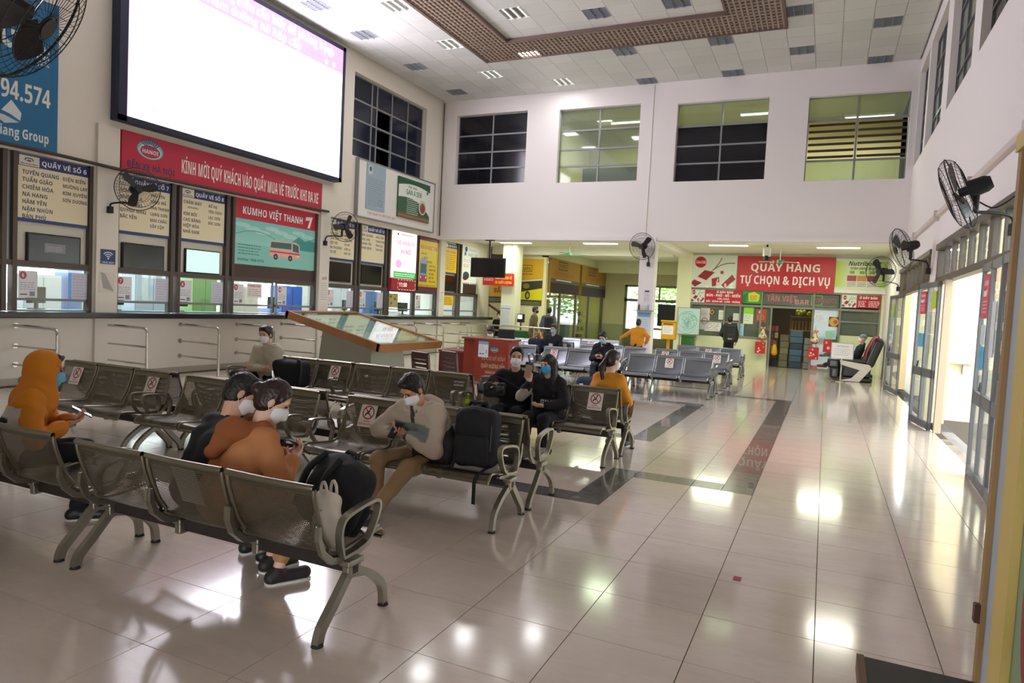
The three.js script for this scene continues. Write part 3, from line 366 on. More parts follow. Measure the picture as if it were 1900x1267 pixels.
const wifiTex = canvasTex(128, 128, (x) => { fill(x, '#1f3a70', 0, 0, 128, 128); x.strokeStyle = '#dbe9f4'; x.lineWidth = 9; for (const r of [18, 36, 54]) { x.beginPath(); x.arc(64, 78, r, -2.4, -0.75); x.stroke(); } disc(x, 64, 78, 8, '#dbe9f4'); fill(x, '#2a4c8c', 0, 98, 128, 30); vtext(x, 'FREE WIFI', 12, 120, 18, '#cfe0f0', { fit: 104 }); });
onLeft('wifi_sign', 'small square navy wifi sign on the pilaster between counters 6 and 7', 'sign', -8.22, -8.5, 2.13, 2.4, wifiTex, 0.012, -12.14);
{ const t = thing('white_panel', 'big white panel frame with two posters under the left upper window', 'panel', [-12.2, 4.02, -17.6], R90); part('board', box(4.04, 1.62, 0.1, 0, 0.81, 0.05), M.white, t); part('rim', [box(4.1, 0.03, 0.13, 0, 0.01, 0.06), box(4.1, 0.03, 0.13, 0, 1.61, 0.06), box(0.03, 1.62, 0.13, -2.03, 0.81, 0.06), box(0.03, 1.62, 0.13, 2.03, 0.81, 0.06)], M.alu, t);
  const p = part('phone_print', printBox(1.4, 0.12, 0.004), printMat(canvasTex(280, 24, (x) => { fill(x, '#e8e6e2', 0, 0, 280, 24); vtext(x, 'Cần thuê LH: 0913 201 603', 4, 19, 20, '#c77fa0', { fit: 270 }); })), t); p.position.set(-0.85, 0.17, 0.103); }
onLeft('poster', 'pale blue grey notice poster on the white panel', 'poster', -15.94, -16.84, 4.3, 5.58, canvasTex(200, 290, (x, w, h) => { fill(x, '#9fb3c2', 0, 0, w, h); fill(x, '#c5d2da', 16, 12, 40, 56); oval(x, 36, 34, 12, 16, '#4d5560'); lines(x, 14, 90, 172, 14, 13, '#7d90a0', 4); x.strokeStyle = '#7b8ca0'; x.lineWidth = 4; x.beginPath(); x.arc(150, 240, 20, 0, 7); x.stroke(); }), 0.02, -12.095);
onLeft('poster', 'green and white GAN A SEN poster with a red dish on the white panel', 'poster', -17.48, -19.27, 4.28, 5.5, canvasTex(420, 300, (x, w, h) => { fill(x, '#2f5d40', 0, 0, w, h); x.fillStyle = '#e6ece4'; x.beginPath(); x.moveTo(0, 60); x.quadraticCurveTo(210, 10, 420, 60); x.lineTo(420, 250); x.quadraticCurveTo(260, 110, 0, 150); x.fill(); vtext(x, 'Thảo dược', 120, 66, 24, '#3c6b4b'); vtext(x, 'GAN A SEN', 96, 118, 54, '#2f6a46', { fit: 210 }); lines(x, 110, 150, 150, 8, 15, '#dfe9dd', 5); oval(x, 320, 190, 52, 56, '#cdd2c2'); oval(x, 322, 196, 36, 40, '#a23a35'); oval(x, 310, 180, 14, 12, '#5b8a4b'); disc(x, 384, 66, 14, '#5c8b63'); fill(x, '#7b5a36', 0, 264, w, 36); for (let i = 0; i < 21; i++) disc(x, 10 + i * 20, 282, 7, '#a9835a'); }), 0.05, -12.095);
// papers on the glass and pilasters
const rate = (no) => canvasTex(120, 150, (x, w, h) => { fill(x, '#edecf0', 0, 0, w, h); if (no) { disc(x, 28, 26, 22, '#b53645'); vtext(x, no, 28, 38, 32, '#fff', { align: 'center' }); } lines(x, 10, 66, 100, 4, 12, '#9aa0b4', 4); fill(x, '#8890a0', 70, 116, 34, 26); fill(x, '#444c66', 10, 130, 46, 6); });
[[6.9, '6'], [8.64, '7'], [10.02, '8'], [11.44, '9'], [12.82, '10'], [14.62, '11'], [16.04, '12'], [19.02, '14']].forEach(([z, no]) => onLeft('window_notice', 'white notice with red disc on ' + winName(z), 'notice', -z, -z - 0.3, 1.47, 1.92, rate(no), 0.004, -12.27));
const lilac = canvasTex(96, 120, (x, w, h) => { fill(x, '#d8d8e8', 0, 0, w, h); lines(x, 8, 14, 80, 8, 13, '#b6b6cc', 3); });
[[7.78, 'counter 6'], [9.46, 'counter 7'], [10.84, 'counter 8'], [15.46, 'counter 11'], [16.9, 'counter 12']].forEach(([z, c]) => onLeft('window_notice', 'plain lilac sheet on the right of ' + winName(z), 'notice', -z, -z - 0.3, 1.46, 1.93, lilac, 0.004, -12.27));
onLeft('window_notice', 'white sheet with a red heading on the glass of counter 9', 'notice', -11.84, -12.3, 1.62, 1.95, canvasTex(120, 90, (x, w, h) => { fill(x, '#f0eeee', 0, 0, w, h); vtext(x, 'THÔNG BÁO', 10, 22, 18, '#c2404c', { fit: 100 }); lines(x, 10, 36, 100, 4, 12, '#c28a92', 4); }), 0.004, -12.27);
onLeft('window_notice', 'yellow sheet on the ticket window under the narrow yellow board', 'notice', -20.74, -21.5, 1.62, 1.97, canvasTex(140, 70, (x, w, h) => { fill(x, '#f3c524', 0, 0, w, h); lines(x, 12, 14, 116, 4, 14, '#8a6a1a', 5); }), 0.004, -12.27);
onLeft('window_notice', 'olive green sheet on the ticket window below the LED sign', 'notice', -17.5, -18.0, 1.48, 1.93, canvasTex(90, 90, (x, w, h) => { fill(x, '#c3bd78', 0, 0, w, h); for (const [a, b] of [[20, 20], [60, 34], [26, 62]]) disc(x, a, b, 9, '#6f6a3a'); }), 0.004, -12.27);
const sheetTex = canvasTex(90, 150, (x, w, h) => { fill(x, '#eae6de', 0, 0, w, h); vtext(x, 'QUẦY', 12, 26, 22, '#b5404c', { fit: 66 }); lines(x, 8, 44, 74, 8, 12, '#a9a49a', 3); });
onLeft('pilaster_notice', 'tall white notice with red heading on the pilaster left of counter 11', 'notice', -14.22, -14.5, 1.55, 2.3, sheetTex, 0.006, -12.14); onLeft('pilaster_notice', 'white notice on the third pilaster from the left', 'notice', -20.34, -20.6, 1.7, 2.1, sheetTex, 0.006, -12.14);
onLeft('pilaster_notice', 'torn grey sheet hanging on the pilaster between counters 6 and 7', 'notice', -8.2, -8.5, 1.6, 1.98, canvasTex(80, 100, (x) => { fill(x, '#ded8cc', 0, 0, 80, 100); poly(x, [[6, 0], [30, 8], [76, 92], [20, 78]], '#a9a49c'); }), 0.006, -12.14);
// bare cable run along the boards
tag(add('cable_run', [tube([V(-12.16, 3.9, -4.5), V(-12.12, 3.93, -7), V(-12.1, 3.9, -8.7), V(-12.12, 3.92, -11.3), V(-12.1, 3.97, -14.4)], 0.03, 40, 6)], mat(0x4b4540, 0.8)), 'sagging dark cable run along the top edge of the ticket boards', 'cable');
// ---------------------------------------------------------------- queue rails fixed to the counter wall
{
  const proto = (() => {
    const t = thing('queue_rail', '', 'rail'); const y = 1.0;
    part('top_bar', tube([V(0.02, y, 0), V(0.5, y, 0), V(0.98, y, 0), V(1.08, y - 0.02, 0), V(1.12, y - 0.09, 0), V(1.12, y - 0.2, 0)], 0.025, 30, 10), M.chrome, t);
    part('bar', rod(V(0.02, 0.66, 0), V(1.12, 0.66, 0), 0.017, 10), M.chrome, t); part('bar', rod(V(0.02, 0.35, 0), V(1.12, 0.35, 0), 0.017, 10), M.chrome, t);
    part('post', rod(V(1.12, 0, 0), V(1.12, y - 0.1, 0), 0.027, 12), M.chrome, t);
    for (const h of [y, 0.66, 0.35]) part('flange', cyl(0.045, 0.04, 0.02).rotateZ(R90).translate(0.01, h, 0), M.chrome, t); part('foot_plate', cyl(0.06, 0.05, 0.015, 1.12, 0.008, 0), M.chrome, t);
    return t;
  })();
  const zs = [-6.82, -8.4, -10.0, -11.5, -12.9, -14.3, -15.8, -17.3, -18.9, -20.5, -22.0];
  const lab = ['stainless queue rail nearest the camera at the left picture edge', 'second stainless queue rail from the left, under counter 7', 'third stainless queue rail from the left, under counter 8', 'fourth stainless queue rail, behind the seated man in the beige jacket', 'stainless queue rail just left of the tilted map table', 'stainless queue rail hidden mostly behind the tilted map table', 'stainless queue rail behind the tilted map table top', 'first stainless queue rail right of the map table', 'second stainless queue rail right of the map table', 'third stainless queue rail right of the map table', 'farthest stainless queue rail behind the guard desk'];
  zs.forEach((z, i) => { const o = i ? copy(proto, [-12.2, 0, z], 0, lab[i], 'queue rails along the ticket counter') : proto; if (!i) { o.position.set(-12.2, 0, z); tag(o, lab[0], 'rail', 'queue rails along the ticket counter'); } });
  const b = thing('barrier_rail', 'long stainless barrier rail crossing in front of the column and the standing men', 'rail', [-10.4, 0, -21.4]);
  part('top_bar', rod(V(-1.0, 1.02, 0), V(2.1, 1.02, 0), 0.026, 10), M.chrome, b); part('bar', rod(V(-1.0, 0.62, 0), V(1.6, 0.62, 0), 0.016, 8), M.chrome, b); for (const x of [-1.0, 0.1, 1.4]) part('post', rod(V(x, 0, 0), V(x, 1.02, 0), 0.026, 10), M.chrome, b);
  part('end_loop', tube([V(1.55, 1.0, 0), V(1.64, 0.9, 0), V(1.66, 0.75, 0), V(1.74, 0.68, 0)], 0.022, 12, 8), M.chrome, b);
}
// ---------------------------------------------------------------- the ticket office behind the glass
{
  const c = plaster(0xf2f0e6); struct('wall_office', [span(-16.6, -16.5, 0, 1.25, -24.4, -4), span(-16.6, -16.5, 2.6, 4, -24.4, -4), ...[-4.6, -8.1, -11.6, -15.1, -18.6, -22.1].map(z => span(-16.6, -16.5, 1.25, 2.6, z - 0.5, z + 0.5)), span(-16.5, -12.5, 0, 4, -24.5, -24.4), span(-16.5, -12.5, 0, 4, -4, -3.9), span(-16.6, -12.5, 4, 4.1, -24.5, -3.9)], c);
  for (const z of [-6.3, -9.8, -13.2, -16.8, -20.3]) areaLamp(-14.2, 3.95, z, 0.4, 2.0, LUM.office, 0xf6fbff);
  for (const [i, z] of [-6.3, -9.8, -13.2, -16.8, -20.3].entries()) { const t = thing('strip_light', 'office ceiling strip light behind ' + winName(z), 'strip light', [-14.2, 3.97, z], 0, 'ticket office strip lights'); part('tube', box(0.06, 0.02, 1.2), M.tube, t); part('housing', box(0.14, 0.02, 1.26, 0, 0.02, 0), M.white, t); }
  const blue = mat(0x7fb4d8, 0.35), pale = mat(0xdfe6ea, 0.4), proto = thing('office_desk', 'pale blue desk behind ' + winName(5.9), 'desk', [-12.95, 0, -5.9], 0, 'desks inside the ticket office'); part('desk_top', box(0.7, 0.04, 2.4, 0, 1.22, 0), blue, proto); part('modesty_panel', box(0.03, 1.2, 2.4, 0.3, 0.6, 0), pale, proto);
  [-8.4, -10.9, -13.4, -15.9, -18.4, -20.9].forEach(z => copy(proto, [-12.95, 0, z], 0, 'pale blue desk behind ' + winName(z + 0.6), 'desks inside the ticket office'));
  const pc = thing('office_monitor', 'small monitor on the desk behind ' + winName(6.4), 'monitor', [-13.15, 1.24, -6.4], 0.4, 'monitors inside the ticket office'); part('screen', rbox(0.03, 0.3, 0.46, 0.008, 0, 0.26, 0), M.black, pc); part('stand', [box(0.05, 0.12, 0.05, 0, 0.07, 0), box(0.18, 0.015, 0.22, 0, 0.008, 0)], M.black, pc);
  [-7.7, -9.2, -10.7, -12.1, -13.6, -15.3, -16.5, -18.2, -19.6].forEach((z, i) => copy(pc, [-13.15, 1.24, z], 0.4 - (i % 3) * 0.3, 'small monitor on the desk behind ' + winName(z), 'monitors inside the ticket office'));
  const cols = [0x3e66c4, 0xd9dee2, 0x4a78b8, 0xb9c6cf, 0x7aa05c, 0xe2d8c4]; [[-7.0, 2.0, 0.9], [-9.3, 1.9, 0.8], [-10.3, 2.3, 0.9], [-12.0, 2.1, 1.0], [-13.6, 2.2, 0.8], [-15.0, 1.9, 1.1], [-17.0, 2.0, 0.9], [-19.4, 2.1, 0.9], [-21.2, 2.0, 1.0]].forEach(([z, h, w], i) => { const k = thing('office_cupboard', ['blue', 'off-white', 'mid blue', 'grey', 'green', 'cream'][i % 6] + ' cupboard in the office behind ' + winName(z), 'cupboard', [-15.9, 0, z]); part('carcass', box(0.5, h, w, 0, h / 2, 0), mat(cols[i % 6], 0.5), k); part('door', box(0.02, h - 0.1, w / 2 - 0.03, 0.26, h / 2, -w / 4), mat(cols[i % 6], 0.4), k); part('door', box(0.02, h - 0.1, w / 2 - 0.03, 0.26, h / 2, w / 4), mat(cols[i % 6], 0.4), k); });
}
// ---------------------------------------------------------------- right wall: doors with transoms, the porch outside
{
  const leaf = (name, label, z0, z1, turn, panes, opt = {}) => {   // leaf hinged at z0, runs to z1 (towards -z); group base at the hinge
    const w = Math.abs(z1 - z0), t = thing(name, label, 'door', [opt.x ?? 1.72, 0, z0], R90 + turn), h = 2.5, f = 0.075, n = panes;
    part('door_frame', [span(0, f, 0, h, -0.022, 0.022), span(w - f, w, 0, h, -0.022, 0.022), span(0, w, 0.02, 0.14, -0.022, 0.022), span(0, w, h - 0.09, h, -0.022, 0.022), span(0, w, 0.88, 1.02, -0.022, 0.022), ...Array.from({ length: n - 1 }, (_, i) => span(w * (i + 1) / n - f / 2, w * (i + 1) / n + f / 2, 0.02, h, -0.022, 0.022))], M.aluDark, t);
    for (let i = 0; i < n; i++) { const a = w * i / n + f * 0.8, b = w * (i + 1) / n - f * 0.8; part('pane', span(a, b, 1.02, h - 0.09, -0.004, 0.004), M.glass, t); part('pane', span(a, b, 0.14, 0.88, -0.004, 0.004), M.glass, t); }
    const hd = part('handle', [rod(V(w - 0.05, 0.9, 0.03), V(w - 0.05, 1.12, 0.05), 0.014, 8), box(0.05, 0.1, 0.05, w - 0.05, 0.95, 0.04)], M.black, t);
    return t;
  };
  const d1 = leaf('glass_door', 'nearest grey framed glass door leaf on the right, closed, with stickers', -7.65, -9.63, -0.045, 3, { x: 1.57 }), d2 = leaf('glass_door', 'middle grey framed glass door leaf standing between the two bright doorways', -13.15, -14.35, 0.14, 2, { x: 1.68 }), d3 = leaf('glass_door', 'farthest grey framed glass door leaf beside the massage chairs', -19.05, -20.8, 0.09, 2, { x: 1.7 });
  const pinkTex = canvasTex(100, 200, (x, w, h) => { fill(x, '#d3364f', 0, 0, w, h); fill(x, '#e9dfe3', 8, 74, 60, 26); vtext(x, 'GIẢM', 50, 50, 30, '#f6dfe4', { align: 'center' }); vtext(x, 'T', 74, 94, 34, '#fff', { align: 'center' }); lines(x, 10, 120, 80, 4, 16, '#f3c6d2', 6); });
  const sticker = (d, x, y, w, h, tex, lab) => { const o = part('door_sticker', printBox(w, h, 0.004), tex.isTexture ? printMat(tex) : tex, d); o.position.set(x, y, -0.008); o.rotation.y = PI; const p = part('door_sticker', printBox(w, h, 0.004), tex.isTexture ? printMat(tex) : tex, d); p.position.set(x, y, 0.008); };
  sticker(d1, 1.68, 2.12, 0.36, 0.5, pinkTex); sticker(d1, 1.66, 1.68, 0.3, 0.22, mat(0xd0d6d4, 0.5)); sticker(d1, 1.66, 1.42, 0.26, 0.26, mat(0x4aa7c8, 0.5)); sticker(d1, 1.05, 1.75, 0.2, 0.6, mat(0xd9dce0, 0.5));
  sticker(d2, 0.9, 2.16, 0.3, 0.4, pinkTex); sticker(d2, 0.88, 1.5, 0.26, 0.24, mat(0x57aeca, 0.5)); sticker(d2, 0.3, 2.2, 0.24, 0.3, mat(0xb9cf3c, 0.5)); sticker(d3, 1.3, 2.1, 0.26, 0.34, mat(0xa9c84a, 0.5)); sticker(d3, 1.0, 1.6, 0.2, 0.5, mat(0xe8eaf0, 0.5));
  // transoms: vertical bars over the doorways
  const transom = (n, z0, z1, bars, wide) => { const g = structGroup('trim_' + n); part('transom_frame', [span(1.76, 1.9, 2.52, 2.62, z1, z0), span(1.72, 1.9, 3.12, 3.22, z1, z0), span(1.76, 1.9, 2.6, 3.14, z0 - 0.12, z0), span(1.76, 1.9, 2.6, 3.14, z1, z1 + 0.12)], M.brownAlu, g); const s = (z0 - z1) / bars; for (let i = 0; i < bars; i++) { const a = z0 - i * s; if (i) part('mullion', span(1.78, 1.86, 2.6, 3.14, a - (wide.includes(i) ? 0.12 : 0.035), a + (wide.includes(i) ? 0.12 : 0.035)), M.brownAlu, g); part('pane', span(1.815, 1.825, 2.62, 3.12, a - s + 0.04, a - 0.04), M.glass, g); } };
  transom('transom_near', -8.0, -14.45, 9, [3]); transom('transom_far', -15.2, -21.2, 8, [2, 6]);
  const jamb = structGroup('trim_jambs'); for (const z of [-8.0, -14.45, -15.2, -21.2]) part('jamb', span(1.74, 2.06, 0, 2.6, z - 0.05, z + 0.05), mat(0xcdbf9f, 0.6), jamb); part('jamb', span(1.73, 1.83, 0, 2.52, -13.14, -13.02), mat(0xb3a58c, 0.6), jamb);
  struct('floor_porch', [span(2.05, 7, -0.2, -0.02, -30, 6)], mat(0x9d9890, 0.5)); struct('wall_porch', [span(2.05, 4.6, -0.2, 4.6, -15.3, -15.08), span(2.05, 4.6, -0.2, 4.6, -19.9, -19.7), span(7, 7.2, -0.2, 2.2, -30, 6)], M.wallOut); struct('baseboard_porch', [span(2.05, 4.6, -0.02, 0.95, -15.08, -15.06), span(2.05, 4.6, -0.02, 0.95, -19.7, -19.68)], mat(0xe6d9c4, 0.5));
  const s = thing('wall_shelf', 'small pale shelf on the cream porch wall seen through the near doorway', 'shelf', [2.35, 1.1, -15.08]); part('board', box(0.42, 0.03, 0.26, 0, 0, 0.13), mat(0xd8cba8, 0.6), s); part('bracket', box(0.06, 0.2, 0.12, 0.05, -0.11, 0.06), M.alu, s);
  const sw = thing('switch_box', 'pale switch box with a cable on the porch wall seen through the near doorway', 'switch box', [2.62, 1.75, -15.05]); part('box', rbox(0.12, 0.16, 0.05, 0.01), M.white, sw); part('cable', rod(V(0.03, 0.08, 0), V(0.03, 1.3, 0), 0.014, 6), M.white, sw);
  struct('ground', span(-60, 60, -0.5, -0.32, -90, 40), mat(0x8f8d86, 0.9));
  // cable tray along the right wall
  tag(add('cable_tray', [span(1.69, 1.75, 3.74, 3.82, -20.0, -6.0), ...[-18, -14.6, -11.4, -8.4].map(z => span(1.66, 1.75, 3.68, 3.86, z - 0.05, z + 0.05))], mat(0xcfc3bb, 0.7)), 'thin pale cable tray running the length of the right wall above the fans', 'cable tray');
  tag(add('power_cable', [tube([V(1.7, 3.8, -8.1), V(1.68, 3.3, -8.25), V(1.66, 3.12, -8.4), V(1.5, 3.0, -8.5), V(1.36, 3.08, -8.55)], 0.008, 24, 6), new THREE.TorusGeometry(0.05, 0.012, 6, 16).rotateY(R90).translate(1.66, 3.18, -8.36)], M.black), 'black power cable with a coil hanging behind the nearest right wall fan', 'cable');
}
// ---------------------------------------------------------------- the low hall at the back
{
  const ceilLow = struct('ceiling_low', [span(-12.5, 2.05, 4.05, 4.3, -26.4, -20.38), span(-16.6, 2.05, 4.05, 4.3, -33, -26.4), span(-16.6, -12.5, 4.05, 4.3, -26.4, -24.5)], M.lowCeiling);
  struct('beam', [span(-12.2, -5.1, 3.74, 4.06, -24.65, -24.3)], M.lowCeiling); struct('beam', span(-5.15, -4.75, 3.84, 4.06, -26.2, -20.4), M.lowCeiling); struct('beam', span(-10, -4.9, 3.5, 4.06, -31.4, -31.0), M.wallDim);
  for (const [x, z, w, d, seen] of [[-3.0, -22.85, 1.2, 0.3], [0.2, -23.3, 1.2, 0.3], [-7.2, -22.6, 1.2, 0.3], [-10.4, -22.6, 1.2, 0.3]]) { const t = thing('strip_light', 'twin strip light on the low back ceiling ' + (x > -1 ? 'in front of the shop' : x > -4 ? 'left of the shop sign' : x > -8 ? 'behind the hanging ceiling fan' : 'by the white column'), 'strip light', [x, 4.02, z]); part('housing', box(1.25, 0.03, 0.22, 0, 0.015, 0), M.white, t); part('tube', cyl(0.014, 0.014, 1.2, 0, 0, 0, 8).rotateZ(R90).translate(0, -0.015, 0.07), M.tube, t); part('tube', cyl(0.014, 0.014, 1.2, 0, 0, 0, 8).rotateZ(R90).translate(0, -0.015, -0.07), M.tube, t); areaLamp(x, 3.98, z, w, d, LUM.low, 0xf7ffe2); }
  areaLamp(-8.0, 4.03, -28.3, 1.2, 0.3, LUM.low * 0.4, 0xf7ffd8); { const t = thing('strip_light', 'strip light on the dim ceiling in front of the yellow bus office', 'strip light', [-8.0, 4.045, -28.3]); part('tube', box(1.2, 0.012, 0.06), M.tube, t); part('housing', box(1.26, 0.01, 0.1, 0, 0.008, 0), M.white, t); }
  struct('wall_poster', [span(-16.6, -10.0, 0, 4.05, -24.9, -24.7)], plaster(0xe9e6bd)); struct('wall_far_left', span(-16.7, -16.6, 0, 4.2, -33, -24.5), M.wallDim);
  struct('wall_far', [span(-10.2, -8.95, 0, 4.2, -32.6, -32.4), span(-8.95, -4.8, 3.02, 4.2, -32.6, -32.4), span(-6.1, -4.8, 0, 3.02, -32.6, -32.4)], plaster(0xcfcba0)); struct('baseboard_far', [span(-10.0, -8.95, 0, 1.08, -32.4, -32.38)], M.wainscot);
  struct('wall_shop_side', [span(-4.95, -4.8, 0, 4.1, -32.4, -26.4)], M.wallDim); struct('wall_shop_column', [span(-5.2, -4.66, 0, 4.05, -26.45, -26.05)], plaster(0xf0efcc)); struct('wall_shop_right', [span(1.66, 2.05, 0, 4.05, -26.45, -26.15)], plaster(0xf0edcb)); struct('wall_rear_right', span(1.95, 2.05, 0, 4.1, -31, -26.4), M.wallDim);
  struct('column', span(-11.14, -10.58, 0, 4.05, -23.7, -23.14), plaster(0xf0f0d6));
  // door to the garden
  const d = structGroup('door_1'), df = mat(0x7d8062, 0.5, 0.2);
  part('door_frame', [span(-8.95, -8.83, 0, 3.0, -32.55, -32.4), span(-6.2, -6.1, 0, 3.0, -32.55, -32.4), span(-8.95, -6.1, 2.92, 3.02, -32.55, -32.4), span(-8.95, -6.1, 2.22, 2.36, -32.55, -32.4), span(-7.62, -7.48, 0, 2.3, -32.52, -32.42), span(-7.3, -7.22, 2.3, 3.0, -32.52, -32.42), span(-8.1, -8.02, 2.3, 3.0, -32.52, -32.42), span(-8.83, -7.6, 0, 0.9, -32.5, -32.44), span(-7.5, -6.2, 0, 0.5, -32.5, -32.44), span(-7.5, -6.2, 0.9, 1.0, -32.5, -32.44)], df, d);
  for (const [a, b, c, e] of [[-8.83, -8.1, 2.36, 2.92], [-8.02, -7.3, 2.36, 2.92], [-7.22, -6.2, 2.36, 2.92], [-8.83, -7.62, 0.9, 2.22], [-7.48, -6.2, 1.0, 2.22]]) part('pane', span(a, b, c, e, -32.48, -32.47), M.glass, d);
  part('door_cover', span(-7.3, -6.4, 1.1, 2.15, -32.44, -32.42), mat(0x23272d, 0.4), d);
  const tr = thing('tree', 'light green leafy tree outside the far garden door', 'tree', [-7.4, 0, -38.5]); part('trunk', [rod(V(0, -0.3, 0), V(0.2, 2.6, 0), 0.14, 8, 0.09)], mat(0x6d5a44, 0.9), tr);
  const leafG = new THREE.PlaneGeometry(0.22, 0.13), fol = []; for (let i = 0; i < 1500; i++) { const r = Math.cbrt(rnd()) * 1.9, a = rnd(0, 6.28), b = Math.acos(rnd(-1, 1)); fol.push(leafG.clone().rotateX(rnd(0, 6)).rotateY(rnd(0, 6)).translate(0.2 + r * Math.sin(b) * Math.cos(a) * 1.5, 2.9 + r * Math.cos(b), r * Math.sin(b) * Math.sin(a))); } stuff(part('foliage', fol, mat(0x8fb84a, 0.8, 0, { side: THREE.DoubleSide }), tr));
  // yellow coach posters on the wall left of the column, brown shutter above, the red banner
  onBack('poster', 'yellow poster with a big yellow coach right of the white column', 'poster', -11.2, -10.12, 1.78, 3.6, -24.7, canvasTex(300, 420, (x, w, h) => { fill(x, '#d9a926', 0, 0, w, h); x.strokeStyle = '#6a5520'; x.lineWidth = 6; x.strokeRect(40, 60, 130, 54); vtext(x, 'SAPA', 56, 104, 40, '#6a5520', { fit: 100 }); vtext(x, 'express bus', 40, 146, 26, '#6a5520', { fit: 140 }); poly(x, [[0, 200], [300, 178], [300, 192], [0, 214]], '#cfd2c6'); poly(x, [[0, 216], [300, 192], [300, 262], [60, 300], [0, 326]], '#3e3c2c'); oval(x, 110, 246, 40, 24, '#8f7d34'); poly(x, [[0, 326], [60, 300], [300, 262], [300, 372], [0, 372]], '#ded51f'); oval(x, 130, 330, 30, 38, '#3a3a34'); oval(x, 132, 332, 16, 22, '#a9a678'); fill(x, '#454437', 0, 372, w, 48); lines(x, 14, 390, 270, 2, 14, '#b9b07a', 5); }), 0.04);
  onBack('poster', 'yellow poster reading SAPA BẮC HÀ left of the white column', 'poster', -12.6, -11.24, 1.82, 2.95, -24.7, canvasTex(300, 250, (x, w, h) => { fill(x, '#dfaf2c', 0, 0, w, h); oval(x, 30, 40, 40, 30, '#8b7b34'); vtext(x, 'SAPA', 118, 88, 56, '#9c3a1c', { fit: 130 }); vtext(x, 'BẮC HÀ', 84, 160, 56, '#9c3a1c', { fit: 190 }); fill(x, '#4b493a', 0, 196, w, 54); lines(x, 14, 214, 260, 2, 14, '#b9b07a', 5); }), 0.04);
  struct('shutter', [span(-12.5, -11.28, 2.98, 3.98, -24.7, -24.62)], mat(0x6b5a4c, 0.7));
  const rb = thing('hanging_banner', 'small red banner with yellow lettering hanging behind the ceiling monitor', 'banner', [-11.25, 2.46, -23.05]); { const o = part('panel', printBox(1.3, 0.46, 0.03), printMat(canvasTex(260, 92, (x, w, h) => { fill(x, '#c8322c', 0, 0, w, h); vtext(x, 'HAVACO', 10, 60, 30, '#e7b7c4', { fit: 80 }); vtext(x, 'VĂN PHÒNG VÉ', 104, 44, 28, '#f4d44a', { fit: 140 }); vtext(x, 'XE CHẤT LƯỢNG', 104, 78, 26, '#f4d44a', { fit: 140 }); })), rb); o.position.set(0, 0.23, 0); for (const q of [-0.5, 0.5]) part('hanger', rod(V(q, 0.46, 0), V(q, 1.58, 0), 0.006, 5), M.black, rb); }
  const hr = thing('stair_handrail', 'brown wooden stair handrail sloping down behind the end of the ticket counter', 'handrail', [-12.5, 0, -24.5]); part('rail', rod(V(0, 1.82, 0.05), V(0.86, 1.36, 0.05), 0.05, 8), mat(0x6b3f22, 0.5), hr); part('bracket', rod(V(0.1, 1.72, -0.2), V(0.1, 1.76, 0.05), 0.015, 6), M.black, hr); part('bracket', rod(V(0.7, 1.4, -0.2), V(0.7, 1.45, 0.05), 0.015, 6), M.black, hr);
  // the bus office with its sign boards over a glass front (runs along x = -10)
  const sign = (z0, z1, label) => { const t = thing('office_sign', label, 'sign', [-10.0, 2.32, (z0 + z1) / 2], R90); const w = Math.abs(z1 - z0); const o = part('panel', printBox(w, 1.36, 0.1), printMat(canvasTex(500, 200, (x, W, h) => { fill(x, '#a07a28', 0, 0, W, h); x.strokeStyle = '#54432a'; x.lineWidth = 6; x.strokeRect(120, 14, 150, 44); vtext(x, 'SAPA EXPRESS', 134, 48, 30, '#54432a', { fit: 120 }); vtext(x, 'VĂN PHÒNG BÁN VÉ', 60, 100, 40, '#a8532a', { fit: 320 }); fill(x, '#5d5a4a', 0, 116, W, 24); fill(x, '#33211c', 0, 140, W, 60); }), 0.75), t); o.position.set(0, 0.68, 0.05); part('lamp_bar', box(w * 0.5, 0.04, 0.05, -w * 0.1, 0.52, 0.14), mat(0xe9e6d8, 0.4), t); };
  sign(-24.95, -28.4, 'brown and yellow sign board, nearer half, over the glass bus office'); sign(-28.7, -32.3, 'brown and yellow sign board, farther half, over the glass bus office');
  const off = structGroup('wall_bus_office'); part('lintel', span(-10.2, -10.0, 3.68, 4.1, -32.4, -24.7), M.wallDim, off); for (const z of [-24.8, -26.5, -28.5, -30.3, -32.3]) part('post', span(-10.12, -10.02, 0, 2.32, z - 0.07, z + 0.07), mat(0x6d6c52, 0.5, 0.3), off); part('sill', span(-10.12, -10.02, 0, 0.3, -32.3, -24.8), mat(0x6d6c52, 0.5, 0.3), off); for (const [a, b] of [[-24.9, -26.4], [-26.6, -28.4], [-28.6, -30.2], [-30.4, -32.2]]) part('pane', span(-10.08, -10.06, 0.3, 2.32, b, a), M.glass, off);
  struct('wall_bus_inner', [span(-13.3, -13.2, 0, 4, -32.4, -24.9), span(-13.3, -10.2, 0, 4, -32.6, -32.4), span(-13.3, -10.2, 2.9, 3.0, -32.4, -24.9)], plaster(0xe9e69a)); areaLamp(-11.7, 2.85, -28.4, 0.3, 4, 7, 0xfff6c0);
  const tall = (name, label, cat, x, z, w, h, d, c) => { const t = thing(name, label, cat, [x, 0, z]); part('carcass', rbox(w, h, d, 0.02, 0, h / 2, 0), mat(c, 0.5), t); part('door', box(w * 0.9, h * 0.45, 0.02, 0, h * 0.73, d / 2 + 0.01), mat(c, 0.35), t); part('door', box(w * 0.9, h * 0.42, 0.02, 0, h * 0.25, d / 2 + 0.01), mat(c, 0.35), t); return t; };
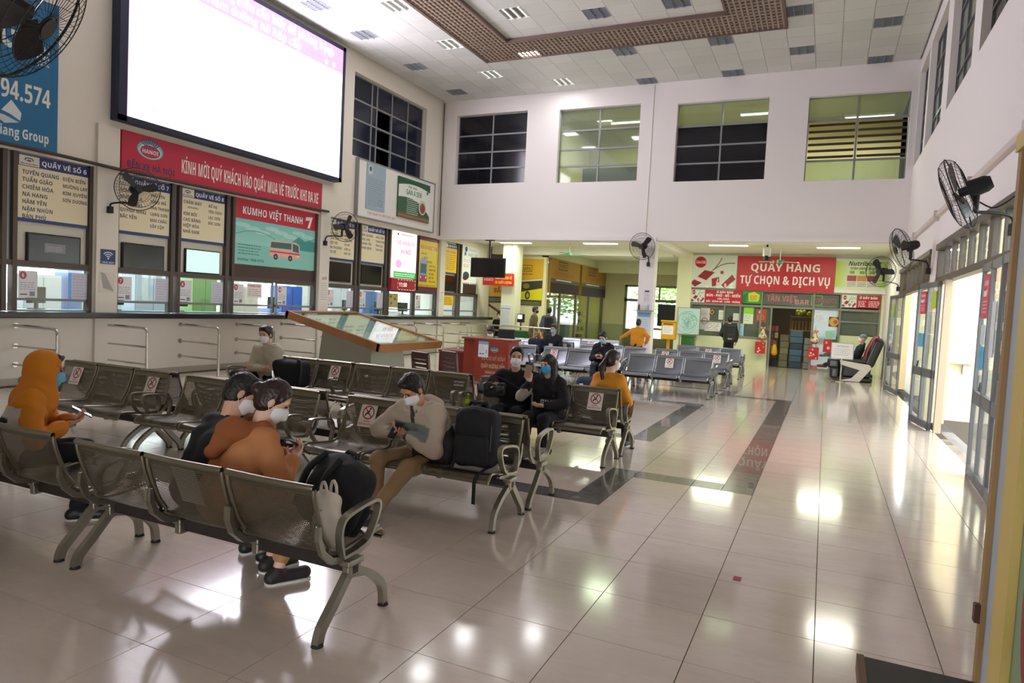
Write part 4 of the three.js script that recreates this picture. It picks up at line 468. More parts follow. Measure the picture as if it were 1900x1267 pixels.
  tall('cabinet', 'yellow cabinet inside the glass bus office', 'cabinet', -11.6, -27.6, 0.9, 1.9, 0.5, 0xd9d32c); tall('cabinet', 'grey blue cabinet inside the glass bus office', 'cabinet', -11.2, -29.8, 0.7, 2.2, 0.6, 0x6e7f92); tall('cabinet', 'brown cabinet inside the glass bus office', 'cabinet', -11.4, -29.0, 0.6, 1.3, 0.5, 0x7a4a24);
  const cn = thing('display_shelf', 'glass shelf of souvenirs inside the bus office', 'shelf', [-10.9, 0, -31.3]); for (let k = 0; k < 4; k++) { const s = part('shelf', box(0.5, 0.03, 1.0, 0, 0.3 + k * 0.36, 0), mat(0xcfc9a0, 0.4), cn); for (let j = 0; j < 5; j++) part('box', box(0.12, 0.18, 0.12, rnd(-0.1, 0.1), 0.42 + k * 0.36, -0.4 + j * 0.2), mat([0xb9a06a, 0xd8d2c4, 0x8a6a4a][j % 3], 0.6), s); }
  // bins, kiosk stand, post box, map
  const bin = (label, x, z, c) => { const t = thing('waste_bin', label, 'bin', [x, 0, z]); part('body', rbox(0.56, 0.72, 0.44, 0.03, 0, 0.4, 0), mat(c, 0.5), t); part('lid', rbox(0.58, 0.1, 0.46, 0.03, 0, 0.79, 0), mat(c, 0.4), t); part('foot', box(0.5, 0.05, 0.38, 0, 0.025, 0), M.black, t); };
  bin('dark green waste bin right of the white column', -10.1, -22.9, 0x2c6a3f); bin('orange waste bin beside the green one', -9.45, -22.95, 0xc9862c);
  const kd = thing('handwash_stand', 'dark stand with a small lit white screen beside the white column', 'stand', [-10.35, 0, -23.3]); part('pole', rod(V(0, 0, 0), V(0, 1.15, 0), 0.025, 8), M.black, kd); part('base', cyl(0.16, 0.15, 0.03, 0, 0.015, 0), M.black, kd); part('head', rbox(0.28, 0.32, 0.1, 0.02, 0, 1.28, 0), M.black, kd); part('screen', box(0.17, 0.15, 0.01, -0.02, 1.33, 0.055), mat(0xffffff, 0.4, 0, { emissive: 0xffffff, emissiveIntensity: 0.7 }), kd);
  const pb = thing('post_box', 'yellow post box on a post with a white notice near the pillar', 'post box', [-5.05, 0, -24.4]); part('post', [cyl(0.06, 0.06, 0.85, 0, 0.43, 0), cyl(0.18, 0.16, 0.04, 0, 0.02, 0)], mat(0xc88f12, 0.5), pb); part('body', [rbox(0.5, 0.62, 0.34, 0.04, 0, 1.12, 0), rbox(0.54, 0.06, 0.38, 0.02, 0, 1.46, 0)], M.yellow, pb); part('slot', box(0.34, 0.03, 0.02, 0, 1.36, 0.17), M.black, pb); const pn = part('notice', printBox(0.38, 0.3, 0.006), printMat(canvasTex(120, 96, (x, w, h) => { fill(x, '#ecebe6', 0, 0, w, h); lines(x, 12, 16, 96, 5, 14, '#a9a9a4', 4); })), pb); pn.position.set(0, 1.14, 0.175);
  const gb = thing('waste_bin', 'green waste bin behind the yellow post box', 'bin', [-4.5, 0, -25.2]); part('body', rbox(0.42, 0.9, 0.4, 0.03, 0, 0.46, 0), mat(0x2f6b36, 0.5), gb); part('lid', rbox(0.44, 0.08, 0.42, 0.02, 0, 0.94, 0), mat(0x2a5f30, 0.5), gb);
  const mp = thing('map_board', 'pale blue city map board left of the shop window', 'map', [-4.66, 0.99, -25.95]); { const o = part('print', printBox(0.8, 0.98, 0.03), printMat(canvasTex(200, 250, (x, w, h) => { fill(x, '#c3e2dd', 0, 0, w, h); x.strokeStyle = '#6fb3b4'; x.lineWidth = 3; for (let i = 0; i < 22; i++) { x.beginPath(); x.arc(100 + rnd(-20, 20), 130 + rnd(-30, 30), 10 + i * 4, rnd(0, 6), rnd(0, 6)); x.stroke(); } for (let i = 0; i < 16; i++) { x.beginPath(); x.moveTo(100, 130); x.lineTo(100 + rnd(-80, 80), 130 + rnd(-90, 90)); x.stroke(); } })), mp); o.position.set(0, 0.49, 0); part('rim', [box(0.84, 0.02, 0.04, 0, 0, 0), box(0.84, 0.02, 0.04, 0, 0.98, 0), box(0.02, 0.98, 0.04, -0.41, 0.49, 0), box(0.02, 0.98, 0.04, 0.41, 0.49, 0)], M.alu, mp); for (const q of [-0.3, 0.3]) part('leg', rod(V(q, -0.98, -0.04), V(q, 0, -0.02), 0.015, 6), M.alu, mp); }
  // monitor hanging from the beam
  const hm = thing('hanging_monitor', 'black monitor hanging on a pole from the beam in front of the counter end', 'monitor', [-10.21, 2.62, -20.1]); part('casing', rbox(1.26, 0.64, 0.08, 0.01, 0, 0.32, 0), M.black, hm); part('screen', box(1.2, 0.58, 0.006, 0, 0.32, 0.042), M.blackGloss, hm); part('pole', [rod(V(0, 0.5, -0.06), V(0, 1.22, -0.06), 0.028, 10), box(0.3, 0.03, 0.16, 0, 1.22, -0.04)], M.black, hm);
  // papers and shelf on the pillar and the column
  onBack('pillar_poster', 'blue and white poster low on the pillar under the fan', 'poster', -5.08, -4.72, 1.1, 1.72, -20.0, canvasTex(80, 130, (x, w, h) => { fill(x, '#d4dfea', 0, 0, w, h); fill(x, '#7fb0d8', 0, 0, w, 26); lines(x, 8, 40, 64, 6, 13, '#9fb3c6', 4); }), 0.012);
  const ps = thing('pillar_shelf', 'narrow grey shelf with small bottles on the pillar', 'shelf', [-4.9, 1.78, -19.9]); part('shelf', box(0.56, 0.03, 0.2), M.alu, ps); for (const [x, c] of [[-0.14, 0x3a3a3a], [-0.02, 0xd8d8d8], [0.14, 0x8fb0c8]]) part('bottle', [cyl(0.03, 0.03, 0.15, x, 0.09, 0, 8), cyl(0.012, 0.012, 0.04, x, 0.18, 0, 6)], mat(c, 0.4), ps);
  onBack('pillar_poster', 'small white sheets on the pillar above the shelf', 'poster', -4.95, -4.75, 2.0, 2.4, -20.0, canvasTex(60, 120, (x, w, h) => { fill(x, '#e2dde0', 0, 0, w, h); fill(x, '#4a4a50', 10, 6, 40, 14); lines(x, 8, 36, 44, 5, 14, '#98949c', 4); }), 0.008);
  onBack('column_poster', 'white and blue paper poster on the white column', 'poster', -11.12, -10.72, 0.95, 1.75, -23.14, canvasTex(90, 170, (x, w, h) => { fill(x, '#dfe6e6', 0, 0, w, h); fill(x, '#86a8c0', 0, 26, w, 8); lines(x, 8, 50, 74, 7, 14, '#a9c0cc', 4); }), 0.012);
  onBack('no_sitting_poster', 'grey poster with a red ring symbol beside the pale blue map', 'poster', -4.28, -3.94, 1.2, 2.0, -26.195, canvasTex(90, 200, (x, w, h) => { fill(x, '#d4cfd3', 0, 0, w, h); x.strokeStyle = '#b0525c'; x.lineWidth = 6; x.beginPath(); x.arc(45, 120, 28, 0, 7); x.stroke(); lines(x, 8, 18, 74, 4, 13, '#9a8f98', 4); }), 0.012);
  // ceiling fans and the white speaker
  const cf = thing('ceiling_fan', 'green ceiling fan hanging over the back hall, left of the pillar', 'ceiling fan', [-8.45, 3.62, -23]); const mint = mat(0x4fae86, 0.4); part('rod', rod(V(0, 0.1, 0), V(0, 0.43, 0), 0.012, 6), M.white, cf); part('motor', cyl(0.1, 0.1, 0.1, 0, 0.05, 0), mint, cf); for (let i = 0; i < 3; i++) part('blade', box(0.56, 0.012, 0.12, 0.4, 0.05, 0).rotateY(i * 2.094 + 0.4), mint, cf);
  copy(cf, [-1.44, 3.5, -23.2], 0.3, 'green ceiling fan hanging in front of the red shop sign', 'ceiling fans'); copy(cf, [-6.6, 3.45, -27.0], 0.8, 'green ceiling fan deep in the dim back hall', 'ceiling fans'); cf.userData.group = 'ceiling fans';
  const sp = thing('speaker', 'small white and black speaker hanging from the beam over the shop sign', 'speaker', [-1.82, 3.64, -22.9]); part('casing', rbox(0.22, 0.3, 0.2, 0.03, 0, 0.18, 0), M.white, sp); part('grille', cyl(0.09, 0.11, 0.14, 0, -0.01, 0), M.black, sp); part('bracket', rod(V(0, 0.3, 0), V(0, 0.41, 0), 0.03, 8), M.black, sp);
}
// ---------------------------------------------------------------- the shop at the back
{
  const Z = -26.15, fr = mat(0x8b8c80, 0.45, 0.4), g = structGroup('wall_shop_front');
  part('fascia', span(-4.7, 1.9, 2.7, 4.05, -26.45, -26.2), M.lowCeiling, g); part('sill_wall', [span(-4.66, -1.85, 0, 0.98, -26.4, -26.2)], plaster(0xdfe3bb), g); part('sill_wall', span(0.44, 1.66, 0, 1.28, -26.4, -26.2), plaster(0xdfe3bb), g);
  part('frame', [span(-4.66, 1.66, 2.12, 2.2, -26.28, -26.12), span(-4.66, 1.66, 2.68, 2.74, -26.28, -26.12), ...[-4.64, -3.42, -2.86, -2.14, -0.42, 0.44, 1.64].map(x => span(x - 0.03, x + 0.03, x > -2 && x < 0.4 ? 0 : 0.98, 2.7, -26.26, -26.14)), span(-4.64, -2.86, 1.5, 1.55, -26.24, -26.16), span(0.44, 1.64, 1.72, 1.78, -26.24, -26.16), span(-2.86, -1.8, 0.98, 1.04, -26.24, -26.16), span(-1.82, -1.76, 0, 2.14, -26.26, -26.14), span(-0.42, 0.44, 0, 0.06, -26.24, -26.16)], fr, g);
  for (const [a, b, c, d] of [[-4.6, -3.46, 1.0, 1.5], [-4.6, -3.46, 1.56, 2.12], [-3.38, -2.9, 1.0, 2.12], [-2.82, -1.84, 1.04, 2.12], [-0.38, 0.4, 0.06, 2.12], [0.48, 1.6, 1.3, 1.72], [0.48, 1.6, 1.78, 2.12], [-2.1, 0.38, 2.22, 2.66]]) part('pane', span(a, b, c, d, -26.21, -26.2), M.glassGreen, g);
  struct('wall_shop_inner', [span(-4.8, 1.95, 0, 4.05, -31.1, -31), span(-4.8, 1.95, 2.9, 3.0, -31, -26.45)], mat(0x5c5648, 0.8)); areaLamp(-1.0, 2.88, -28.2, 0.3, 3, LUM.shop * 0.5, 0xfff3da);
  const cola = (x, w, h) => { fill(x, '#dfeade', 0, 0, w, h); disc(x, w * 0.2, h * 0.22, h * 0.17, '#c2202e'); vtext(x, 'Coca-Cola', w * 0.2, h * 0.26, h * 0.13, '#fff', { align: 'center', face: 'serif', style: 'italic bold', max: h * 0.3 }); poly(x, [[0, h * 0.86], [w * 0.3, h * 0.46], [w * 0.52, h * 0.52], [w * 0.34, h * 0.78], [w * 0.1, h * 0.98]], '#9d2a2f'); poly(x, [[w * 0.14, h * 0.66], [w * 0.4, h * 0.8], [w * 0.34, h * 0.9], [w * 0.08, h * 0.76]], '#e9dcdc'); x.strokeStyle = '#8d5a3c'; x.lineWidth = h * 0.025; x.beginPath(); x.moveTo(w * 0.45, h * 0.5); x.quadraticCurveTo(w * 0.6, h * 0.3, w * 0.66, h * 0.08); x.moveTo(w * 0.5, h * 0.44); x.quadraticCurveTo(w * 0.7, h * 0.2, w * 0.95, h * 0.24); x.stroke(); poly(x, [[w * 0.46, h * 0.72], [w * 0.62, h * 0.66], [w * 0.64, h * 0.9], [w * 0.48, h * 0.96]], '#a93443'); poly(x, [[w * 0.68, h * 0.9], [w * 0.9, h * 0.58], [w * 0.98, h * 0.72], [w * 0.76, h]], '#a93443'); disc(x, w * 0.68, h * 0.52, h * 0.05, '#b33543'); for (let i = 0; i < 14; i++) fill(x, 'rgba(245,250,250,.75)', w * (0.3 + rnd(0, 0.65)), h * rnd(0.82, 0.96), w * 0.05, h * 0.07); vtext(x, 'Ly', w * 0.55, h * 0.86, h * 0.2, '#f2dfe2', { style: 'italic bold' }); };
  const colaTex = canvasTex(340, 250, cola);
  onBack('shop_sign', 'pale Coca-Cola advertisement on the left of the shop sign', 'sign', -4.7, -3.06, 2.76, 3.97, Z, colaTex, 0.06);
  onBack('shop_sign', 'big red shop sign reading QUẦY HÀNG TỰ CHỌN & DỊCH VỤ', 'sign', -3.05, 0.18, 2.72, 3.95, Z, canvasTex(720, 275, (x, w, h) => { fill(x, '#c92a38', 0, 0, w, h); vtext(x, 'QUẦY HÀNG', w / 2, 118, 84, '#fbf3ee', { align: 'center', fit: 520 }); vtext(x, 'TỰ CHỌN & DỊCH VỤ', w / 2, 222, 92, '#fbf3ee', { align: 'center', fit: 670 }); }), 0.09);
  onBack('shop_sign', 'light green Nutriboost drink advertisement on the right of the shop sign', 'sign', 0.19, 1.8, 2.74, 3.92, Z, canvasTex(340, 250, (x, w, h) => { fill(x, '#e4efd8', 0, 0, w, h); const gr = x.createLinearGradient(0, 0, w, 0); gr.addColorStop(0, '#c3dd4e'); gr.addColorStop(0.25, '#e8f2c4'); gr.addColorStop(0.8, '#d9eaa6'); gr.addColorStop(1, '#a9cf4a'); x.fillStyle = gr; x.fillRect(0, 20, w, h * 0.75); vtext(x, 'Nutriboost', 80, 50, 42, '#23331c', { fit: 210, style: 'italic bold' }); vtext(x, 'tràn năng lượng', 96, 78, 26, '#2f4324', { fit: 180, style: 'italic bold' }); for (const [a, c] of [[110, '#b8484f'], [175, '#d39a55'], [240, '#a5394c']]) { fill(x, '#7cc244', a - 16, 88, 32, 22); fill(x, '#efe9d8', a - 30, 112, 60, 118); fill(x, c, a - 30, 122, 60, 40); x.strokeStyle = '#7c86a0'; x.lineWidth = 4; for (let i = 0; i < 3; i++) { x.beginPath(); x.moveTo(a - 28, 176 + i * 12); x.lineTo(a + 28, 172 + i * 12); x.stroke(); } } fill(x, '#f3f6ee', 0, 228, w, 22); }), 0.06);
  onBack('menu_sign', 'red menu strip with a small drink picture under the Coca-Cola advertisement', 'sign', -4.66, -2.83, 2.21, 2.69, Z, canvasTex(420, 110, (x, w, h) => { fill(x, '#c32636', 0, 0, w, h); x.save(); x.scale(0.34, 0.44); cola(x, 340, 250); x.restore(); vtext(x, 'Ở ĐÂY BÁN', 280, 26, 26, '#fff', { align: 'center' }); vtext(x, 'BÚN - PHỞ - MÌ - MIẾN', 128, 56, 30, '#fff', { fit: 280 }); vtext(x, 'SỮA CHUA', 270, 80, 20, '#fff', { align: 'center' }); vtext(x, 'XÔI - BÁNH MÌ - CƠM - TRỨNG', 128, 104, 22, '#fff', { fit: 280 }); }), 0.03);
  onBack('menu_sign', 'green and yellow menu sign beside the red menu strip', 'sign', -2.81, -2.18, 2.24, 2.69, Z, canvasTex(160, 110, (x, w, h) => { fill(x, '#2fa03c', 0, 0, w, h); poly(x, [[50, 20], [100, 4], [150, 30], [142, 90], [56, 92]], '#e3d53a'); poly(x, [[0, 40], [44, 14], [30, 100], [0, 110]], '#1b7a35'); lines(x, 66, 40, 70, 3, 16, '#6a6a20', 6); }), 0.03);
  onBack('menu_sign', 'red menu strip with a small drink picture on the right under the green advertisement', 'sign', 0.46, 1.64, 2.25, 2.68, Z, canvasTex(300, 110, (x, w, h) => { fill(x, '#bd2230', 0, 0, w, h); x.save(); x.scale(0.34, 0.44); cola(x, 340, 250); x.restore(); vtext(x, 'Ở ĐÂY BÁN', 206, 32, 28, '#fff', { align: 'center', fit: 140 }); lines(x, 130, 50, 60, 4, 14, '#fff', 6); lines(x, 210, 50, 84, 4, 14, '#fff', 6); }), 0.03);
  const neon = canvasTex(460, 90, (x, w, h) => { fill(x, '#43262a', 0, 0, w, h); vtext(x, 'TÂN VIỆT', 20, 62, 60, '#e2505f', { fit: 190 }); vtext(x, 'BAR', 196, 80, 50, '#e87a86', { fit: 90 }); x.strokeStyle = '#59d345'; x.lineWidth = 5; x.strokeRect(300, 8, 62, 72); vtext(x, 'SERVICE', 320, 62, 44, '#a83448', { fit: 132 }); });
  onBack('neon_sign', 'dim red and green neon lettering in the strip window over the shop door', 'sign', -2.1, 0.36, 2.24, 2.66, -26.3, neon, 0.03, { extra: { emissiveMap: neon, emissive: 0xffffff, emissiveIntensity: 0.5 } });
  const note = (label, x0, x1, y0, y1, tex, z = Z) => onBack('shop_notice', label, 'notice', x0, x1, y0, y1, z - 0.04, tex.isTexture ? tex : canvasTex(60, 60, (x) => { fill(x, tex[0], 0, 0, 60, 60); lines(x, 6, 12, 48, 4, 12, tex[1], 4); }), 0.006);
  note('white sheet high in the left shop window', -3.62, -3.42, 1.6, 1.95, ['#e9ecdf', '#b9bcae']); note('wide white sheet low in the left shop window', -4.1, -3.5, 1.16, 1.5, ['#eceae6', '#aaa8a2']); note('round orange sticker on the left shop window', -3.94, -3.78, 1.76, 1.98, canvasTex(60, 60, (x) => { fill(x, '#2a2a26', 0, 0, 60, 60); disc(x, 30, 30, 27, '#d9923a'); disc(x, 30, 30, 14, '#5a3a1c'); })); note('white notice beside the man at the shop window', -3.1, -2.84, 1.6, 1.86, ['#e4e4dc', '#b0b0a8']); note('bright lime green notice in the shop window', -2.74, -2.4, 1.5, 2.1, canvasTex(60, 100, (x) => { fill(x, '#8fe03a', 0, 0, 60, 40); fill(x, '#e2ead2', 0, 40, 60, 60); lines(x, 6, 50, 48, 3, 14, '#b3bba3', 4); })); note('orange menu picture in the shop window', -2.3, -1.96, 1.6, 2.06, canvasTex(80, 100, (x) => { fill(x, '#b5502c', 0, 0, 80, 100); disc(x, 30, 24, 12, '#f3e2a2'); lines(x, 6, 48, 68, 3, 14, '#e3a05a', 6); })); note('light blue notice left of the shop door', -2.94, -2.7, 0.98, 1.5, ['#9fd0e6', '#6aa6c4']); note('white card on the right shop glass', -0.36, -0.08, 1.72, 1.98, ['#eceaf2', '#b4b0c4']); note('mint green notice on the right shop glass', 0.02, 0.36, 1.12, 1.42, ['#a8dccb', '#76b6a4']); note('red price sheet on the right shop glass', -0.02, 0.24, 0.66, 1.1, canvasTex(60, 100, (x) => { fill(x, '#d02f3a', 0, 0, 60, 100); disc(x, 22, 24, 10, '#f0a6a0'); disc(x, 38, 66, 12, '#f3c0b4'); })); note('round fruit sticker high on the right shop glass', 0.1, 0.42, 1.56, 1.9, canvasTex(60, 60, (x) => { fill(x, '#3a3430', 0, 0, 60, 60); disc(x, 30, 30, 28, '#e2a24a'); disc(x, 24, 34, 14, '#a9bf4a'); disc(x, 40, 30, 12, '#d0523a'); }));
  note('small pink price card at the foot of the shop door', -0.42, -0.16, 0.02, 0.16, ['#e04a6a', '#f3b0be']);
  // stacked cartons in the doorway
  const stack = (x, z, n, w, h, c, txt) => { for (let k = 0; k < n; k++) tag(add('carton', rbox(w - rnd(0, 0.03), h - 0.012, 0.4, 0.012, x + rnd(-0.01, 0.01), 0.005 + h * (k + 0.5), z), mat(new THREE.Color(c).offsetHSL(0, 0, rnd(-0.05, 0.05)), 0.7)), txt + ', ' + ['at the bottom', 'second from the floor', 'third from the floor', 'fourth from the floor', 'fifth from the floor', 'topmost'][k], 'carton'); };
  stack(-1.3, -26.6, 5, 0.3, 0.235, 0x6a6a4c, 'olive brown carton in the left stack of the shop doorway'); stack(-0.9, -26.55, 6, 0.42, 0.225, 0x40566a, 'blue grey drinks crate in the middle stack of the shop doorway'); stack(-0.52, -26.6, 5, 0.26, 0.22, 0x8f8a80, 'grey pink carton in the right stack of the shop doorway');
  // fruit stand, hanging goods
  const st = thing('fruit_stand', 'wooden rack with green fruit behind the shop doorway', 'stand', [-0.75, 0, -27.3]); const wd = mat(0x9a7a45, 0.7); for (const y of [1.35, 1.85]) part('shelf', box(0.9, 0.03, 0.4, 0, y, 0), wd, st); for (const x of [-0.42, 0.42]) part('post', box(0.04, 1.9, 0.04, x, 0.95, 0), wd, st); part('fruit', Array.from({ length: 12 }, () => new THREE.SphereGeometry(0.07, 8, 6).translate(rnd(-0.25, 0.2), 1.93 + rnd(0, 0.12), rnd(-0.1, 0.1))), mat(0x9fb03a, 0.6), st).userData.kind = 'stuff'; part('bottle', Array.from({ length: 7 }, (_, i) => cyl(0.035, 0.03, 0.34, -0.36 + i * 0.12, 1.53, 0, 8)), mat(0xa9803a, 0.4), st).userData.kind = 'stuff';
  const gift = (x, y, label) => { const t = thing('gift_basket', label, 'gift basket', [x, y, -26.02]); part('wrap', nets([cap(V(0, 0.08, 0), V(0, 0.3, 0), 0.13, 0.05, 0.03), ell(V(0, 0.08, 0), V(0.15, 0.11, 0.1))], 0.014, (a, b, c) => 0.006 * Math.sin(a * 90) * Math.sin(b * 70)), mat(0xd9c9a0, 0.25, 0, { phys: 1, clearcoat: 1 }), t); part('bow', [new THREE.SphereGeometry(0.05, 8, 6).translate(-0.05, 0.38, 0.03), new THREE.SphereGeometry(0.05, 8, 6).translate(0.05, 0.38, 0.03)], mat(0xe0937a, 0.4), t); part('base', rbox(0.2, 0.07, 0.16, 0.02, 0, 0.0, 0.02), M.red, t); for (let i = 0; i < 4; i++) part('goods', new THREE.SphereGeometry(0.035, 8, 6).translate(rnd(-0.08, 0.08), 0.08 + i * 0.04, 0.09), mat([0xc4473c, 0xe9e1da, 0x7a4a8a, 0xb5b24a][i], 0.5), t); part('hanger', rod(V(0, 0.4, 0), V(0, 0.6, -0.03), 0.004, 4), M.black, t); };
  gift(-2.02, 1.0, 'wrapped gift basket hanging left of the shop doorway'); gift(-0.3, 0.98, 'wrapped gift basket hanging right of the shop doorway');
  const redbag = (x, y, label) => { const t = thing('gift_bag', label, 'gift bag', [x, y, -26.02]); const o = part('bag', printBox(0.34, 0.42, 0.08), printMat(canvasTex(70, 90, (c) => { fill(c, '#c92b33', 0, 0, 70, 90); for (let i = 0; i < 10; i++) disc(c, rnd(5, 65), rnd(10, 80), rnd(3, 8), ['#f0d9cf', '#e8a24a', '#8e1a26'][i % 3]); })), t); o.position.y = 0.21; part('handle', tube([V(-0.08, 0.42, 0), V(-0.05, 0.54, 0), V(0.05, 0.54, 0), V(0.08, 0.42, 0)], 0.006, 10, 5), M.red, t); };
  redbag(-2.08, 0.46, 'red gift bag hanging under the left gift basket'); redbag(-0.32, 0.38, 'red gift bag hanging under the right gift basket');
  const yb = thing('yellow_bag', 'yellow bag hanging among snacks left of the carton stacks', 'bag', [-1.62, 0.5, -26.3]); part('bag', nets([cap(V(0, 0.02, 0), V(0, 0.24, 0), 0.12, 0.08)], 0.014), M.yellow, yb); part('handle', tube([V(-0.05, 0.3, 0), V(0, 0.44, 0), V(0.05, 0.3, 0)], 0.008, 10, 5), M.yellow, yb);
  const sr = thing('snack_rack', 'dark rack hung with snack packets left of the shop doorway', 'rack', [-1.78, 0, -26.6]); part('frame', [rod(V(-0.25, 0, 0), V(-0.25, 1.5, 0), 0.015, 6), rod(V(0.25, 0, 0), V(0.25, 1.5, 0), 0.015, 6), rod(V(-0.25, 1.5, 0), V(0.25, 1.5, 0), 0.015, 6), box(0.55, 0.25, 0.3, 0, 0.125, 0)], M.black, sr); for (let j = 0; j < 5; j++) for (let i = 0; i < 4; i++) part('packet', box(0.11, 0.2, 0.04, -0.2 + i * 0.13, 0.42 + j * 0.24, 0.03 + rnd(0, 0.02)), mat([0x7a2a22, 0x4a3a30, 0xb58a5a, 0x8a3a4a, 0x3a4a3a][(i * 3 + j) % 5], 0.5), sr);
  // massage chairs, their sign stand
  const chair = thing('massage_chair', 'black massage chair with a white side panel and a person in it', 'massage chair', [0.9, 0, -22.75], 0, 'massage chairs');   // faces -x
  const blk2 = mat(0x17171b, 0.35, 0, { phys: 1, clearcoat: 0.3 }), pk = mat(0x9a4a50, 0.5);
  part('base', [rbox(0.9, 0.12, 0.6, 0.03, 0, 0.07, 0), rbox(0.75, 0.34, 0.6, 0.06, 0.02, 0.3, 0)], blk2, chair); part('seat', rbox(0.7, 0.18, 0.52, 0.07, -0.05, 0.48, 0, 3), blk2, chair);
  const bk = part('backrest', nets([blk(V(0, 0.42, 0), V(0.16, 0.44, 0.32), 0.1)], 0.03), blk2, chair); bk.position.set(0.3, 0.48, 0); bk.rotation.z = -0.32; part('piping', [tube([V(-0.12, 0.1, -0.29), V(-0.17, 0.4, -0.31), V(-0.13, 0.8, -0.27), V(-0.02, 0.88, -0.2)], 0.03, 20, 8), tube([V(-0.12, 0.1, 0.29), V(-0.17, 0.4, 0.31), V(-0.13, 0.8, 0.27), V(-0.02, 0.88, 0.2)], 0.03, 20, 8)], pk, bk);
  part('leg_rest', [rbox(0.34, 0.3, 0.52, 0.08, -0.6, 0.5, 0, 3), rbox(0.26, 0.36, 0.5, 0.08, -0.56, 0.22, 0, 3)], blk2, chair);
  for (const s of [-1, 1]) { const sh = new THREE.Shape(); sh.moveTo(-0.42, 0.6); sh.lineTo(0.3, 0.52); sh.quadraticCurveTo(0.42, 0.5, 0.36, 0.38); sh.lineTo(0.1, 0.02); sh.lineTo(-0.38, 0.02); sh.lineTo(-0.1, 0.08); sh.lineTo(0.12, 0.36); sh.lineTo(-0.4, 0.5); sh.closePath(); part('side_panel', new THREE.ExtrudeGeometry(sh, { depth: 0.06, bevelEnabled: true, bevelSize: 0.015, bevelThickness: 0.015, bevelSegments: 2 }).translate(0, 0, s > 0 ? 0.34 : -0.4), M.white, chair); part('armrest', rbox(0.62, 0.1, 0.1, 0.03, -0.05, 0.62, s * 0.34), blk2, chair); }
  const c2 = copy(chair, [1.0, 0, -24.4], 0, 'empty black massage chair behind the occupied one, half hidden by the far glass door', 'massage chairs');
  const sd = thing('notice_stand', 'white notice board on a thin steel post in front of the massage chair', 'notice stand', [0.5, 0, -22.05]); { const o = part('board', printBox(0.56, 0.44, 0.02), printMat(canvasTex(160, 126, (x, w, h) => { fill(x, '#e6e6ec', 0, 0, w, h); vtext(x, 'GHẾ MASSAGE', 36, 30, 14, '#8a8aa0', { fit: 90 }); lines(x, 20, 46, 120, 4, 16, '#9d9db2', 4); })), sd); o.position.set(0, 0.9, 0); part('rim', [box(0.6, 0.02, 0.03, 0, 0.67, 0), box(0.6, 0.02, 0.03, 0, 1.13, 0), box(0.02, 0.46, 0.03, -0.29, 0.9, 0), box(0.02, 0.46, 0.03, 0.29, 0.9, 0)], M.alu, sd); part('post', rod(V(0, 0, 0), V(0, 0.67, 0), 0.018, 8), M.chrome, sd); part('base', cyl(0.16, 0.14, 0.02, 0, 0.01, 0), M.chrome, sd); }
}
// ---------------------------------------------------------------- steel waiting benches
const holes = noiseTex(64, 64, (u, v) => { const a = (u * 4) % 1 - 0.5, b = (v * 4) % 1 - 0.5, k = Math.hypot(a, b) < 0.27 ? 0 : 255; return [k, k, k]; }); holes.repeat.set(1, 1);
const sheetNear = mat(0x6f6a5c, 0.33, 0.85, { alphaMap: holes, alphaTest: 0.5, side: THREE.DoubleSide }), sheetFar = mat(0x8f949b, 0.34, 0.85, { side: THREE.DoubleSide });
const rimNear = mat(0x827c6b, 0.3, 0.85), rimFar = mat(0xa3a7ac, 0.3, 0.85);
const stickerTex = canvasTex(128, 160, (x, w, h) => { fill(x, '#e9e3d8', 0, 0, w, h); x.strokeStyle = '#b3283c'; x.lineWidth = 8; x.beginPath(); x.arc(66, 62, 42, 0, 7); x.stroke(); x.fillStyle = '#1f1a1c'; disc(x, 76, 36, 7, '#1f1a1c'); x.strokeStyle = '#1f1a1c'; x.lineWidth = 9; x.beginPath(); x.moveTo(72, 46); x.lineTo(66, 68); x.lineTo(50, 70); x.lineTo(44, 86); x.moveTo(70, 54); x.lineTo(52, 58); x.stroke(); x.strokeStyle = '#b3283c'; x.lineWidth = 7; x.beginPath(); x.moveTo(38, 34); x.lineTo(96, 92); x.stroke(); vtext(x, 'XIN ĐỪNG', 64, 126, 14, '#c23a48', { align: 'center', fit: 52 }); vtext(x, 'NGỒI VÀO GHẾ NÀY', 64, 146, 16, '#c23a48', { align: 'center', fit: 112 }); });
const stickerMat = printMat(stickerTex, 0.5), paperBack = mat(0xb8a49a, 0.7);
const prof = smoothPts([[-0.315, 0.795], [-0.3, 0.72], [-0.25, 0.58], [-0.195, 0.47], [-0.145, 0.415], [-0.06, 0.4], [0.1, 0.415], [0.24, 0.43], [0.29, 0.42], [0.31, 0.385]], 4);   // seat profile [z, y]
function shellGeo(w) {
  const n = prof.length, pos = [], uv = [], idx = []; let s = 0; const nx = 6;
  prof.forEach(([z, y], i) => { if (i) s += Math.hypot(z - prof[i - 1][0], y - prof[i - 1][1]); for (let k = 0; k <= nx; k++) { const x = (k / nx - 0.5) * w, e = Math.abs(k / nx - 0.5) * 2; pos.push(x, y + (y < 0.5 ? 0.012 * e * e : 0), z + (y >= 0.45 ? 0.02 * e * e : 0)); uv.push((x + 1) / 0.046, s / 0.046); } });
  for (let i = 0; i < n - 1; i++) for (let k = 0; k < nx; k++) { const a = i * (nx + 1) + k, b = a + 1, c = a + nx + 1, d = c + 1; idx.push(a, b, c, b, d, c); }
  const g = new THREE.BufferGeometry(); g.setAttribute('position', new THREE.Float32BufferAttribute(pos, 3)); g.setAttribute('uv', new THREE.Float32BufferAttribute(uv, 2)); g.setIndex(idx); g.computeVertexNormals(); return g;
}
const seatG = shellGeo(0.565), off = (dz, dy) => prof.map(([z, y]) => V(0, y + dy, z + dz));
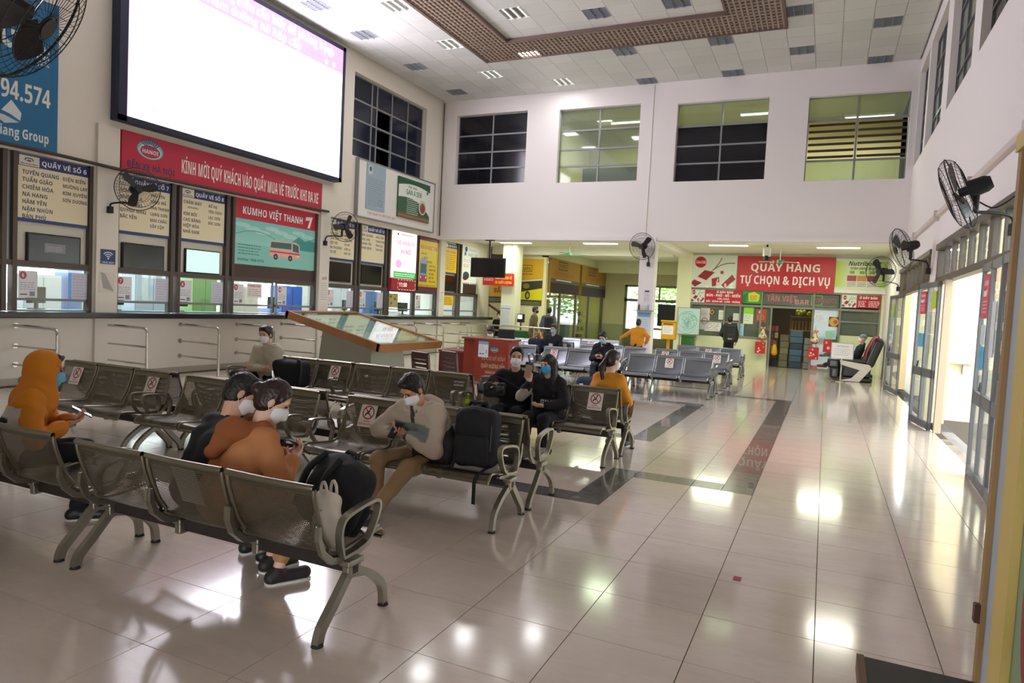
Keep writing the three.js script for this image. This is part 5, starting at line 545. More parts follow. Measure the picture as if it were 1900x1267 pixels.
const sideRim = [-1, 1].map(s => new THREE.TubeGeometry(new THREE.CatmullRomCurve3(prof.map(([z, y]) => V(s * 0.29, y + (y < 0.5 ? 0.012 : 0), z + (y >= 0.45 ? 0.02 : 0)))), 40, 0.0125, 8));
const rimG = join([...sideRim, tube([V(-0.29, 0.8, -0.297), V(-0.25, 0.803, -0.308), V(0, 0.803, -0.316), V(0.25, 0.803, -0.308), V(0.29, 0.8, -0.297)], 0.018, 16, 8), rod(V(-0.29, 0.385, 0.31), V(0.29, 0.385, 0.31), 0.013, 8), ribbon([[-0.295, 0.795], [-0.29, 0.775], [-0.283, 0.755]], 0.56, 0.006)]);
const stickG = printBox(0.18, 0.225, 0.003);
const bracketG = ribbon([[-0.262, 0.6, 0.6], [-0.258, 0.53, 1], [-0.228, 0.455, 1.1], [-0.16, 0.395, 1.3], [-0.04, 0.37, 1.5], [0.08, 0.385, 1.2], [0.16, 0.4, 0.6]], 0.026, 0.028);
const clampG = join([rbox(0.05, 0.1, 0.11, 0.012, 0, 0.325, -0.015), rbox(0.07, 0.035, 0.13, 0.01, 0, 0.355, -0.015)]);
const armPts = smoothPts([[-0.1, 0.4], [-0.125, 0.5], [-0.115, 0.575], [-0.06, 0.615], [0.1, 0.64], [0.185, 0.635], [0.2, 0.59], [0.16, 0.5], [0.1, 0.43], [0.0, 0.405]], 3);
const armG = ribbon(armPts, 0.042, 0.018, true);
const legRear = ribbon(smoothPts([[0, 0.34], [-0.06, 0.28], [-0.16, 0.17], [-0.245, 0.08], [-0.27, 0.01]], 4), 0.04, 0.05), legFront = ribbon(smoothPts([[0, 0.31], [0.09, 0.265], [0.19, 0.2], [0.265, 0.12], [0.285, 0.01]], 4), 0.038, 0.042);
const footG = (z) => cyl(0.032, 0.026, 0.016, 0, 0.009, z, 14), webG = ribbon([[-0.12, 0.23], [-0.02, 0.275], [0.1, 0.25]], 0.022, 0.02);
const beamG = rbox(1.95, 0.075, 0.045, 0.006, 0, 0.33, -0.015);
function makeBench(sheet, rim, cast) {
  const t = thing('waiting_bench', '', 'bench');
  for (const x of [-0.62, 0, 0.62]) { const s = part('seat', seatG, sheet, t); s.position.x = x; const r = part('seat_rim', rimG, rim, s); for (const q of [-0.3, 0.3]) { const b = part('back_bracket', bracketG, cast, s); b.position.x = q; } }
  for (const x of [-0.945, 0.945]) { const a = part('armrest', armG, cast, t); a.position.x = x; const l = part('leg', [legRear, legFront, webG], cast, t); l.position.x = x; part('foot', footG(-0.27), M.rubber, l); part('foot', footG(0.285), M.rubber, l); }
  for (const x of [-0.945, -0.31, 0.31, 0.945]) { const c = part('clamp', clampG, cast, t); c.position.x = x; }
  part('beam', beamG, M.beam, t); return t;
}
const benchNear = makeBench(sheetNear, rimNear, M.cast), benchFar = makeBench(sheetFar, rimFar, mat(0xa2a4a2, 0.32, 0.85));
let firstN = true, firstF = true;
function bench(x, z, turn, label, stickers = [], far = false) {
  let o; const src = far ? benchFar : benchNear, grp = 'steel waiting benches';
  if (far ? firstF : firstN) { o = src; o.position.set(x, 0, z); o.rotation.y = turn; if (far) firstF = false; else firstN = false; tag(o, label, 'bench', grp); bench.pending = bench.pending || []; } else o = copy(src, [x, 0, z], turn, label, grp);
  o.stick = stickers; return o;
}
const allBench = [];
const B = (...a) => allBench.push(bench(...a));
B(-3.14, -2.91, PI, 'front row steel bench at right, holding the couple, a black backpack and a white tote'); B(-5.22, -2.93, PI, 'front row steel bench at far left where the man in the hooded orange jacket sits');
B(-3.16, -4.92, 0, 'second row steel bench at right with the man in khaki trousers and two black bags', [0]); B(-5.33, -4.92, 0, 'second row steel bench partly hidden by the heads of the front couple'); B(-7.4, -4.92, 0, 'empty greenish steel bench at left with two sitting-ban stickers', [0, 2]);
B(-3.16, -5.61, PI, 'steel bench back to back behind the man in khaki trousers'); B(-5.33, -5.61, PI, 'steel bench back to back behind the one hidden by the front couple'); B(-7.4, -5.61, PI, 'steel bench back to back behind the empty greenish one');
B(-3.08, -7.52, 0, 'third row steel bench at right where the embracing couple in black sit', [2]); B(-5.08, -7.52, 0, 'third row steel bench in the middle with a sticker above the seated man\u2019s head', [1]); B(-6.98, -7.52, 0, 'third row steel bench at left with the pale jacket and dark bag', [2]);
B(-3.08, -8.21, PI, 'steel bench facing away where the woman with the ponytail sits'); B(-5.08, -8.21, PI, 'steel bench facing away in front of the red guard desk'); B(-6.98, -8.21, PI, 'steel bench facing away in front of the tilted map table');
B(-3.05, -14.75, 0, 'bluish steel bench of three empty seats in the right front of the far group', [1], true); B(-5.12, -14.75, 0, 'bluish steel bench of the far group where the person in the black hoodie sits', [0], true); B(-7.16, -14.75, 0, 'bluish steel bench of the far group just right of the red guard desk', [1], true);
B(-3.05, -15.44, PI, 'bluish steel bench back to back behind the three empty far seats', [], true); B(-5.12, -15.44, PI, 'bluish steel bench back to back behind the person in the black hoodie', [], true); B(-7.16, -15.44, PI, 'bluish steel bench back to back behind the one right of the guard desk', [], true);
B(-3.05, -17.35, 0, 'bluish steel bench in the second far row at right, with two stickers', [0, 2], true); B(-5.12, -17.35, 0, 'bluish steel bench in the second far row before the woman in yellow', [1], true); B(-7.16, -17.35, 0, 'bluish steel bench in the second far row with a dark bag', [0, 2], true);
B(-3.05, -18.04, PI, 'bluish steel bench back to back in the second far row at right', [], true); B(-7.16, -18.04, PI, 'bluish steel bench back to back behind the man in black of the second far row', [], true);
B(-3.05, -20.2, 0, 'farthest bluish steel bench, right of the pillar before the shop', [1], true); B(-6.6, -20.0, 0, 'farthest bluish steel bench, left of the pillar', [1], true); B(-3.05, -20.9, PI, 'farthest back to back steel bench, showing only its right end before the shop', [], true);
allBench.forEach((o) => { const s = o.stick; for (const k of s) { const p = part('notice_sticker', stickG, stickerMat, o); p.position.set((k - 1) * 0.62 + 0.03 * (k - 1), 0.66, -0.258); p.rotation.x = -0.36; p.userData.label = 'white sticker with a red sitting ban symbol'; } delete o.stick; });
for (const [o, k] of [[allBench[0], 1], [allBench[1], 2]]) { const p = part('notice_sticker', stickG, stickerMat, o); p.position.set((k - 1) * 0.62, 0.66, -0.258); p.rotation.x = -0.36; p.userData.label = 'pale sheet showing through the holes of the backrest'; }
const seatPrint = canvasTex(160, 80, (x, w, h) => { fill(x, '#4a4540', 0, 0, w, h); vtext(x, 'QUÝ KHÁCH', 80, 32, 24, '#e2dcd6', { align: 'center', fit: 130 }); vtext(x, 'NGỒI ĐÂY', 80, 64, 24, '#e2dcd6', { align: 'center', fit: 120 }); });
for (const [o, x] of [[allBench[9], 0.78], [allBench[8], -0.72]]) { const p = part('seat_print', printBox(0.2, 0.11, 0.002), printMat(seatPrint, 0.5), o); p.position.set(x, 0.69, -0.27); p.rotation.x = -0.36; }
// ---------------------------------------------------------------- wall fans
function fan(c, face, foot, label, roll = 0.3) {   // hub point, facing direction, mounting point
  const t = thing('wall_fan', label, 'fan', c), h = new THREE.Group(); const q = new THREE.Quaternion().setFromUnitVectors(V(0, 0, 1), V(...face).normalize());
  const put = (name, g, m, par = t) => { const o = part(name, g, m, par); if (par === t) o.quaternion.copy(q); return o; };
  const wires = [], R = 0.385, ringAt = (r, z, w) => new THREE.TorusGeometry(r, w, 5, 48).translate(0, 0, z);
  for (let i = 0; i < 40; i++) { const a = i / 40 * 2 * PI, cx = Math.cos(a), sy = Math.sin(a); for (const s of [1, -1]) wires.push(new THREE.TubeGeometry(new THREE.CatmullRomCurve3([V(cx * 0.07, sy * 0.07, 0.1 * s), V(cx * 0.24, sy * 0.24, 0.1 * s), V(cx * 0.35, sy * 0.35, 0.06 * s), V(cx * R, sy * R, 0)]), 8, 0.0017, 4)); }
  put('guard', wires, M.black).userData.kind = 'stuff'; put('guard_rim', [ringAt(R, 0, 0.008), ringAt(0.24, 0.1, 0.003), ringAt(0.24, -0.1, 0.003), ringAt(0.33, 0.075, 0.003), ringAt(0.33, -0.075, 0.003), ringAt(0.07, 0.1, 0.006)], M.black); put('badge', cyl(0.06, 0.06, 0.012).rotateX(R90).translate(0, 0, 0.105), mat(0x2a2a2e, 0.4));
  for (let i = 0; i < 3; i++) { const s = new THREE.Shape(); s.moveTo(0.04, -0.035); s.quadraticCurveTo(0.2, -0.13, 0.33, -0.1); s.quadraticCurveTo(0.36, 0.0, 0.3, 0.05); s.quadraticCurveTo(0.16, 0.05, 0.04, 0.035); s.closePath(); put('blade', new THREE.ExtrudeGeometry(s, { depth: 0.006, bevelEnabled: false, curveSegments: 6 }).rotateX(0.42).rotateZ(i * 2.094 + roll), mat(0x2c2627, 0.45)); }
  put('motor', [cyl(0.085, 0.095, 0.16, 0, 0, 0, 20).rotateX(R90).translate(0, 0, -0.18), cyl(0.05, 0.05, 0.1, 0, 0, 0, 12).rotateX(R90).translate(0, 0, -0.06), cyl(0.06, 0.085, 0.05, 0, 0, 0, 20).rotateX(R90).translate(0, 0, -0.285)], M.black);
  const m = V(0, 0, -0.18).applyQuaternion(q), f = V(...foot).sub(V(...c)), down = V(m.x, m.y - 0.26, m.z); part('arm', [rod(m, down, 0.028, 8), tube([down.clone(), V(down.x + (f.x - down.x) * 0.5, down.y, down.z + (f.z - down.z) * 0.5), V(down.x + (f.x - down.x) * 0.86, down.y - 0.02, down.z + (f.z - down.z) * 0.86), V(f.x * 0.98 + down.x * 0.02, down.y * 0.5 + f.y * 0.5, f.z), f], 0.017, 30, 8)], M.black, t);
  part('base', [rod(f, V(f.x, f.y - 0.1, f.z), 0.045, 10), box(0.08, 0.12, 0.08, f.x, f.y - 0.05, f.z)], M.black, t); return t;
}
fan([-11.62, 3.53, -8.55], [0.9, -0.05, 0.35], [-12.1, 3.18, -8.36], 'black wall fan on the pilaster between counters 6 and 7'); fan([-11.62, 3.58, -14.5], [0.9, -0.1, 0.4], [-12.1, 3.18, -14.3], 'black wall fan on the pilaster beside the red coach poster', 1.2); fan([-4.98, 3.64, -19.6], [-0.1, -0.15, 1], [-4.86, 3.2, -19.98], 'black fan mounted on the front of the white pillar', 0.9);
fan([1.17, 3.15, -8.5], [-0.86, -0.34, -0.25], [1.7, 2.84, -8.62], 'nearest black fan on the right wall', 0.2); fan([1.2, 3.18, -14.75], [-0.8, -0.28, 0.2], [1.7, 2.84, -15.1], 'middle black fan on the right wall', 0.6); fan([1.2, 3.09, -19.97], [-0.5, -0.1, 0.85], [1.7, 2.75, -20.9], 'farthest black fan on the right wall, before the green drink advertisement', 0.1);
struct('column_near', span(-4.95, -4.47, 0, 8.55, -2.2, -1.75), M.wallCream); fan([-3.95, 3.16, -2.26], [0.6, -0.5, -0.5], [-4.5, 2.95, -2.24], 'large black fan close to the camera at the top left corner', 0.5);
// ---------------------------------------------------------------- the tilted map table
{
  const t = thing('map_table', 'tilted glass topped map table in a brown wooden frame on a grey pedestal', 'table', [-8.65, 0, -11.6]), wd = mat(0x9a6a36, 0.35, 0, { map: Object.assign(noiseTex(128, 128, (u, v) => { const n = fbm(u * 0.4, v * 6) + 0.5 * L16(u, v * 3), k = 0.6 + 0.5 * n; return [150 * k, 104 * k, 60 * k].map(a => Math.min(255, a)); }), { colorSpace: THREE.SRGBColorSpace }) }); wd.color.set(0xffffff);
  const top = new THREE.Group(); top.name = 'table_top'; top.position.set(0, 1.09, 0); top.rotation.z = -0.225; t.add(top); const W = 2.34, D = 2.2;
  part('frame', [span(-W / 2, W / 2, -0.08, 0.07, D / 2 - 0.05, D / 2 + 0.03), span(-W / 2, W / 2, -0.08, 0.07, -D / 2 - 0.03, -D / 2 + 0.05), span(W / 2 - 0.06, W / 2 + 0.02, -0.08, 0.07, -D / 2 - 0.03, D / 2 + 0.03), span(-W / 2 - 0.02, -W / 2 + 0.06, -0.08, 0.07, -D / 2 - 0.03, D / 2 + 0.03), span(-W / 2, W / 2, -0.07, -0.03, -D / 2, D / 2)], wd, top);
  const bed = part('map_sheet', new THREE.BoxGeometry(W - 0.12, 0.01, D - 0.1), printMat(canvasTex(512, 480, (x, w, h) => { fill(x, '#a8c3b4', 0, 0, w, h); for (let i = 0; i < 5; i++) for (let j = 0; j < 4; j++) { fill(x, ['#9fc0a8', '#b6cdb8', '#8fb3a4', '#a9c7cc', '#bcd2c2'][(i * 3 + j * 2) % 5], 8 + i * 101, 8 + j * 118, 95, 112); for (let k = 0; k < 12; k++) oval(x, 8 + i * 101 + rnd(10, 85), 8 + j * 118 + rnd(10, 100), rnd(5, 20), rnd(4, 12), ['rgba(95,150,120,.5)', 'rgba(180,205,190,.6)', 'rgba(120,160,175,.5)'][k % 3]); } fill(x, '#e8efe6', 300, 60, 100, 360); lines(x, 306, 70, 88, 24, 14, '#c7b4bd', 5); }), 0.5), top); bed.position.y = 0.0; part('glass', span(-W / 2 + 0.05, W / 2 - 0.05, 0.045, 0.053, -D / 2 + 0.04, D / 2 - 0.04), M.glass, top);
  const gp = mat(0x9da08f, 0.6); const b = [[-0.55, -0.5], [0.62, -0.5], [0.62, 0.62], [-0.55, 0.62]], up = [[-0.5, -0.42], [0.72, -0.42], [0.72, 0.66], [-0.5, 0.66]];
  const g = new THREE.CylinderGeometry(0.9, 1.02, 1.0, 4, 1).rotateY(PI / 4).scale(0.95, 1, 0.86); const p = g.attributes.position; for (let i = 0; i < p.count; i++) { if (p.getY(i) > 0) p.setY(i, 0.5 - 0.225 * p.getX(i) - 0.07); } const pg = g.toNonIndexed(); pg.computeVertexNormals(); const o = part('pedestal', pg, gp, t); o.position.set(0, 0.5, 0.1);
}
// ---------------------------------------------------------------- guard desk and brown chairs
{
  const t = thing('guard_desk', 'red wooden guard desk with a raised lettered front panel', 'desk', [-6.8, 0, -13.1], 0), rw = mat(0x93392c, 0.32, 0, { phys: 1, clearcoat: 0.4 }), rwd = mat(0x6e2620, 0.35), edge = mat(0x7a4238, 0.4);
  part('front_panel', span(0, 0.74, 0.06, 0.98, -0.02, 0.03), rw, t); part('side_panel', [span(-0.06, 0, 0, 0.98, -0.5, 0.03), span(-0.38, 0.0, 0.0, 0.98, -0.09, -0.05)], rw, t); part('side_panel', span(0.7, 0.74, 0, 0.98, -0.5, -0.02), rw, t); part('desk_top', [rbox(1.22, 0.04, 0.5, 0.01, 0.2, 0.99, -0.22)], edge, t); part('low_desk', [span(-1.0, -0.38, 0, 0.64, -0.1, -0.05), span(-1.0, -0.96, 0, 0.64, -0.6, -0.1)], rwd, t); part('low_top', span(-1.02, -0.36, 0.64, 0.68, -0.66, -0.04), edge, t); part('plinth', span(-0.04, 0.74, 0, 0.06, -0.3, 0.01), M.white, t);
  const pr = part('lettering', printBox(0.66, 0.66, 0.004), printMat(canvasTex(300, 300, (x, w, h) => { fill(x, '#93392c', 0, 0, w, h); crest(x, 160, 50, 0.72, '#5f8f98', '#47656e', '#8fb0b4'); const o = { edge: '#5d2a1e', edgeW: 0.08 }; vtext(x, 'BẾN XE MỸ ĐÌNH', 26, 158, 56, '#b79d78', { fit: 256, ...o }); vtext(x, 'QUẦY HƯỚNG DẪN', 20, 234, 56, '#c9b797', { fit: 262, ...o }); vtext(x, 'HÀNH KHÁCH', 70, 290, 40, '#c9b797', { fit: 170, ...o }); }), 0.3), t); pr.position.set(0.39, 0.56, 0.033);
  const pp = part('notice', printBox(0.24, 0.34, 0.004), printMat(canvasTex(90, 128, (x, w, h) => { fill(x, '#e6ecee', 0, 0, w, h); fill(x, '#79b4cf', 0, 0, w, 24); fill(x, '#3a4654', 10, 96, 18, 8); fill(x, '#3a4654', 34, 96, 18, 8); lines(x, 10, 36, 50, 4, 13, '#b3bcc4', 4); fill(x, '#9aa4ac', 68, 66, 10, 30); }), 0.5), t); pp.position.set(0.15, 0.77, 0.04);
  const br = mat(0x4a241d, 0.35); const ch = thing('plastic_chair', 'brown slatted plastic chair before the red desk', 'chair', [-5.62, 0, -9.35], 2.85, 'brown plastic chairs');
  part('seat', rbox(0.42, 0.04, 0.42, 0.02, 0, 0.43, 0), br, ch); for (const [x, z] of [[-0.18, -0.18], [0.18, -0.18], [-0.18, 0.18], [0.18, 0.18]]) part('leg', rod(V(x, 0.42, z), V(x * 1.15, 0, z * 1.15), 0.022, 8), br, ch); const bk = part('backrest', [span(-0.2, -0.15, 0.44, 0.92, -0.02, 0.02), span(0.15, 0.2, 0.44, 0.92, -0.02, 0.02), rbox(0.4, 0.12, 0.035, 0.02, 0, 0.9, 0)], br, ch); bk.position.z = -0.2; bk.rotation.x = -0.12; for (let i = 0; i < 6; i++) { const s = part('slat', rbox(0.32, 0.05, 0.02, 0.008, 0, 0.47 + i * 0.068, 0), br, ch); s.position.set(0, 0, -0.2); s.rotation.x = -0.12; }
  copy(ch, [-5.42, 0, -9.95], 2.75, 'brown slatted plastic chair just behind the other brown one', 'brown plastic chairs');
}
// ---------------------------------------------------------------- near right: dark topped table, painted drinks kiosk
{
  const t = thing('dark_table', 'low dark topped table cut by the bottom right picture corner', 'table', [0.55, 0, -1.92]), wd = mat(0x6b4f3c, 0.6); part('table_top', rbox(0.76, 0.035, 0.78, 0.006, 0, 0.72, 0), mat(0x1e1b1c, 0.5), t); part('edge_band', span(-0.395, -0.375, 0.69, 0.74, -0.39, 0.39), wd, t); for (const [x, z] of [[-0.35, -0.36], [0.35, -0.36], [-0.35, 0.36], [0.35, 0.36]]) part('leg', span(x - 0.025, x + 0.025, 0, 0.7, z - 0.025, z + 0.025), wd, t); part('block', rbox(0.08, 0.05, 0.06, 0.005, 0.25, 0.765, -0.34), mat(0x4f3f36, 0.6), t);
  const k = thing('drinks_kiosk', 'painted kiosk side at the right picture edge with yellow posts and a green panel', 'kiosk', [0.8, 0, -3.98]), yl = mat(0xcfb566, 0.55), gb = mat(0xa9b0b4, 0.6), br = mat(0x9b7a4c, 0.6);
  part('post', span(0.0, 0.1, 0, 2.6, 0.18, 0.4), yl, k); part('corner_strip', span(-0.02, 0.05, 0, 2.6, 0.0, 0.06), br, k); part('post_face', span(0.0, 0.08, 0, 2.6, 0.06, 0.18), gb, k); const gt = canvasTex(300, 500, (x, w, h) => { fill(x, '#7f9a78', 0, 0, w, h); fill(x, '#2f9a3e', 0, 190, w, 60); disc(x, 130, 380, 110, '#8d2028'); disc(x, 150, 420, 46, '#d9cfd2'); vtext(x, 'Cola', 60, 360, 60, '#e9dfe0', { style: 'italic bold', face: 'serif' }); });
  const o = part('side_panel', printBox(1.3, 2.6, 0.03), printMat(gt), k); o.position.set(0.05, 1.3, 1.06); o.rotation.y = -R90; part('rear_panel', span(0.0, 0.9, 0, 2.6, 0.02, 0.05), gb, k); part('roof', span(-0.03, 0.95, 2.6, 2.68, -0.02, 1.8), yl, k); part('hinge', rbox(0.03, 0.09, 0.05, 0.005, -0.03, 0.36, 0.03), mat(0x4a1f1a, 0.5), k);
}
// litter on the floor
tag(add('paper_scrap', rbox(0.05, 0.002, 0.075, 0.0005, -0.42, 0.0022, -4.72).rotateY(0), mat(0xa8405a, 0.7)), 'small crumpled pink red paper scrap lying on the bare floor tiles', 'litter');
// ---------------------------------------------------------------- people
const skinM = [mat(0xd3a288, 0.55), mat(0xc08a6c, 0.55), mat(0xe0b49c, 0.55)], hairM = mat(0x16120f, 0.5), hairBrown = mat(0x2a1814, 0.45), shoeM = mat(0x1b1b1e, 0.5), soleM = mat(0xd9d6d0, 0.6), maskW = mat(0xe9e9ea, 0.75), maskB = mat(0x74b9d8, 0.75), eyeM = mat(0x1c1412, 0.25);
const cloth = (c, r = 0.9, o = {}) => mat(c, r, 0, { phys: 1, sheen: 0.3, sheenRoughness: 0.6, ...o });
const folds = (A, f, s) => (x, y, z) => A * (Math.sin(x * f + Math.sin(y * f * 0.7 + s) * 1.6) * Math.sin(y * f * 1.15 + z * f * 0.6 + s) + 0.5 * Math.sin(z * f * 1.6 + y * f * 0.8 - s));
function ik(S, W, l1, l2, hint) { const d = W.clone().sub(S); let L = d.length(); const m = (l1 + l2) * 0.995; if (L > m) { W = S.clone().addScaledVector(d, m / L); L = m; d.copy(W).sub(S); } const a = (l1 * l1 - l2 * l2 + L * L) / (2 * L), h = Math.sqrt(Math.max(0, l1 * l1 - a * a)), n = d.clone().normalize(), p = hint.clone().addScaledVector(n, -hint.dot(n)).normalize(); return [S.clone().addScaledVector(n, a).addScaledVector(p, h), W]; }
function handPrims(w, dir, palmN, curl, left, s = 1) {   // palm, four fingers of their own lengths, thumb from the side of the palm
  const d = dir.clone().normalize(), n = palmN.clone().addScaledVector(d, -palmN.dot(d)).normalize(), lat = d.clone().cross(n).multiplyScalar(left ? 1 : -1), P = [];   // lat points to the thumb side
  const at = (a, b, c) => w.clone().addScaledVector(d, a * s).addScaledVector(lat, b * s).addScaledVector(n, c * s), k = 0.006 * s;
  P.push(cap(at(-0.03, 0, 0), at(0.02, 0, 0), 0.025 * s, 0.026 * s, 0.01));
  const offs = [0.03, 0.01, -0.01, -0.028], len = [0.9, 1, 0.94, 0.74];
  offs.forEach((o, i) => { P.push(cap(at(0.015, o * 0.7, 0), at(0.082 - Math.abs(i - 1) * 0.004, o, 0.002), 0.0135 * s, 0.0115 * s, 0.012)); });
  offs.forEach((o, i) => { let p = at(0.084 - Math.abs(i - 1) * 0.004, o, 0.002), a = 0.12 + curl * 0.35; for (const [l, r0, r1] of [[0.042, 0.0092, 0.0085], [0.026, 0.0084, 0.0078], [0.021, 0.0077, 0.006]]) { const q = p.clone().addScaledVector(d, Math.cos(a) * l * len[i] * s).addScaledVector(n, Math.sin(a) * l * len[i] * s); P.push(cap(p, q, r0 * s, r1 * s, k * 0.6)); p = q; a += curl * (0.75 + i * 0.05); } });
  let p = at(0.015, 0.026, 0.006); for (const [l, r0, r1, a, b] of [[0.04, 0.0145, 0.0115, 0.7, 0.3], [0.032, 0.011, 0.0095, 0.5, 0.2 + curl * 0.4], [0.026, 0.0095, 0.007, 0.25, 0.2 + curl * 0.5]]) { const q = p.clone().addScaledVector(d, l * s * Math.cos(a)).addScaledVector(lat, l * s * Math.sin(a) * 0.9).addScaledVector(n, l * s * b * 0.7); P.push(cap(p, q, r0 * s, r1 * s, k)); p = q; }
  return P;
}
function person(o) {
  const g = thing('person', o.label, 'person', o.at, o.yaw ?? 0), near = o.near ?? 1, c1 = near ? 0.012 : 0.022, c2 = near ? 0.005 : 0.011, s = o.scale ?? 1, fem = o.fem, sit = o.sit !== false;
  const ts = sit ? 0.94 : 1, P = V(0, o.pelvis ?? (sit ? 0.505 : 0.93 * s), o.back ?? 0), lean = o.lean ?? 0.05, side = o.side ?? 0, tw = o.twist ?? 0;
  const T = V(Math.sin(side), Math.cos(lean) * Math.cos(side), Math.sin(lean)).normalize(), X = V(Math.cos(tw), -Math.sin(side) * 0.5, -Math.sin(tw)).normalize(), Fw = X.clone().cross(T).normalize();
  const bend = o.bend ?? 0, up = (t) => P.clone().addScaledVector(T, t * s * ts).addScaledVector(Fw, bend * t * t * 1.4), tx = (t, x, z = 0) => up(t).addScaledVector(X, x * s).addScaledVector(Fw, z * s);
  const sh = (fem ? 0.155 : 0.178), N = up(0.5), S = [tx(0.45, sh), tx(0.45, -sh)];
  const hq = new THREE.Quaternion().setFromEuler(new THREE.Euler(o.pitch ?? 0, o.turn ?? 0, o.roll ?? 0, 'YXZ')), hx = V(1, 0, 0).applyQuaternion(hq), hy = V(0, 1, 0).applyQuaternion(hq), hz = V(0, 0, 1).applyQuaternion(hq), H = N.clone().add(V(0, (0.105 + (o.neck ?? 0)) * s, 0.015).addScaledVector(T, 0.02)).addScaledVector(hy, 0.06 * s).addScaledVector(hz, 0.018 * s), hs = s * (o.head ?? 1);
  const hp = (x, y, z) => H.clone().addScaledVector(hx, x * hs).addScaledVector(hy, y * hs).addScaledVector(hz, z * hs), hr = (x, y, z) => V(x, y, z).multiplyScalar(hs);
  const hands = o.hands ?? [[0.1, P.y + 0.1, 0.3], [-0.1, P.y + 0.1, 0.3]], arms = [0, 1].map(i => { const sg = i ? -1 : 1; return [S[i], ...ik(S[i], V(...hands[i]), 0.285 * s, 0.25 * s, V(...(o.elbow?.[i] ?? [sg * 0.8, -0.6, -0.5])))]; });
  const feet = o.feet ?? (sit ? [[0.11, 0.085, 0.43], [-0.11, 0.085, 0.43]] : [[0.1, 0.085, 0.03], [-0.1, 0.085, -0.03]]);
  const hip = [P.clone().addScaledVector(X, 0.088 * s).add(V(0, -0.02, 0)), P.clone().addScaledVector(X, -0.088 * s).add(V(0, -0.02, 0))], legs = [0, 1].map(i => [hip[i], ...ik(hip[i], V(...feet[i]), 0.43 * s, 0.42 * s, V(...(o.knee?.[i] ?? [0, sit ? 0.8 : 0.1, sit ? 0.6 : 1])))]);
  const toeDir = o.toe ?? [[0.15, 0, 1], [-0.15, 0, 1]], toes = legs.map((l, i) => l[2].clone().add(V(...toeDir[i]).normalize().multiplyScalar(0.16 * s)).add(V(0, -0.045 * s + (o.tip ?? 0), 0)));
  // the body: one continuous skin surface (torso, limbs), head and hands meshed finer and joined to it
  const B = [cap(tx(0, 0.06), tx(0.36, 0.075), 0.098 * s, 0.1 * s, 0.05), cap(tx(0, -0.06), tx(0.36, -0.075), 0.098 * s, 0.1 * s, 0.05), cap(S[0], S[1], 0.055 * s, 0.055 * s, 0.05), cap(up(0.44), hp(0, -0.06, -0.02), 0.054 * s, 0.05 * s, 0.03)];
  for (const a of arms) B.push(cap(a[0], a[1], 0.047 * s, 0.038 * s, 0.02), cap(a[1], a[2], 0.037 * s, 0.025 * s, 0.015)); for (const l of legs) B.push(cap(l[0], l[1], 0.075 * s, 0.054 * s, 0.03), cap(l[1], l[2], 0.05 * s, 0.034 * s, 0.02)); legs.forEach((l, i) => B.push(cap(l[2].clone().add(V(0, -0.03, 0)), toes[i], 0.036 * s, 0.028 * s, 0.02)));
  const headP = [ell(hp(0, 0.035, -0.012), hr(0.077, 0.092, 0.095), hq, 0.02), ell(hp(0, -0.045, 0.024), hr(0.06, 0.072, 0.066), hq, 0.03), ell(hp(0, -0.095, 0.05), hr(0.026, 0.02, 0.024), hq, 0.02), cap(hp(0, 0.012, 0.083), hp(0, -0.03, 0.103), 0.009 * hs, 0.015 * hs, 0.014), cap(hp(-0.04, 0.032, 0.074), hp(0.04, 0.032, 0.074), 0.013 * hs, 0.013 * hs, 0.014), ell(hp(0, -0.062, 0.082), hr(0.024, 0.008, 0.01), hq, 0.008), ell(hp(0.079, -0.005, -0.008), hr(0.011, 0.032, 0.02), hq, 0.006), ell(hp(-0.079, -0.005, -0.008), hr(0.011, 0.032, 0.02), hq, 0.006), cap(hp(0, -0.05, -0.02), N.clone().lerp(H, 0.3), 0.052 * hs, 0.055 * s, 0.02)];
  for (const x of [-0.031, 0.031]) headP.push({ ...ell(hp(x, 0.01, 0.093), hr(0.017, 0.01, 0.012), hq, 0.01), op: 's' });
  const skin = skinM[o.skin ?? 0], bodyG = [nets(B, near ? 0.014 : 0.024), nets(headP, c2)];
  arms.forEach((a, i) => { const dir = o.handDir?.[i] ? V(...o.handDir[i]) : a[2].clone().sub(a[1]).normalize().add(V(0, 0, 0.2)); bodyG.push(nets(handPrims(a[2].clone().addScaledVector(dir.clone().normalize(), 0.02), dir, V(...(o.palm?.[i] ?? [i ? 0.7 : -0.7, 0.3, 0.1])), o.curl?.[i] ?? 0.7, i === 0, s * (fem ? 0.92 : 1)), near ? 0.0035 : 0.008)); });
  part('body', join(bodyG), skin, g);
  // hair
  const hairMat = o.hairM ?? hairM, wav = near ? (x, y, z) => 0.0028 * Math.sin(x * 160 + Math.sin(y * 90) * 2) * Math.sin(z * 140 + y * 60) : null, cell = near ? 0.006 : 0.011;
  const HL = o.hairLow ?? 0, hairSkull = [ell(hp(0, 0.044, -0.014), hr(0.086, 0.098, 0.103), hq, 0.01), ell(hp(0, -0.012, -0.036), hr(0.08, 0.086, 0.082), hq, 0.03)], line = [{ t: 'p', c: hp(0, 0.034 + HL, 0.052), n: hy.clone().multiplyScalar(-0.5).addScaledVector(hz, 0.87), op: 'i', k: 0.012 }, { t: 'p', c: hp(0, -0.074 + HL, -0.05), n: hy.clone().multiplyScalar(-0.9).addScaledVector(hz, 0.44), op: 'i', k: 0.01 }];
  if (o.hair === 'short') part('hair', nets([...hairSkull, ell(hp(0, 0.1, 0.045), hr(0.062, 0.034, 0.052), hq, 0.02), ...line], cell, wav), hairMat, g);
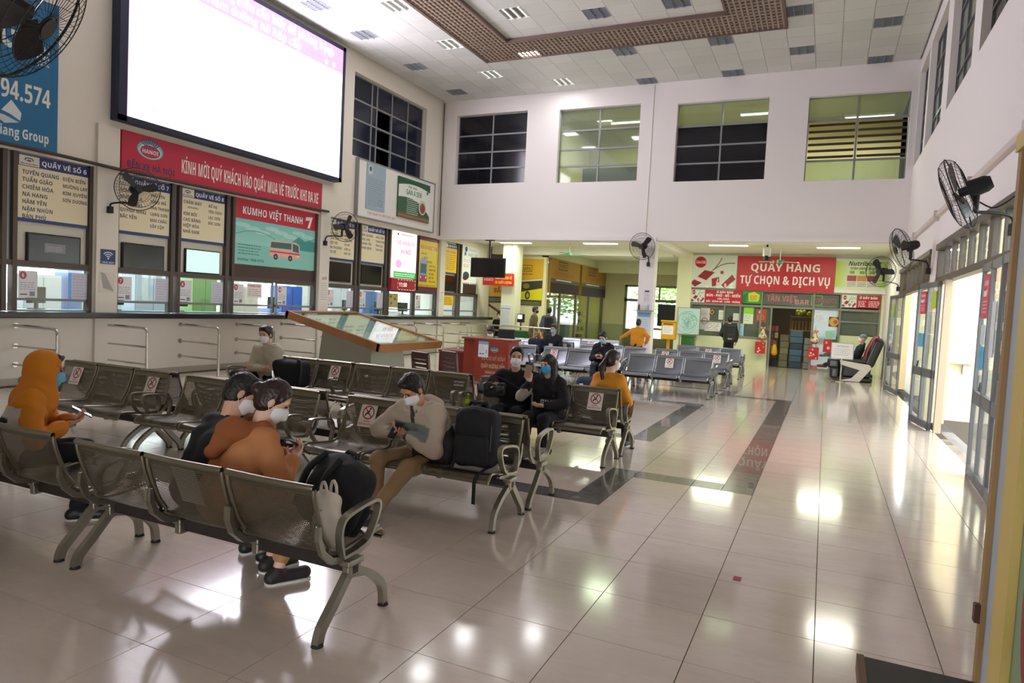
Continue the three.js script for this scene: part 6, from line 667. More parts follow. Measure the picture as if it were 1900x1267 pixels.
  if (o.hair === 'ponytail') { part('hair', nets([...hairSkull, ...line], cell, wav), hairMat, g); const t0 = hp(0, o.tailHigh ?? 0.0, -0.105); const t = part('ponytail', nets([cap(t0, hp(0.01, -0.09, -0.15), 0.03, 0.036, 0.02), cap(hp(0.01, -0.09, -0.15), t0.clone().add(V(0.0, -0.32, -0.05)), 0.034, 0.014, 0.02)], cell, wav), hairMat, g); part('hair_tie', new THREE.TorusGeometry(0.03, 0.01, 8, 16).rotateX(R90 * 0.5).translate(...t0.toArray()), mat(0xb23a4c, 0.6), t); }
  if (o.hair === 'long') part('hair', nets([...hairSkull, cap(hp(0.07, 0.0, -0.04), tx(0.3, 0.1, 0.1), 0.04, 0.03, 0.04), cap(hp(-0.07, 0.0, -0.04), tx(0.3, -0.09, 0.1), 0.038, 0.03, 0.04), cap(hp(0, 0, -0.08), tx(0.26, 0, -0.12), 0.075, 0.06, 0.04), { ...ell(hp(-0.005, -0.045, 0.085), hr(0.052, 0.1, 0.075), hq, 0.01), op: 's' }], cell, wav), hairMat, g);
  if (o.hair === 'bun') { part('hair', nets([...hairSkull, ell(hp(0, 0.02, -0.12), hr(0.045, 0.045, 0.04), hq, 0.02), cap(hp(0.07, 0.05, 0.05), hp(0.082, -0.07, 0.055), 0.012, 0.008, 0.02), cap(hp(-0.07, 0.05, 0.05), hp(-0.082, -0.07, 0.055), 0.012, 0.008, 0.02), line[0]], cell, wav), hairMat, g); }
  if (o.clip) { const c = part('hair_clip', ribbon([[-0.05, 0], [-0.02, 0.012], [0.05, 0.008], [0.05, -0.008], [-0.02, -0.012]], 0.006, 0.007, true).rotateZ(R90), mat(0xcfcdd0, 0.3, 0.7), g); c.position.copy(hp(...o.clip)); c.quaternion.copy(hq.clone().multiply(new THREE.Quaternion().setFromEuler(new THREE.Euler(...(o.clipTurn ?? [0, 0, 0]))))); }
  if (o.hoodUp) part('hood', paint(nets([ell(hp(0, 0.03, -0.025), hr(0.113, 0.126, 0.13), hq, 0.03), cap(hp(0, -0.06, -0.03), up(0.42), 0.11, 0.155, 0.06), { ...ell(hp(0, -0.03, 0.14), hr(0.16, 0.13, 0.11), hq, 0.015), op: 's' }, { ...ell(hp(0, 0.0, 0.0), hr(0.098, 0.118, 0.11), hq, 0.01), op: 's' }], near ? 0.009 : 0.014, folds(0.004, 26, 2)), (x, y, z) => { const q = V(x, y, z).sub(H).applyQuaternion(hq.clone().invert()); return q.z > 0.055 && q.y > 0.02 && Math.abs(q.x) < 0.1 && q.z > 0.07 ? lin(0x2b2320) : lin(o.hoodUp); }), mat(0xffffff, 0.9, 0, { vertexColors: true }), g);
  if (o.cap) { part('cap', nets([ell(hp(0, 0.055, -0.012), hr(0.094, 0.088, 0.11), hq, 0.01), { t: 'p', c: hp(0, 0.03, 0), n: hy.clone().negate(), op: 'i', k: 0.01 }], cell), mat(o.cap, 0.8), g); }
  // face
  if (o.face) { for (const x of [-0.031, 0.031]) { part('eye', new THREE.SphereGeometry(0.0115 * hs, 10, 8).scale(1.2, 0.6, 0.7).translate(...hp(x, 0.008, 0.081).toArray()), eyeM, g); const a = hp(x - 0.02, 0.03, 0.088), b = hp(x + 0.02, 0.032, 0.086); part('eyebrow', rod(a, b, 0.0035, 6), hairM, g); } }
  if (o.mask) {
    const m = part('mask', nets([ell(hp(0, -0.047, 0.036), hr(0.067, 0.064, 0.069), hq, 0.02), cap(hp(0, -0.02, 0.1), hp(0, -0.06, 0.112), 0.012, 0.01, 0.03), ell(hp(0, -0.095, 0.055), hr(0.035, 0.03, 0.03), hq, 0.02), { t: 'p', c: hp(0, -0.002, 0.06), n: hy.clone().addScaledVector(hz, -0.25), op: 'i', k: 0.006 }, { t: 'p', c: hp(0, 0, 0.022), n: hz.clone().negate(), op: 'i', k: 0.006 }, { t: 'p', c: hp(0, -0.112, 0.05), n: hy.clone().negate(), op: 'i', k: 0.006 }], near ? 0.005 : 0.01, o.mask === 'fold' ? (x, y, z) => 0.0015 * Math.sin(y * 420) : null), o.maskM ?? maskW, g);
    for (const x of [-1, 1]) part('ear_loop', [rod(hp(x * 0.062, -0.022, 0.04), hp(x * 0.083, 0.02, -0.012), 0.0018, 5), rod(hp(x * 0.06, -0.085, 0.03), hp(x * 0.083, -0.025, -0.016), 0.0018, 5)], o.maskM ?? maskW, m);
  }
  // trousers, shoes, jacket
  const lw = o.legW ?? 1; const TR = [cap(tx(0.02, 0.07), tx(0.02, -0.07), 0.125 * s, 0.125 * s, 0.05), cap(tx(0.1, 0.06), tx(0.1, -0.06), 0.112 * s, 0.112 * s, 0.05)]; for (const l of legs) { const an = l[2].clone().lerp(l[1], o.cuff ?? 0.04); TR.push(cap(l[0], l[1], 0.094 * s * lw, 0.071 * s * lw, 0.03), cap(l[1], an, 0.068 * s * lw, 0.052 * s * lw, 0.02)); }
  part('trousers', nets(TR, c1, folds(0.007, 30, 1)), cloth(o.trousers ?? 0x1c1d22), g);
  legs.forEach((l, i) => { const heel = l[2].clone().add(V(0, -0.045 * s, 0)).addScaledVector(V(...toeDir[i]).normalize(), -0.035 * s); const f = part('shoe', nets([cap(heel, toes[i].clone().add(V(0, 0.004, 0)), 0.043 * s, 0.04 * s, 0.02), cap(l[2].clone().add(V(0, -0.01, 0)), heel, 0.043 * s, 0.04 * s, 0.02), { t: 'p', c: V(0, Math.min(heel.y, toes[i].y) - 0.03 * s, 0), n: V(0, -1, 0), op: 'i', k: 0.006 }], near ? 0.007 : 0.014), o.shoe ?? shoeM, g); const d = toes[i].clone().sub(heel); const so = part('sole', nets([cap(heel.clone().add(V(0, -0.028, 0)), toes[i].clone().add(V(0, -0.022, 0)), 0.045 * s, 0.042 * s, 0.01), { t: 'p', c: heel.clone().add(V(0, -0.026, 0)), n: V(0, 1, 0).addScaledVector(d.clone().normalize(), 0.0), op: 'i', k: 0.004 }, { t: 'p', c: heel.clone().add(V(0, -0.043, 0)), n: V(0, -1, 0), op: 'i', k: 0.004 }], near ? 0.008 : 0.014), o.soleM ?? soleM, f); });
  const jw = o.jacketW ?? 1, hem = o.hem ?? 0.03, J = [cap(tx(hem, 0.075), tx(0.34, 0.085), 0.122 * s * jw, 0.118 * s * jw, 0.05), cap(tx(hem, -0.075), tx(0.34, -0.085), 0.122 * s * jw, 0.118 * s * jw, 0.05), cap(S[0].clone().addScaledVector(X, -0.02), S[1].clone().addScaledVector(X, 0.02), 0.072 * s * jw, 0.072 * s * jw, 0.06), cap(up(0.44), up(0.515), 0.085 * s, 0.068 * s, 0.03)];
  arms.forEach((a) => { const w = a[2].clone().lerp(a[1], o.sleeve ?? 0.06); J.push(cap(a[0], a[1], 0.068 * s * jw, 0.06 * s * jw, 0.03), cap(a[1], w, 0.059 * s * jw, 0.045 * s * jw, 0.02)); });
  const hoodP = tx(0.44, 0, -0.105);
  J.push({ ...cap(up(0.5), hp(0, -0.03, 0), 0.05 * s, 0.06 * s), op: 's', k: 0.012 });
  const jg = nets(J, c1, folds(o.fold ?? 0.008, 26, o.at[0] * 3)), inv = (p) => { const q = V(...p).sub(P); return [q.dot(X) / s, q.dot(T) / s, q.dot(Fw) / s]; };
  const jm = o.paint ? mat(0xffffff, 0.9, 0, { vertexColors: true }) : cloth(o.jacket ?? 0x17181c); if (o.paint) paint(jg, (x, y, z) => lin(o.paint(...inv([x, y, z])))); const jk = part(o.jacketName ?? 'jacket', jg, jm, g);
  if (o.hood) { const hc = o.hoodC ?? o.jacket ?? 0xb5a694, f = o.hoodS ?? 1; part('hood', nets([cap(tx(0.5, 0.085, 0.045), tx(0.5, 0.105, -0.04), 0.03, 0.045, 0.03), cap(tx(0.5, -0.085, 0.045), tx(0.5, -0.105, -0.04), 0.03, 0.045, 0.03), cap(tx(0.5, 0.105, -0.04), tx(0.45, 0.06, -0.14 * f), 0.045, 0.06, 0.04), cap(tx(0.5, -0.105, -0.04), tx(0.45, -0.06, -0.14 * f), 0.045, 0.06, 0.04), cap(tx(0.45, 0.06, -0.13 * f), tx(0.45, -0.06, -0.13 * f), 0.06, 0.06, 0.05), cap(tx(0.44, 0, -0.15 * f), tx(0.3, 0, -0.165 * f), 0.075 * f, 0.045 * f, 0.05), { ...cap(up(0.48), hp(0, 0.03, 0), 0.085 * s, 0.1 * s), op: 's', k: 0.02 }], c1, folds(0.007, 30, 4)), cloth(hc), jk); }
  if (o.bands) arms.forEach((a, i) => { const w = a[2].clone().lerp(a[1], o.sleeve ?? 0.06), v = a[2].clone().lerp(a[1], (o.sleeve ?? 0.06) + 0.14); part('cuff', nets([cap(w, v, 0.05 * s, 0.054 * s)], c1), cloth(o.bands), jk); });
  g.userData.joints = undefined; delete g.userData.joints; return { g, arms, H, hp, hq, P, T, X, Fw, tx, up, legs, S };
}
const world = (p, v) => v.clone().applyAxisAngle(V(0, 1, 0), p.g.rotation.y).add(p.g.position);
function phone(p, v, e, label, lit) { const t = thing('phone', label, 'phone', world(p, v).toArray()); t.rotation.set(...e, 'YXZ'); t.rotation.y += p.g.rotation.y; part('case', rbox(0.076, 0.155, 0.009, 0.006), M.black, t); part('screen', box(0.07, 0.146, 0.001, 0, 0, 0.005), lit ? mat(0xe8f0f5, 0.3, 0, { emissive: 0xd8e6f0, emissiveIntensity: 0.8 }) : M.blackGloss, t); return t; }
const A = Math.atan2;
// 1 the man in the hooded orange jacket, front row left
{
  const OR = 0xd0801e, p = person({ at: [-5.29, 0, -2.95], neck: -0.035, yaw: A(0.66, -0.75), label: 'person in orange and white jacket, hood up, blue mask, holding a lit phone', lean: 0.2, bend: 0.2, turn: 0.35, pitch: 0.12, hair: 'short', hoodUp: OR, mask: 'fold', maskM: maskB, face: 1, skin: 1, hands: [[0.1, 0.72, 0.34], [-0.07, 0.7, 0.33]], palm: [[-0.4, 0.9, 0], [0.4, 0.9, 0]], curl: [0.7, 0.6], jacketW: 1.08, paint: (x, y, z) => z < 0.02 && y < 0.27 && Math.abs(x) < 0.19 ? 0x1a1718 : y < 0.36 && z < 0.09 && Math.abs(x) < 0.24 ? 0xcac6c2 : OR, trousers: 0x1a1c24, feet: [[0.14, 0.085, 0.5], [-0.1, 0.085, 0.42]] });
  phone(p, V(0.02, 0.79, 0.42), [-1.0, 0.1, 0.1], 'lit phone held by the person in the hooded orange jacket', true);
}
// 2 and 3 the couple of the front row
person({ at: [-3.42, 0, -2.95], yaw: PI - 0.25, label: 'person in black jacket and white mask, head bowed, beside the orange hoodie', lean: 0.3, bend: 0.22, turn: -0.55, pitch: 0.55, roll: -0.2, hair: 'short', mask: 1, face: 1, skin: 0, hands: [[0.1, 0.62, 0.36], [-0.08, 0.62, 0.38]], jacket: 0x141519, trousers: 0x1c1e26, jacketW: 1.08, twist: -0.1, side: 0.05, hairLow: -0.006 });
{
  const p = person({ at: [-3.17, 0, -2.9], yaw: PI - 0.42, label: 'person in orange brown hoodie, silver hair clip and white mask, looking at a phone', lean: 0.34, bend: 0.24, turn: -0.5, pitch: 0.52, roll: -0.1, hair: 'bun', hairM: hairBrown, mask: 1, face: 1, fem: 1, skin: 2, clip: [-0.03, 0.12, -0.075], clipTurn: [0.9, 0.3, 0.2], hands: [[0.04, 0.74, 0.4], [-0.12, 0.74, 0.38]], palm: [[-0.3, 1, 0], [0.3, 1, 0]], jacketW: 1.12, jacketName: 'hoodie', hood: 1, fold: 0.006, jacket: 0xb87a4c, hoodC: 0x8f5029, hoodS: 1.05, trousers: 0xb8895e, feet: [[0.05, 0.085, 0.34], [-0.16, 0.085, 0.3]], cuff: 0.2, shoe: mat(0x2a2426, 0.6) });
  phone(p, V(-0.02, 0.79, 0.47), [-0.9, 0, 0.1], 'dark phone in the hands of the person in the orange hoodie');
}
// 4 the man in khaki trousers
{
  const p = person({ at: [-2.96, 0, -4.98], pelvis: 0.46, yaw: -0.1, label: 'person in beige and grey jacket and khaki trousers, white mask, bent over a phone', lean: 0.36, bend: 0.26, turn: -0.12, pitch: 0.66, hair: 'short', mask: 1, face: 1, skin: 1, hood: 1, jacketW: 1.27, hands: [[0.0, 0.66, 0.36], [-0.16, 0.66, 0.36]], elbow: [[1, -0.35, -0.2], [-1, -0.35, -0.2]], palm: [[-0.4, 0.9, -0.1], [0.4, 0.9, -0.1]], curl: [0.6, 0.8], feet: [[-0.06, 0.09, 0.68], [-0.13, 0.09, 0.6]], knee: [[0.3, 1, 0.2], [-0.8, 1, 0.2]], toe: [[0.5, 0, 1], [0.75, 0, 0.7]], trousers: 0xa38662, cuff: 0.16, legW: 1.02, paint: (x, y, z) => z > 0.0 && z < 0.3 && y < 0.38 && y > 0.2 && Math.abs(x) < 0.2 ? 0x77807c : Math.abs(x) < 0.02 && z > 0.04 ? 0x3a3836 : 0xb5a694 });
  phone(p, V(-0.08, 0.7, 0.43), [-0.75, 0, 0], 'black phone held by the person in khaki trousers');
}
// 5 the man in the pale jacket
person({ at: [-7.32, 0, -7.55], yaw: 0.1, near: 0, label: 'person in pale beige jacket, white mask, arms folded, beside a big dark bag', lean: 0.12, bend: 0.08, turn: 0.1, pitch: 0.2, hair: 'short', mask: 1, face: 1, hood: 1, jacketW: 1.12, jacket: 0xb7af9a, trousers: 0x15161a, hands: [[-0.06, 0.68, 0.22], [0.06, 0.67, 0.25]], elbow: [[1, -0.5, 0], [-1, -0.5, 0]], feet: [[0.12, 0.09, 0.4], [-0.02, 0.3, 0.46]], knee: [[0.6, 0.7, 0.6], [-0.9, 0.5, 0.6]] });
// 6 and 7 the embracing couple
{
  const p = person({ at: [-3.4, 0, -7.58], pelvis: 0.465, yaw: 0.16, label: 'person in black zipped jacket and white mask, one arm round a neighbour in black', lean: -0.02, bend: 0.04, turn: 0.28, pitch: 0.02, roll: -0.06, hair: 'short', mask: 1, face: 1, skin: 0, jacketW: 1.04, jacket: 0x121317, trousers: 0x17191f, hands: [[0.52, 0.92, 0.06], [-0.24, 0.74, 0.3]], elbow: [[0.7, -0.2, -0.7], [-1, -0.7, -0.2]], handDir: [[0.6, -0.75, 0.35], [0.5, 0.65, 0.35]], palm: [[-0.4, -0.2, -0.9], [0.9, 0.2, 0.3]], curl: [0.35, 0.75], feet: [[0.14, 0.085, 0.46], [-0.16, 0.085, 0.46]], hairLow: 0.008 });
  phone(p, V(-0.15, 0.85, 0.36), [-0.3, 0.6, 0.5], 'black phone in the raised right hand of the cropped haired person in black');
  const q = person({ at: [-2.93, 0, -7.52], pelvis: 0.455, yaw: 0.02, label: 'person in black sweatshirt with white chest lettering and blue mask, raising a phone', lean: 0.02, bend: 0.02, turn: -0.3, pitch: 0.12, roll: 0.12, hair: 'long', mask: 'fold', maskM: mat(0x3f9fd0, 0.75), face: 1, fem: 1, skin: 2, scale: 0.94, jacketW: 1.12, jacketName: 'sweatshirt', trousers: 0x15161b, legW: 1.08, hands: [[0.08, 0.62, 0.3], [-0.15, 0.86, 0.27]], elbow: [[1, -0.6, 0], [-0.8, -1, 0.2]], handDir: [[-0.9, 0, 0.5], [0.1, 1, 0.1]], palm: [[0, 0.6, -0.6], [0.4, 0, 0.9]], curl: [0.5, 0.8], paint: (x, y, z) => x < -0.17 && z > 0.02 && y < 0.36 ? 0xc2b9a8 : 0x17161a });
  { const f = phone(q, V(-0.14, 1.0, 0.345), [0.1, 0.25, -0.15], 'pale brown cased phone raised before the blue mask'); f.children[0].material = mat(0xa98a6c, 0.5); f.children[1].material = mat(0x9c7f64, 0.5); }
  const lt = part('chest_print', printBox(0.2, 0.07, 0.004), printMat(canvasTex(120, 42, (x, w, h) => { fill(x, '#17161a', 0, 0, w, h); vtext(x, 'ITAL', 4, 36, 40, '#e9e6e0', { fit: 66 }); vtext(x, 'NY', 80, 38, 44, '#e9e6e0', { fit: 34 }); })), q.g); lt.position.copy(q.tx(0.22, 0.06, 0.172)); lt.rotation.x = -0.1;
}
// 8 the woman with the ponytail
person({ at: [-2.42, 0, -8.16], pelvis: 0.47, yaw: PI - 0.15, near: 0, label: 'person seated facing away in an orange yellow top, ponytail tied in red', lean: 0.12, bend: 0.1, turn: -0.55, pitch: 0.1, hair: 'ponytail', hairM: mat(0x24120e, 0.4), mask: 1, face: 1, fem: 1, skin: 2, jacketName: 'top', jacket: 0xd18a1c, trousers: 0x22242c });
// 9 the person in the black hoodie, far group
{ const p = person({ at: [-4.46, 0, -14.78], yaw: -0.05, near: 0, label: 'person in black hoodie and blue mask, looking down, on the far bluish bench', lean: 0.16, bend: 0.12, pitch: 0.5, hair: 'short', mask: 'fold', maskM: maskB, face: 1, hood: 1, jacketName: 'hoodie', jacket: 0x121317, trousers: 0x2a2f3c, jacketW: 1.08, hands: [[0.06, 0.7, 0.3], [-0.06, 0.7, 0.3]] }); phone(p, V(0, 0.76, 0.36), [-0.9, 0, 0], 'phone in the hands of the person in the black hoodie on the far bench'); }
// 10 the man in black of the second far row
person({ at: [-6.72, 0, -17.4], yaw: 0.1, near: 0, label: 'person in a black printed jacket with a blue mask on the second far bench row', lean: 0.06, pitch: 0.15, hair: 'short', mask: 'fold', maskM: maskB, face: 1, jacket: 0x131418, trousers: 0x1a1b20, paint: (x, y, z) => z > 0.07 && y < 0.26 && y > 0.16 && Math.abs(x + 0.04) < 0.05 ? 0xc9c9cc : 0x14151a });
// 16 the guard behind the desk
{ person({ at: [-7.0, 0, -14.2], yaw: 0.2, near: 0, label: 'person in a dark blue shirt with a white mask looking down behind the red desk', lean: 0.22, bend: 0.15, pitch: 0.6, hair: 'short', mask: 1, face: 1, skin: 1, jacketName: 'shirt', jacket: 0x23253a, trousers: 0x1c1d26, hands: [[0.1, 0.7, 0.3], [-0.1, 0.7, 0.3]] }); const c = thing('office_chair', 'black backed chair behind the person at the red desk', 'chair', [-6.95, 0, -14.3]); part('seat', rbox(0.46, 0.06, 0.44, 0.03, 0, 0.4, 0), M.black, c); part('backrest', rbox(0.44, 0.4, 0.06, 0.03, 0.12, 0.98, -0.28), M.black, c); part('pole', [cyl(0.03, 0.03, 0.38, 0, 0.2, 0), box(0.5, 0.04, 0.06, 0, 0.02, 0), box(0.06, 0.04, 0.5, 0, 0.02, 0), rod(V(0.12, 0.42, -0.2), V(0.12, 0.85, -0.27), 0.02, 8)], M.black, c); }
// 11, 12, 13, 14 standing people, 15 in the massage chair, 17 at the counter end
{
  const p = person({ at: [-8.72, 0, -22.0], yaw: PI + 0.15, sit: false, near: 0, label: 'person in a grey jacket seen from behind, walking away with a black backpack', hair: 'short', jacket: 0x60686a, trousers: 0x4b463f, hands: [[0.26, 0.86, 0.05], [-0.26, 0.84, 0.02]], jacketW: 1.1, feet: [[0.1, 0.085, 0.16], [-0.1, 0.1, -0.16]] }), b = thing('backpack', 'black backpack on the back of the walking person in grey', 'backpack', world(p, V(-0.06, 1.02, -0.17)).toArray(), p.g.rotation.y); part('bag', nets([blk(V(0, 0.16, -0.06), V(0.16, 0.24, 0.09), 0.07)], 0.016), M.black, b); part('pocket', rbox(0.22, 0.2, 0.05, 0.03, 0, 0.08, -0.15), M.black, b); part('strap', tube([V(-0.12, 0.38, 0.0), V(-0.13, 0.46, 0.12), V(-0.12, 0.3, 0.24)], 0.018, 12, 6), M.black, b);
  person({ at: [-9.42, 0, -22.3], yaw: R90 + 0.2, sit: false, near: 0, label: 'person in olive brown coat and cap standing before the yellow coach poster', cap: 0x5d5546, hair: 'short', mask: 1, maskM: M.black, jacketName: 'coat', jacket: 0x6f6340, trousers: 0xa98d6a, jacketW: 1.12, hem: -0.16, hands: [[0.22, 0.9, 0.12], [-0.22, 0.9, 0.08]] });
  person({ at: [-4.86, 0, -19.2], yaw: PI, near: 0, sit: false, scale: 0.88, label: 'person in bright yellow orange jacket, back turned, arm stretched out by the pillar', hair: 'bun', hairM: hairBrown, fem: 1, jacket: 0xd38c1e, trousers: 0x17181c, hands: [[0.5, 0.98, 0.14], [-0.24, 0.86, 0.1]], elbow: [[0.4, -0.6, -0.6], [-0.9, -0.4, -0.4]], jacketW: 1.14 });
  const q = person({ at: [-3.05, 0, -25.0], yaw: PI + 0.2, sit: false, near: 0, label: 'person in grey and black seen from behind at the shop window with a black backpack', hair: 'short', jacket: 0x2e3436, trousers: 0x17181c, jacketW: 1.12, hands: [[0.16, 1.0, 0.22], [-0.25, 0.86, 0.05]] }), k = thing('backpack', 'large black backpack on the back of the person at the shop window', 'backpack', world(q, V(-0.04, 0.9, -0.18)).toArray(), q.g.rotation.y); part('bag', nets([blk(V(0, 0.26, -0.07), V(0.2, 0.32, 0.1), 0.08)], 0.016), M.black, k); part('pocket', rbox(0.28, 0.22, 0.05, 0.03, 0, 0.12, -0.17), M.black, k); part('print', box(0.14, 0.04, 0.005, 0.04, 0.06, -0.2), mat(0x9a9a9e, 0.6), k);
  person({ at: [0.86, 0, -22.75], yaw: -R90, near: 0, pelvis: 0.66, label: 'person with a grey cap and white mask lying back in the massage chair', lean: -0.42, pitch: -0.15, turn: 0.2, cap: 0x6f8490, mask: 1, jacket: 0x1a2030, trousers: 0x22242c, feet: [[0.1, 0.42, 0.82], [-0.1, 0.42, 0.82]], hands: [[0.16, 0.76, 0.2], [-0.16, 0.76, 0.2]], shoe: mat(0x4a1f1c, 0.5) });
  person({ at: [-11.75, 0, -24.3], yaw: 0.3, near: 0, label: 'person in white mask, only the head showing past the ticket counter end', hair: 'bun', mask: 1, fem: 1, jacket: 0x1b1c22, trousers: 0x1b1c22, pelvis: 0.66 }); const s = thing('stool', 'low stool behind the end of the ticket counter', 'stool', [-11.75, 0, -24.3]); part('seat', cyl(0.18, 0.18, 0.05, 0, 0.5, 0), M.black, s); for (const [x, z] of [[-0.12, -0.12], [0.12, -0.12], [-0.12, 0.12], [0.12, 0.12]]) part('leg', rod(V(x, 0.48, z), V(x * 1.3, 0, z * 1.3), 0.014, 6), M.black, s);
}
// ---------------------------------------------------------------- bags on the benches
{
  const bagM = cloth(0x121215, 0.85), bagG = cloth(0x17171a, 0.7), zip = mat(0x3a3a3e, 0.4, 0.5);
  const pack = (at, yaw, label, w, h, d, tilt = 0, m = bagM, cellS = 0.012) => { const t = thing('backpack', label, 'backpack', at, yaw); const inner = new THREE.Group(); inner.name = 'bag'; inner.rotation.x = tilt; t.add(inner); part('body', nets([blk(V(0, h * 0.48, 0), V(w / 2, h * 0.48, d / 2), 0.08, null, 0.03), ell(V(0, h * 0.8, 0), V(w * 0.42, h * 0.22, d * 0.46), null, 0.05)], cellS, folds(0.005, 24, 1)), m, inner); part('front_pocket', nets([blk(V(0, h * 0.3, d / 2), V(w * 0.4, h * 0.24, 0.05), 0.04, null, 0.02)], cellS, folds(0.003, 30, 2)), m, inner); part('handle', tube([V(-0.06, h * 0.97, -0.03), V(-0.05, h * 1.06, -0.03), V(0.05, h * 1.06, -0.03), V(0.06, h * 0.97, -0.03)], 0.014, 14, 7), m, inner); part('zip', tube([V(-w * 0.42, h * 0.3, d * 0.42), V(-w * 0.38, h * 0.8, d * 0.4), V(0, h * 0.98, d * 0.34), V(w * 0.38, h * 0.8, d * 0.4), V(w * 0.42, h * 0.3, d * 0.42)], 0.006, 30, 6), zip, inner); for (const s of [-1, 1]) part('strap', tube([V(s * w * 0.25, h * 0.92, -d / 2), V(s * w * 0.32, h * 0.6, -d / 2 - 0.04), V(s * w * 0.36, h * 0.12, -d / 2)], 0.02, 14, 6), m, inner); return t; };
  pack([-2.5, 0.43, -4.86], 0.12, 'tall black backpack standing on the right seat beside the khaki trousers', 0.36, 0.48, 0.24, -0.1); { const t = thing('duffel_bag', 'slumped black bag between the khaki trousers and the tall backpack', 'bag', [-2.84, 0.43, -4.84], 0.1); part('body', nets([blk(V(0, 0.13, 0), V(0.2, 0.13, 0.16), 0.09, null, 0.03), cap(V(0.06, 0.22, -0.03), V(0.2, 0.27, -0.06), 0.09, 0.06, 0.06)], 0.012, folds(0.008, 22, 3)), bagG, t); part('strap', tube([V(0.12, 0.3, 0), V(0.2, 0.26, 0.1), V(0.22, 0.1, 0.16), V(0.2, 0.0, 0.17)], 0.014, 16, 6), bagG, t); }
  tag(add('bag_strap', [ribbon([[0.0, 0.02], [0.17, 0.015], [0.3, 0.0], [0.335, -0.05], [0.335, -0.22]], 0.03, 0.004).translate(-2.36, 0.43, -4.92)], bagM), 'loose black strap hanging over the front of the right seat below the tall backpack', 'strap');
  pack([-2.53, 0.44, -3.02], PI - 0.5, 'large black backpack leaning on the front right seat beside the orange hoodie', 0.4, 0.42, 0.26, 0.5);
  { const t = thing('tote_bag', 'small white cloth tote bag with faint print on the front right seat', 'bag', [-2.34, 0.43, -2.86], PI - 0.5), m = cloth(0xd6cdbd, 0.95), mm = mat(0xffffff, 0.95, 0, { map: canvasTex(128, 128, (x, w, h) => { fill(x, '#d6cdbd', 0, 0, w, h); lines(x, 26, 40, 80, 3, 12, '#a39a8c', 4); lines(x, 34, 84, 60, 2, 12, '#a39a8c', 3); }) }); const bg = nets([blk(V(0, 0.13, 0), V(0.085, 0.14, 0.06), 0.045, null, 0.02), cap(V(-0.05, 0.24, 0), V(0.05, 0.24, 0), 0.035, 0.035, 0.04)], 0.009, folds(0.006, 36, 2)), u = bg.attributes.uv, q = bg.attributes.position; for (let i = 0; i < q.count; i++) u.setXY(i, 0.5 + q.getX(i) / 0.2, q.getY(i) / 0.3); part('bag', bg, mm, t); for (const z of [-0.025, 0.03]) part('handle', tube([V(-0.045, 0.25, z), V(-0.035, 0.31, z), V(0, 0.335, z), V(0.035, 0.31, z), V(0.045, 0.25, z)], 0.009, 16, 6), m, t); }
  { const t = thing('duffel_bag', 'big dark navy bag with a small yellow print on the seat beside the pale jacket', 'bag', [-6.88, 0.43, -7.5], 0.05); part('body', nets([blk(V(0, 0.19, 0), V(0.25, 0.19, 0.16), 0.08, null, 0.03)], 0.016, folds(0.006, 20, 1)), cloth(0x16191f), t); part('print', box(0.1, 0.05, 0.004, -0.1, 0.12, 0.165), mat(0xa59a3c, 0.6), t); part('handle', tube([V(0.14, 0.36, 0.05), V(0.22, 0.4, 0.1), V(0.27, 0.3, 0.12), V(0.27, 0.06, 0.14)], 0.018, 18, 6), M.black, t); }
  { const t = thing('shoulder_bag', 'glossy black handbag on the lap of the cropped haired person', 'bag', [-3.5, 0.66, -7.22], 0.2); part('body', nets([blk(V(0, 0.08, 0), V(0.14, 0.09, 0.05), 0.04, null, 0.02)], 0.012, folds(0.004, 40, 1)), mat(0x101012, 0.3), t); part('strap', tube([V(-0.12, 0.15, 0), V(-0.02, 0.24, 0.0), V(0.14, 0.2, 0.02), V(0.34, 0.1, 0.02)], 0.006, 20, 6), M.black, t); part('buckle', new THREE.SphereGeometry(0.012, 8, 6).translate(-0.03, 0.24, 0.0), M.chrome, t); }
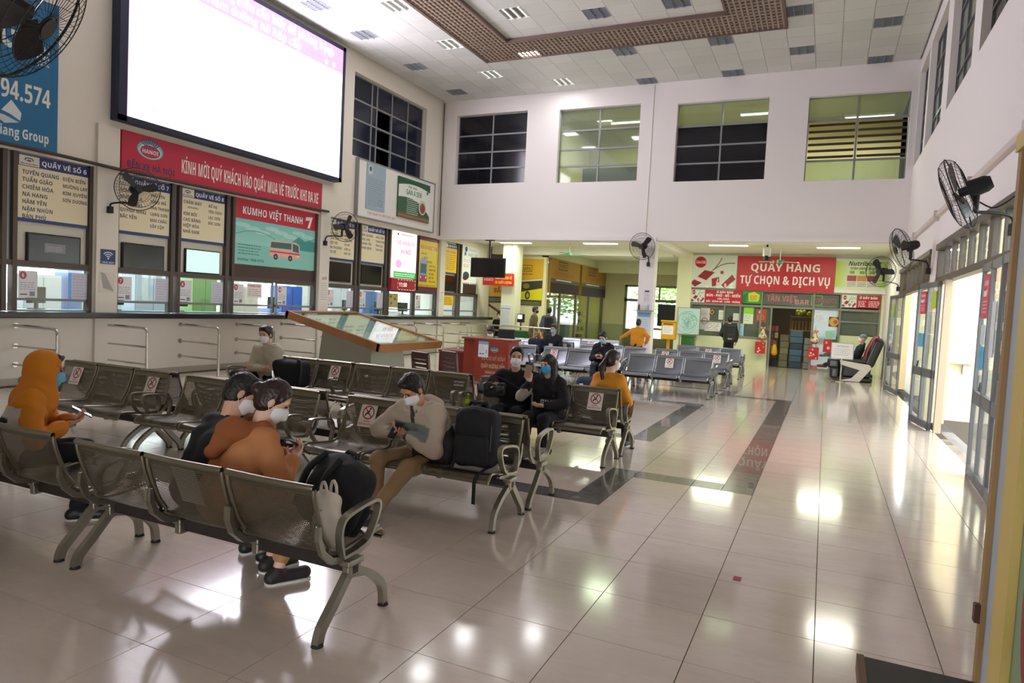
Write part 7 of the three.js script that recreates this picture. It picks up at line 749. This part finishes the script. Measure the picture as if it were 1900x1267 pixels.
  { const t = thing('drink_bottle', 'green and yellow plastic drink bottle on the bench left of the couple in black', 'bottle', [-3.96, 0.42, -7.42]); part('body', new THREE.LatheGeometry([[0, 0], [0.03, 0], [0.032, 0.02], [0.032, 0.06], [0.028, 0.075], [0.032, 0.09], [0.032, 0.13], [0.024, 0.165], [0.013, 0.18], [0.013, 0.195]].map(p => new THREE.Vector2(...p)), 20), mat(0x4fa32c, 0.25), t); part('label', cyl(0.033, 0.033, 0.06, 0, 0.115, 0, 20), mat(0xd5d23a, 0.4), t); part('cap', cyl(0.015, 0.015, 0.018, 0, 0.2, 0, 14), mat(0x9fd06a, 0.4), t); }
  { const t = thing('folded_jacket', 'pink and dark folded jacket lying on the bench beside the drink bottle', 'clothing', [-3.86, 0.42, -7.5]); part('dark_fold', nets([blk(V(0, 0.06, -0.02), V(0.1, 0.06, 0.12), 0.05, null, 0.02)], 0.014, folds(0.008, 26, 2)), cloth(0x17171a), t); part('pink_fold', nets([cap(V(0.0, 0.06, 0.12), V(0.12, 0.12, 0.1), 0.03, 0.025, 0.02)], 0.012), cloth(0xc06a86), t); }
  { const t = thing('duffel_bag', 'blue travel bag with pink tag on the floor by the far bluish bench', 'bag', [-3.95, 0.0, -12.6], 0.1); part('body', nets([blk(V(0, 0.22, 0), V(0.36, 0.22, 0.18), 0.1, null, 0.03)], 0.02, folds(0.006, 16, 1)), cloth(0x24344e), t); part('handle', tube([V(-0.12, 0.42, 0), V(-0.08, 0.52, 0), V(0.08, 0.52, 0), V(0.12, 0.42, 0)], 0.014, 14, 6), cloth(0x1c2a40), t); part('tag', new THREE.SphereGeometry(0.05, 10, 8).translate(0.05, 0.5, 0.03), mat(0xc87a94, 0.6), t); part('label_patch', box(0.07, 0.035, 0.005, -0.24, 0.3, 0.185), M.white, t); }
  { const t = thing('duffel_bag', 'dark navy bag standing on the second far bench row beside the man in black', 'bag', [-7.18, 0.43, -17.3]); part('body', nets([blk(V(0, 0.22, 0), V(0.22, 0.22, 0.14), 0.08, null, 0.03)], 0.02), cloth(0x1a2234), t); part('handle', tube([V(-0.08, 0.42, 0), V(0, 0.5, 0), V(0.08, 0.42, 0)], 0.012, 12, 6), M.black, t); }
}
scene.traverse(o => { if (o.isMesh) { o.castShadow = true; o.receiveShadow = true; } });
renderer.render(scene, camera);
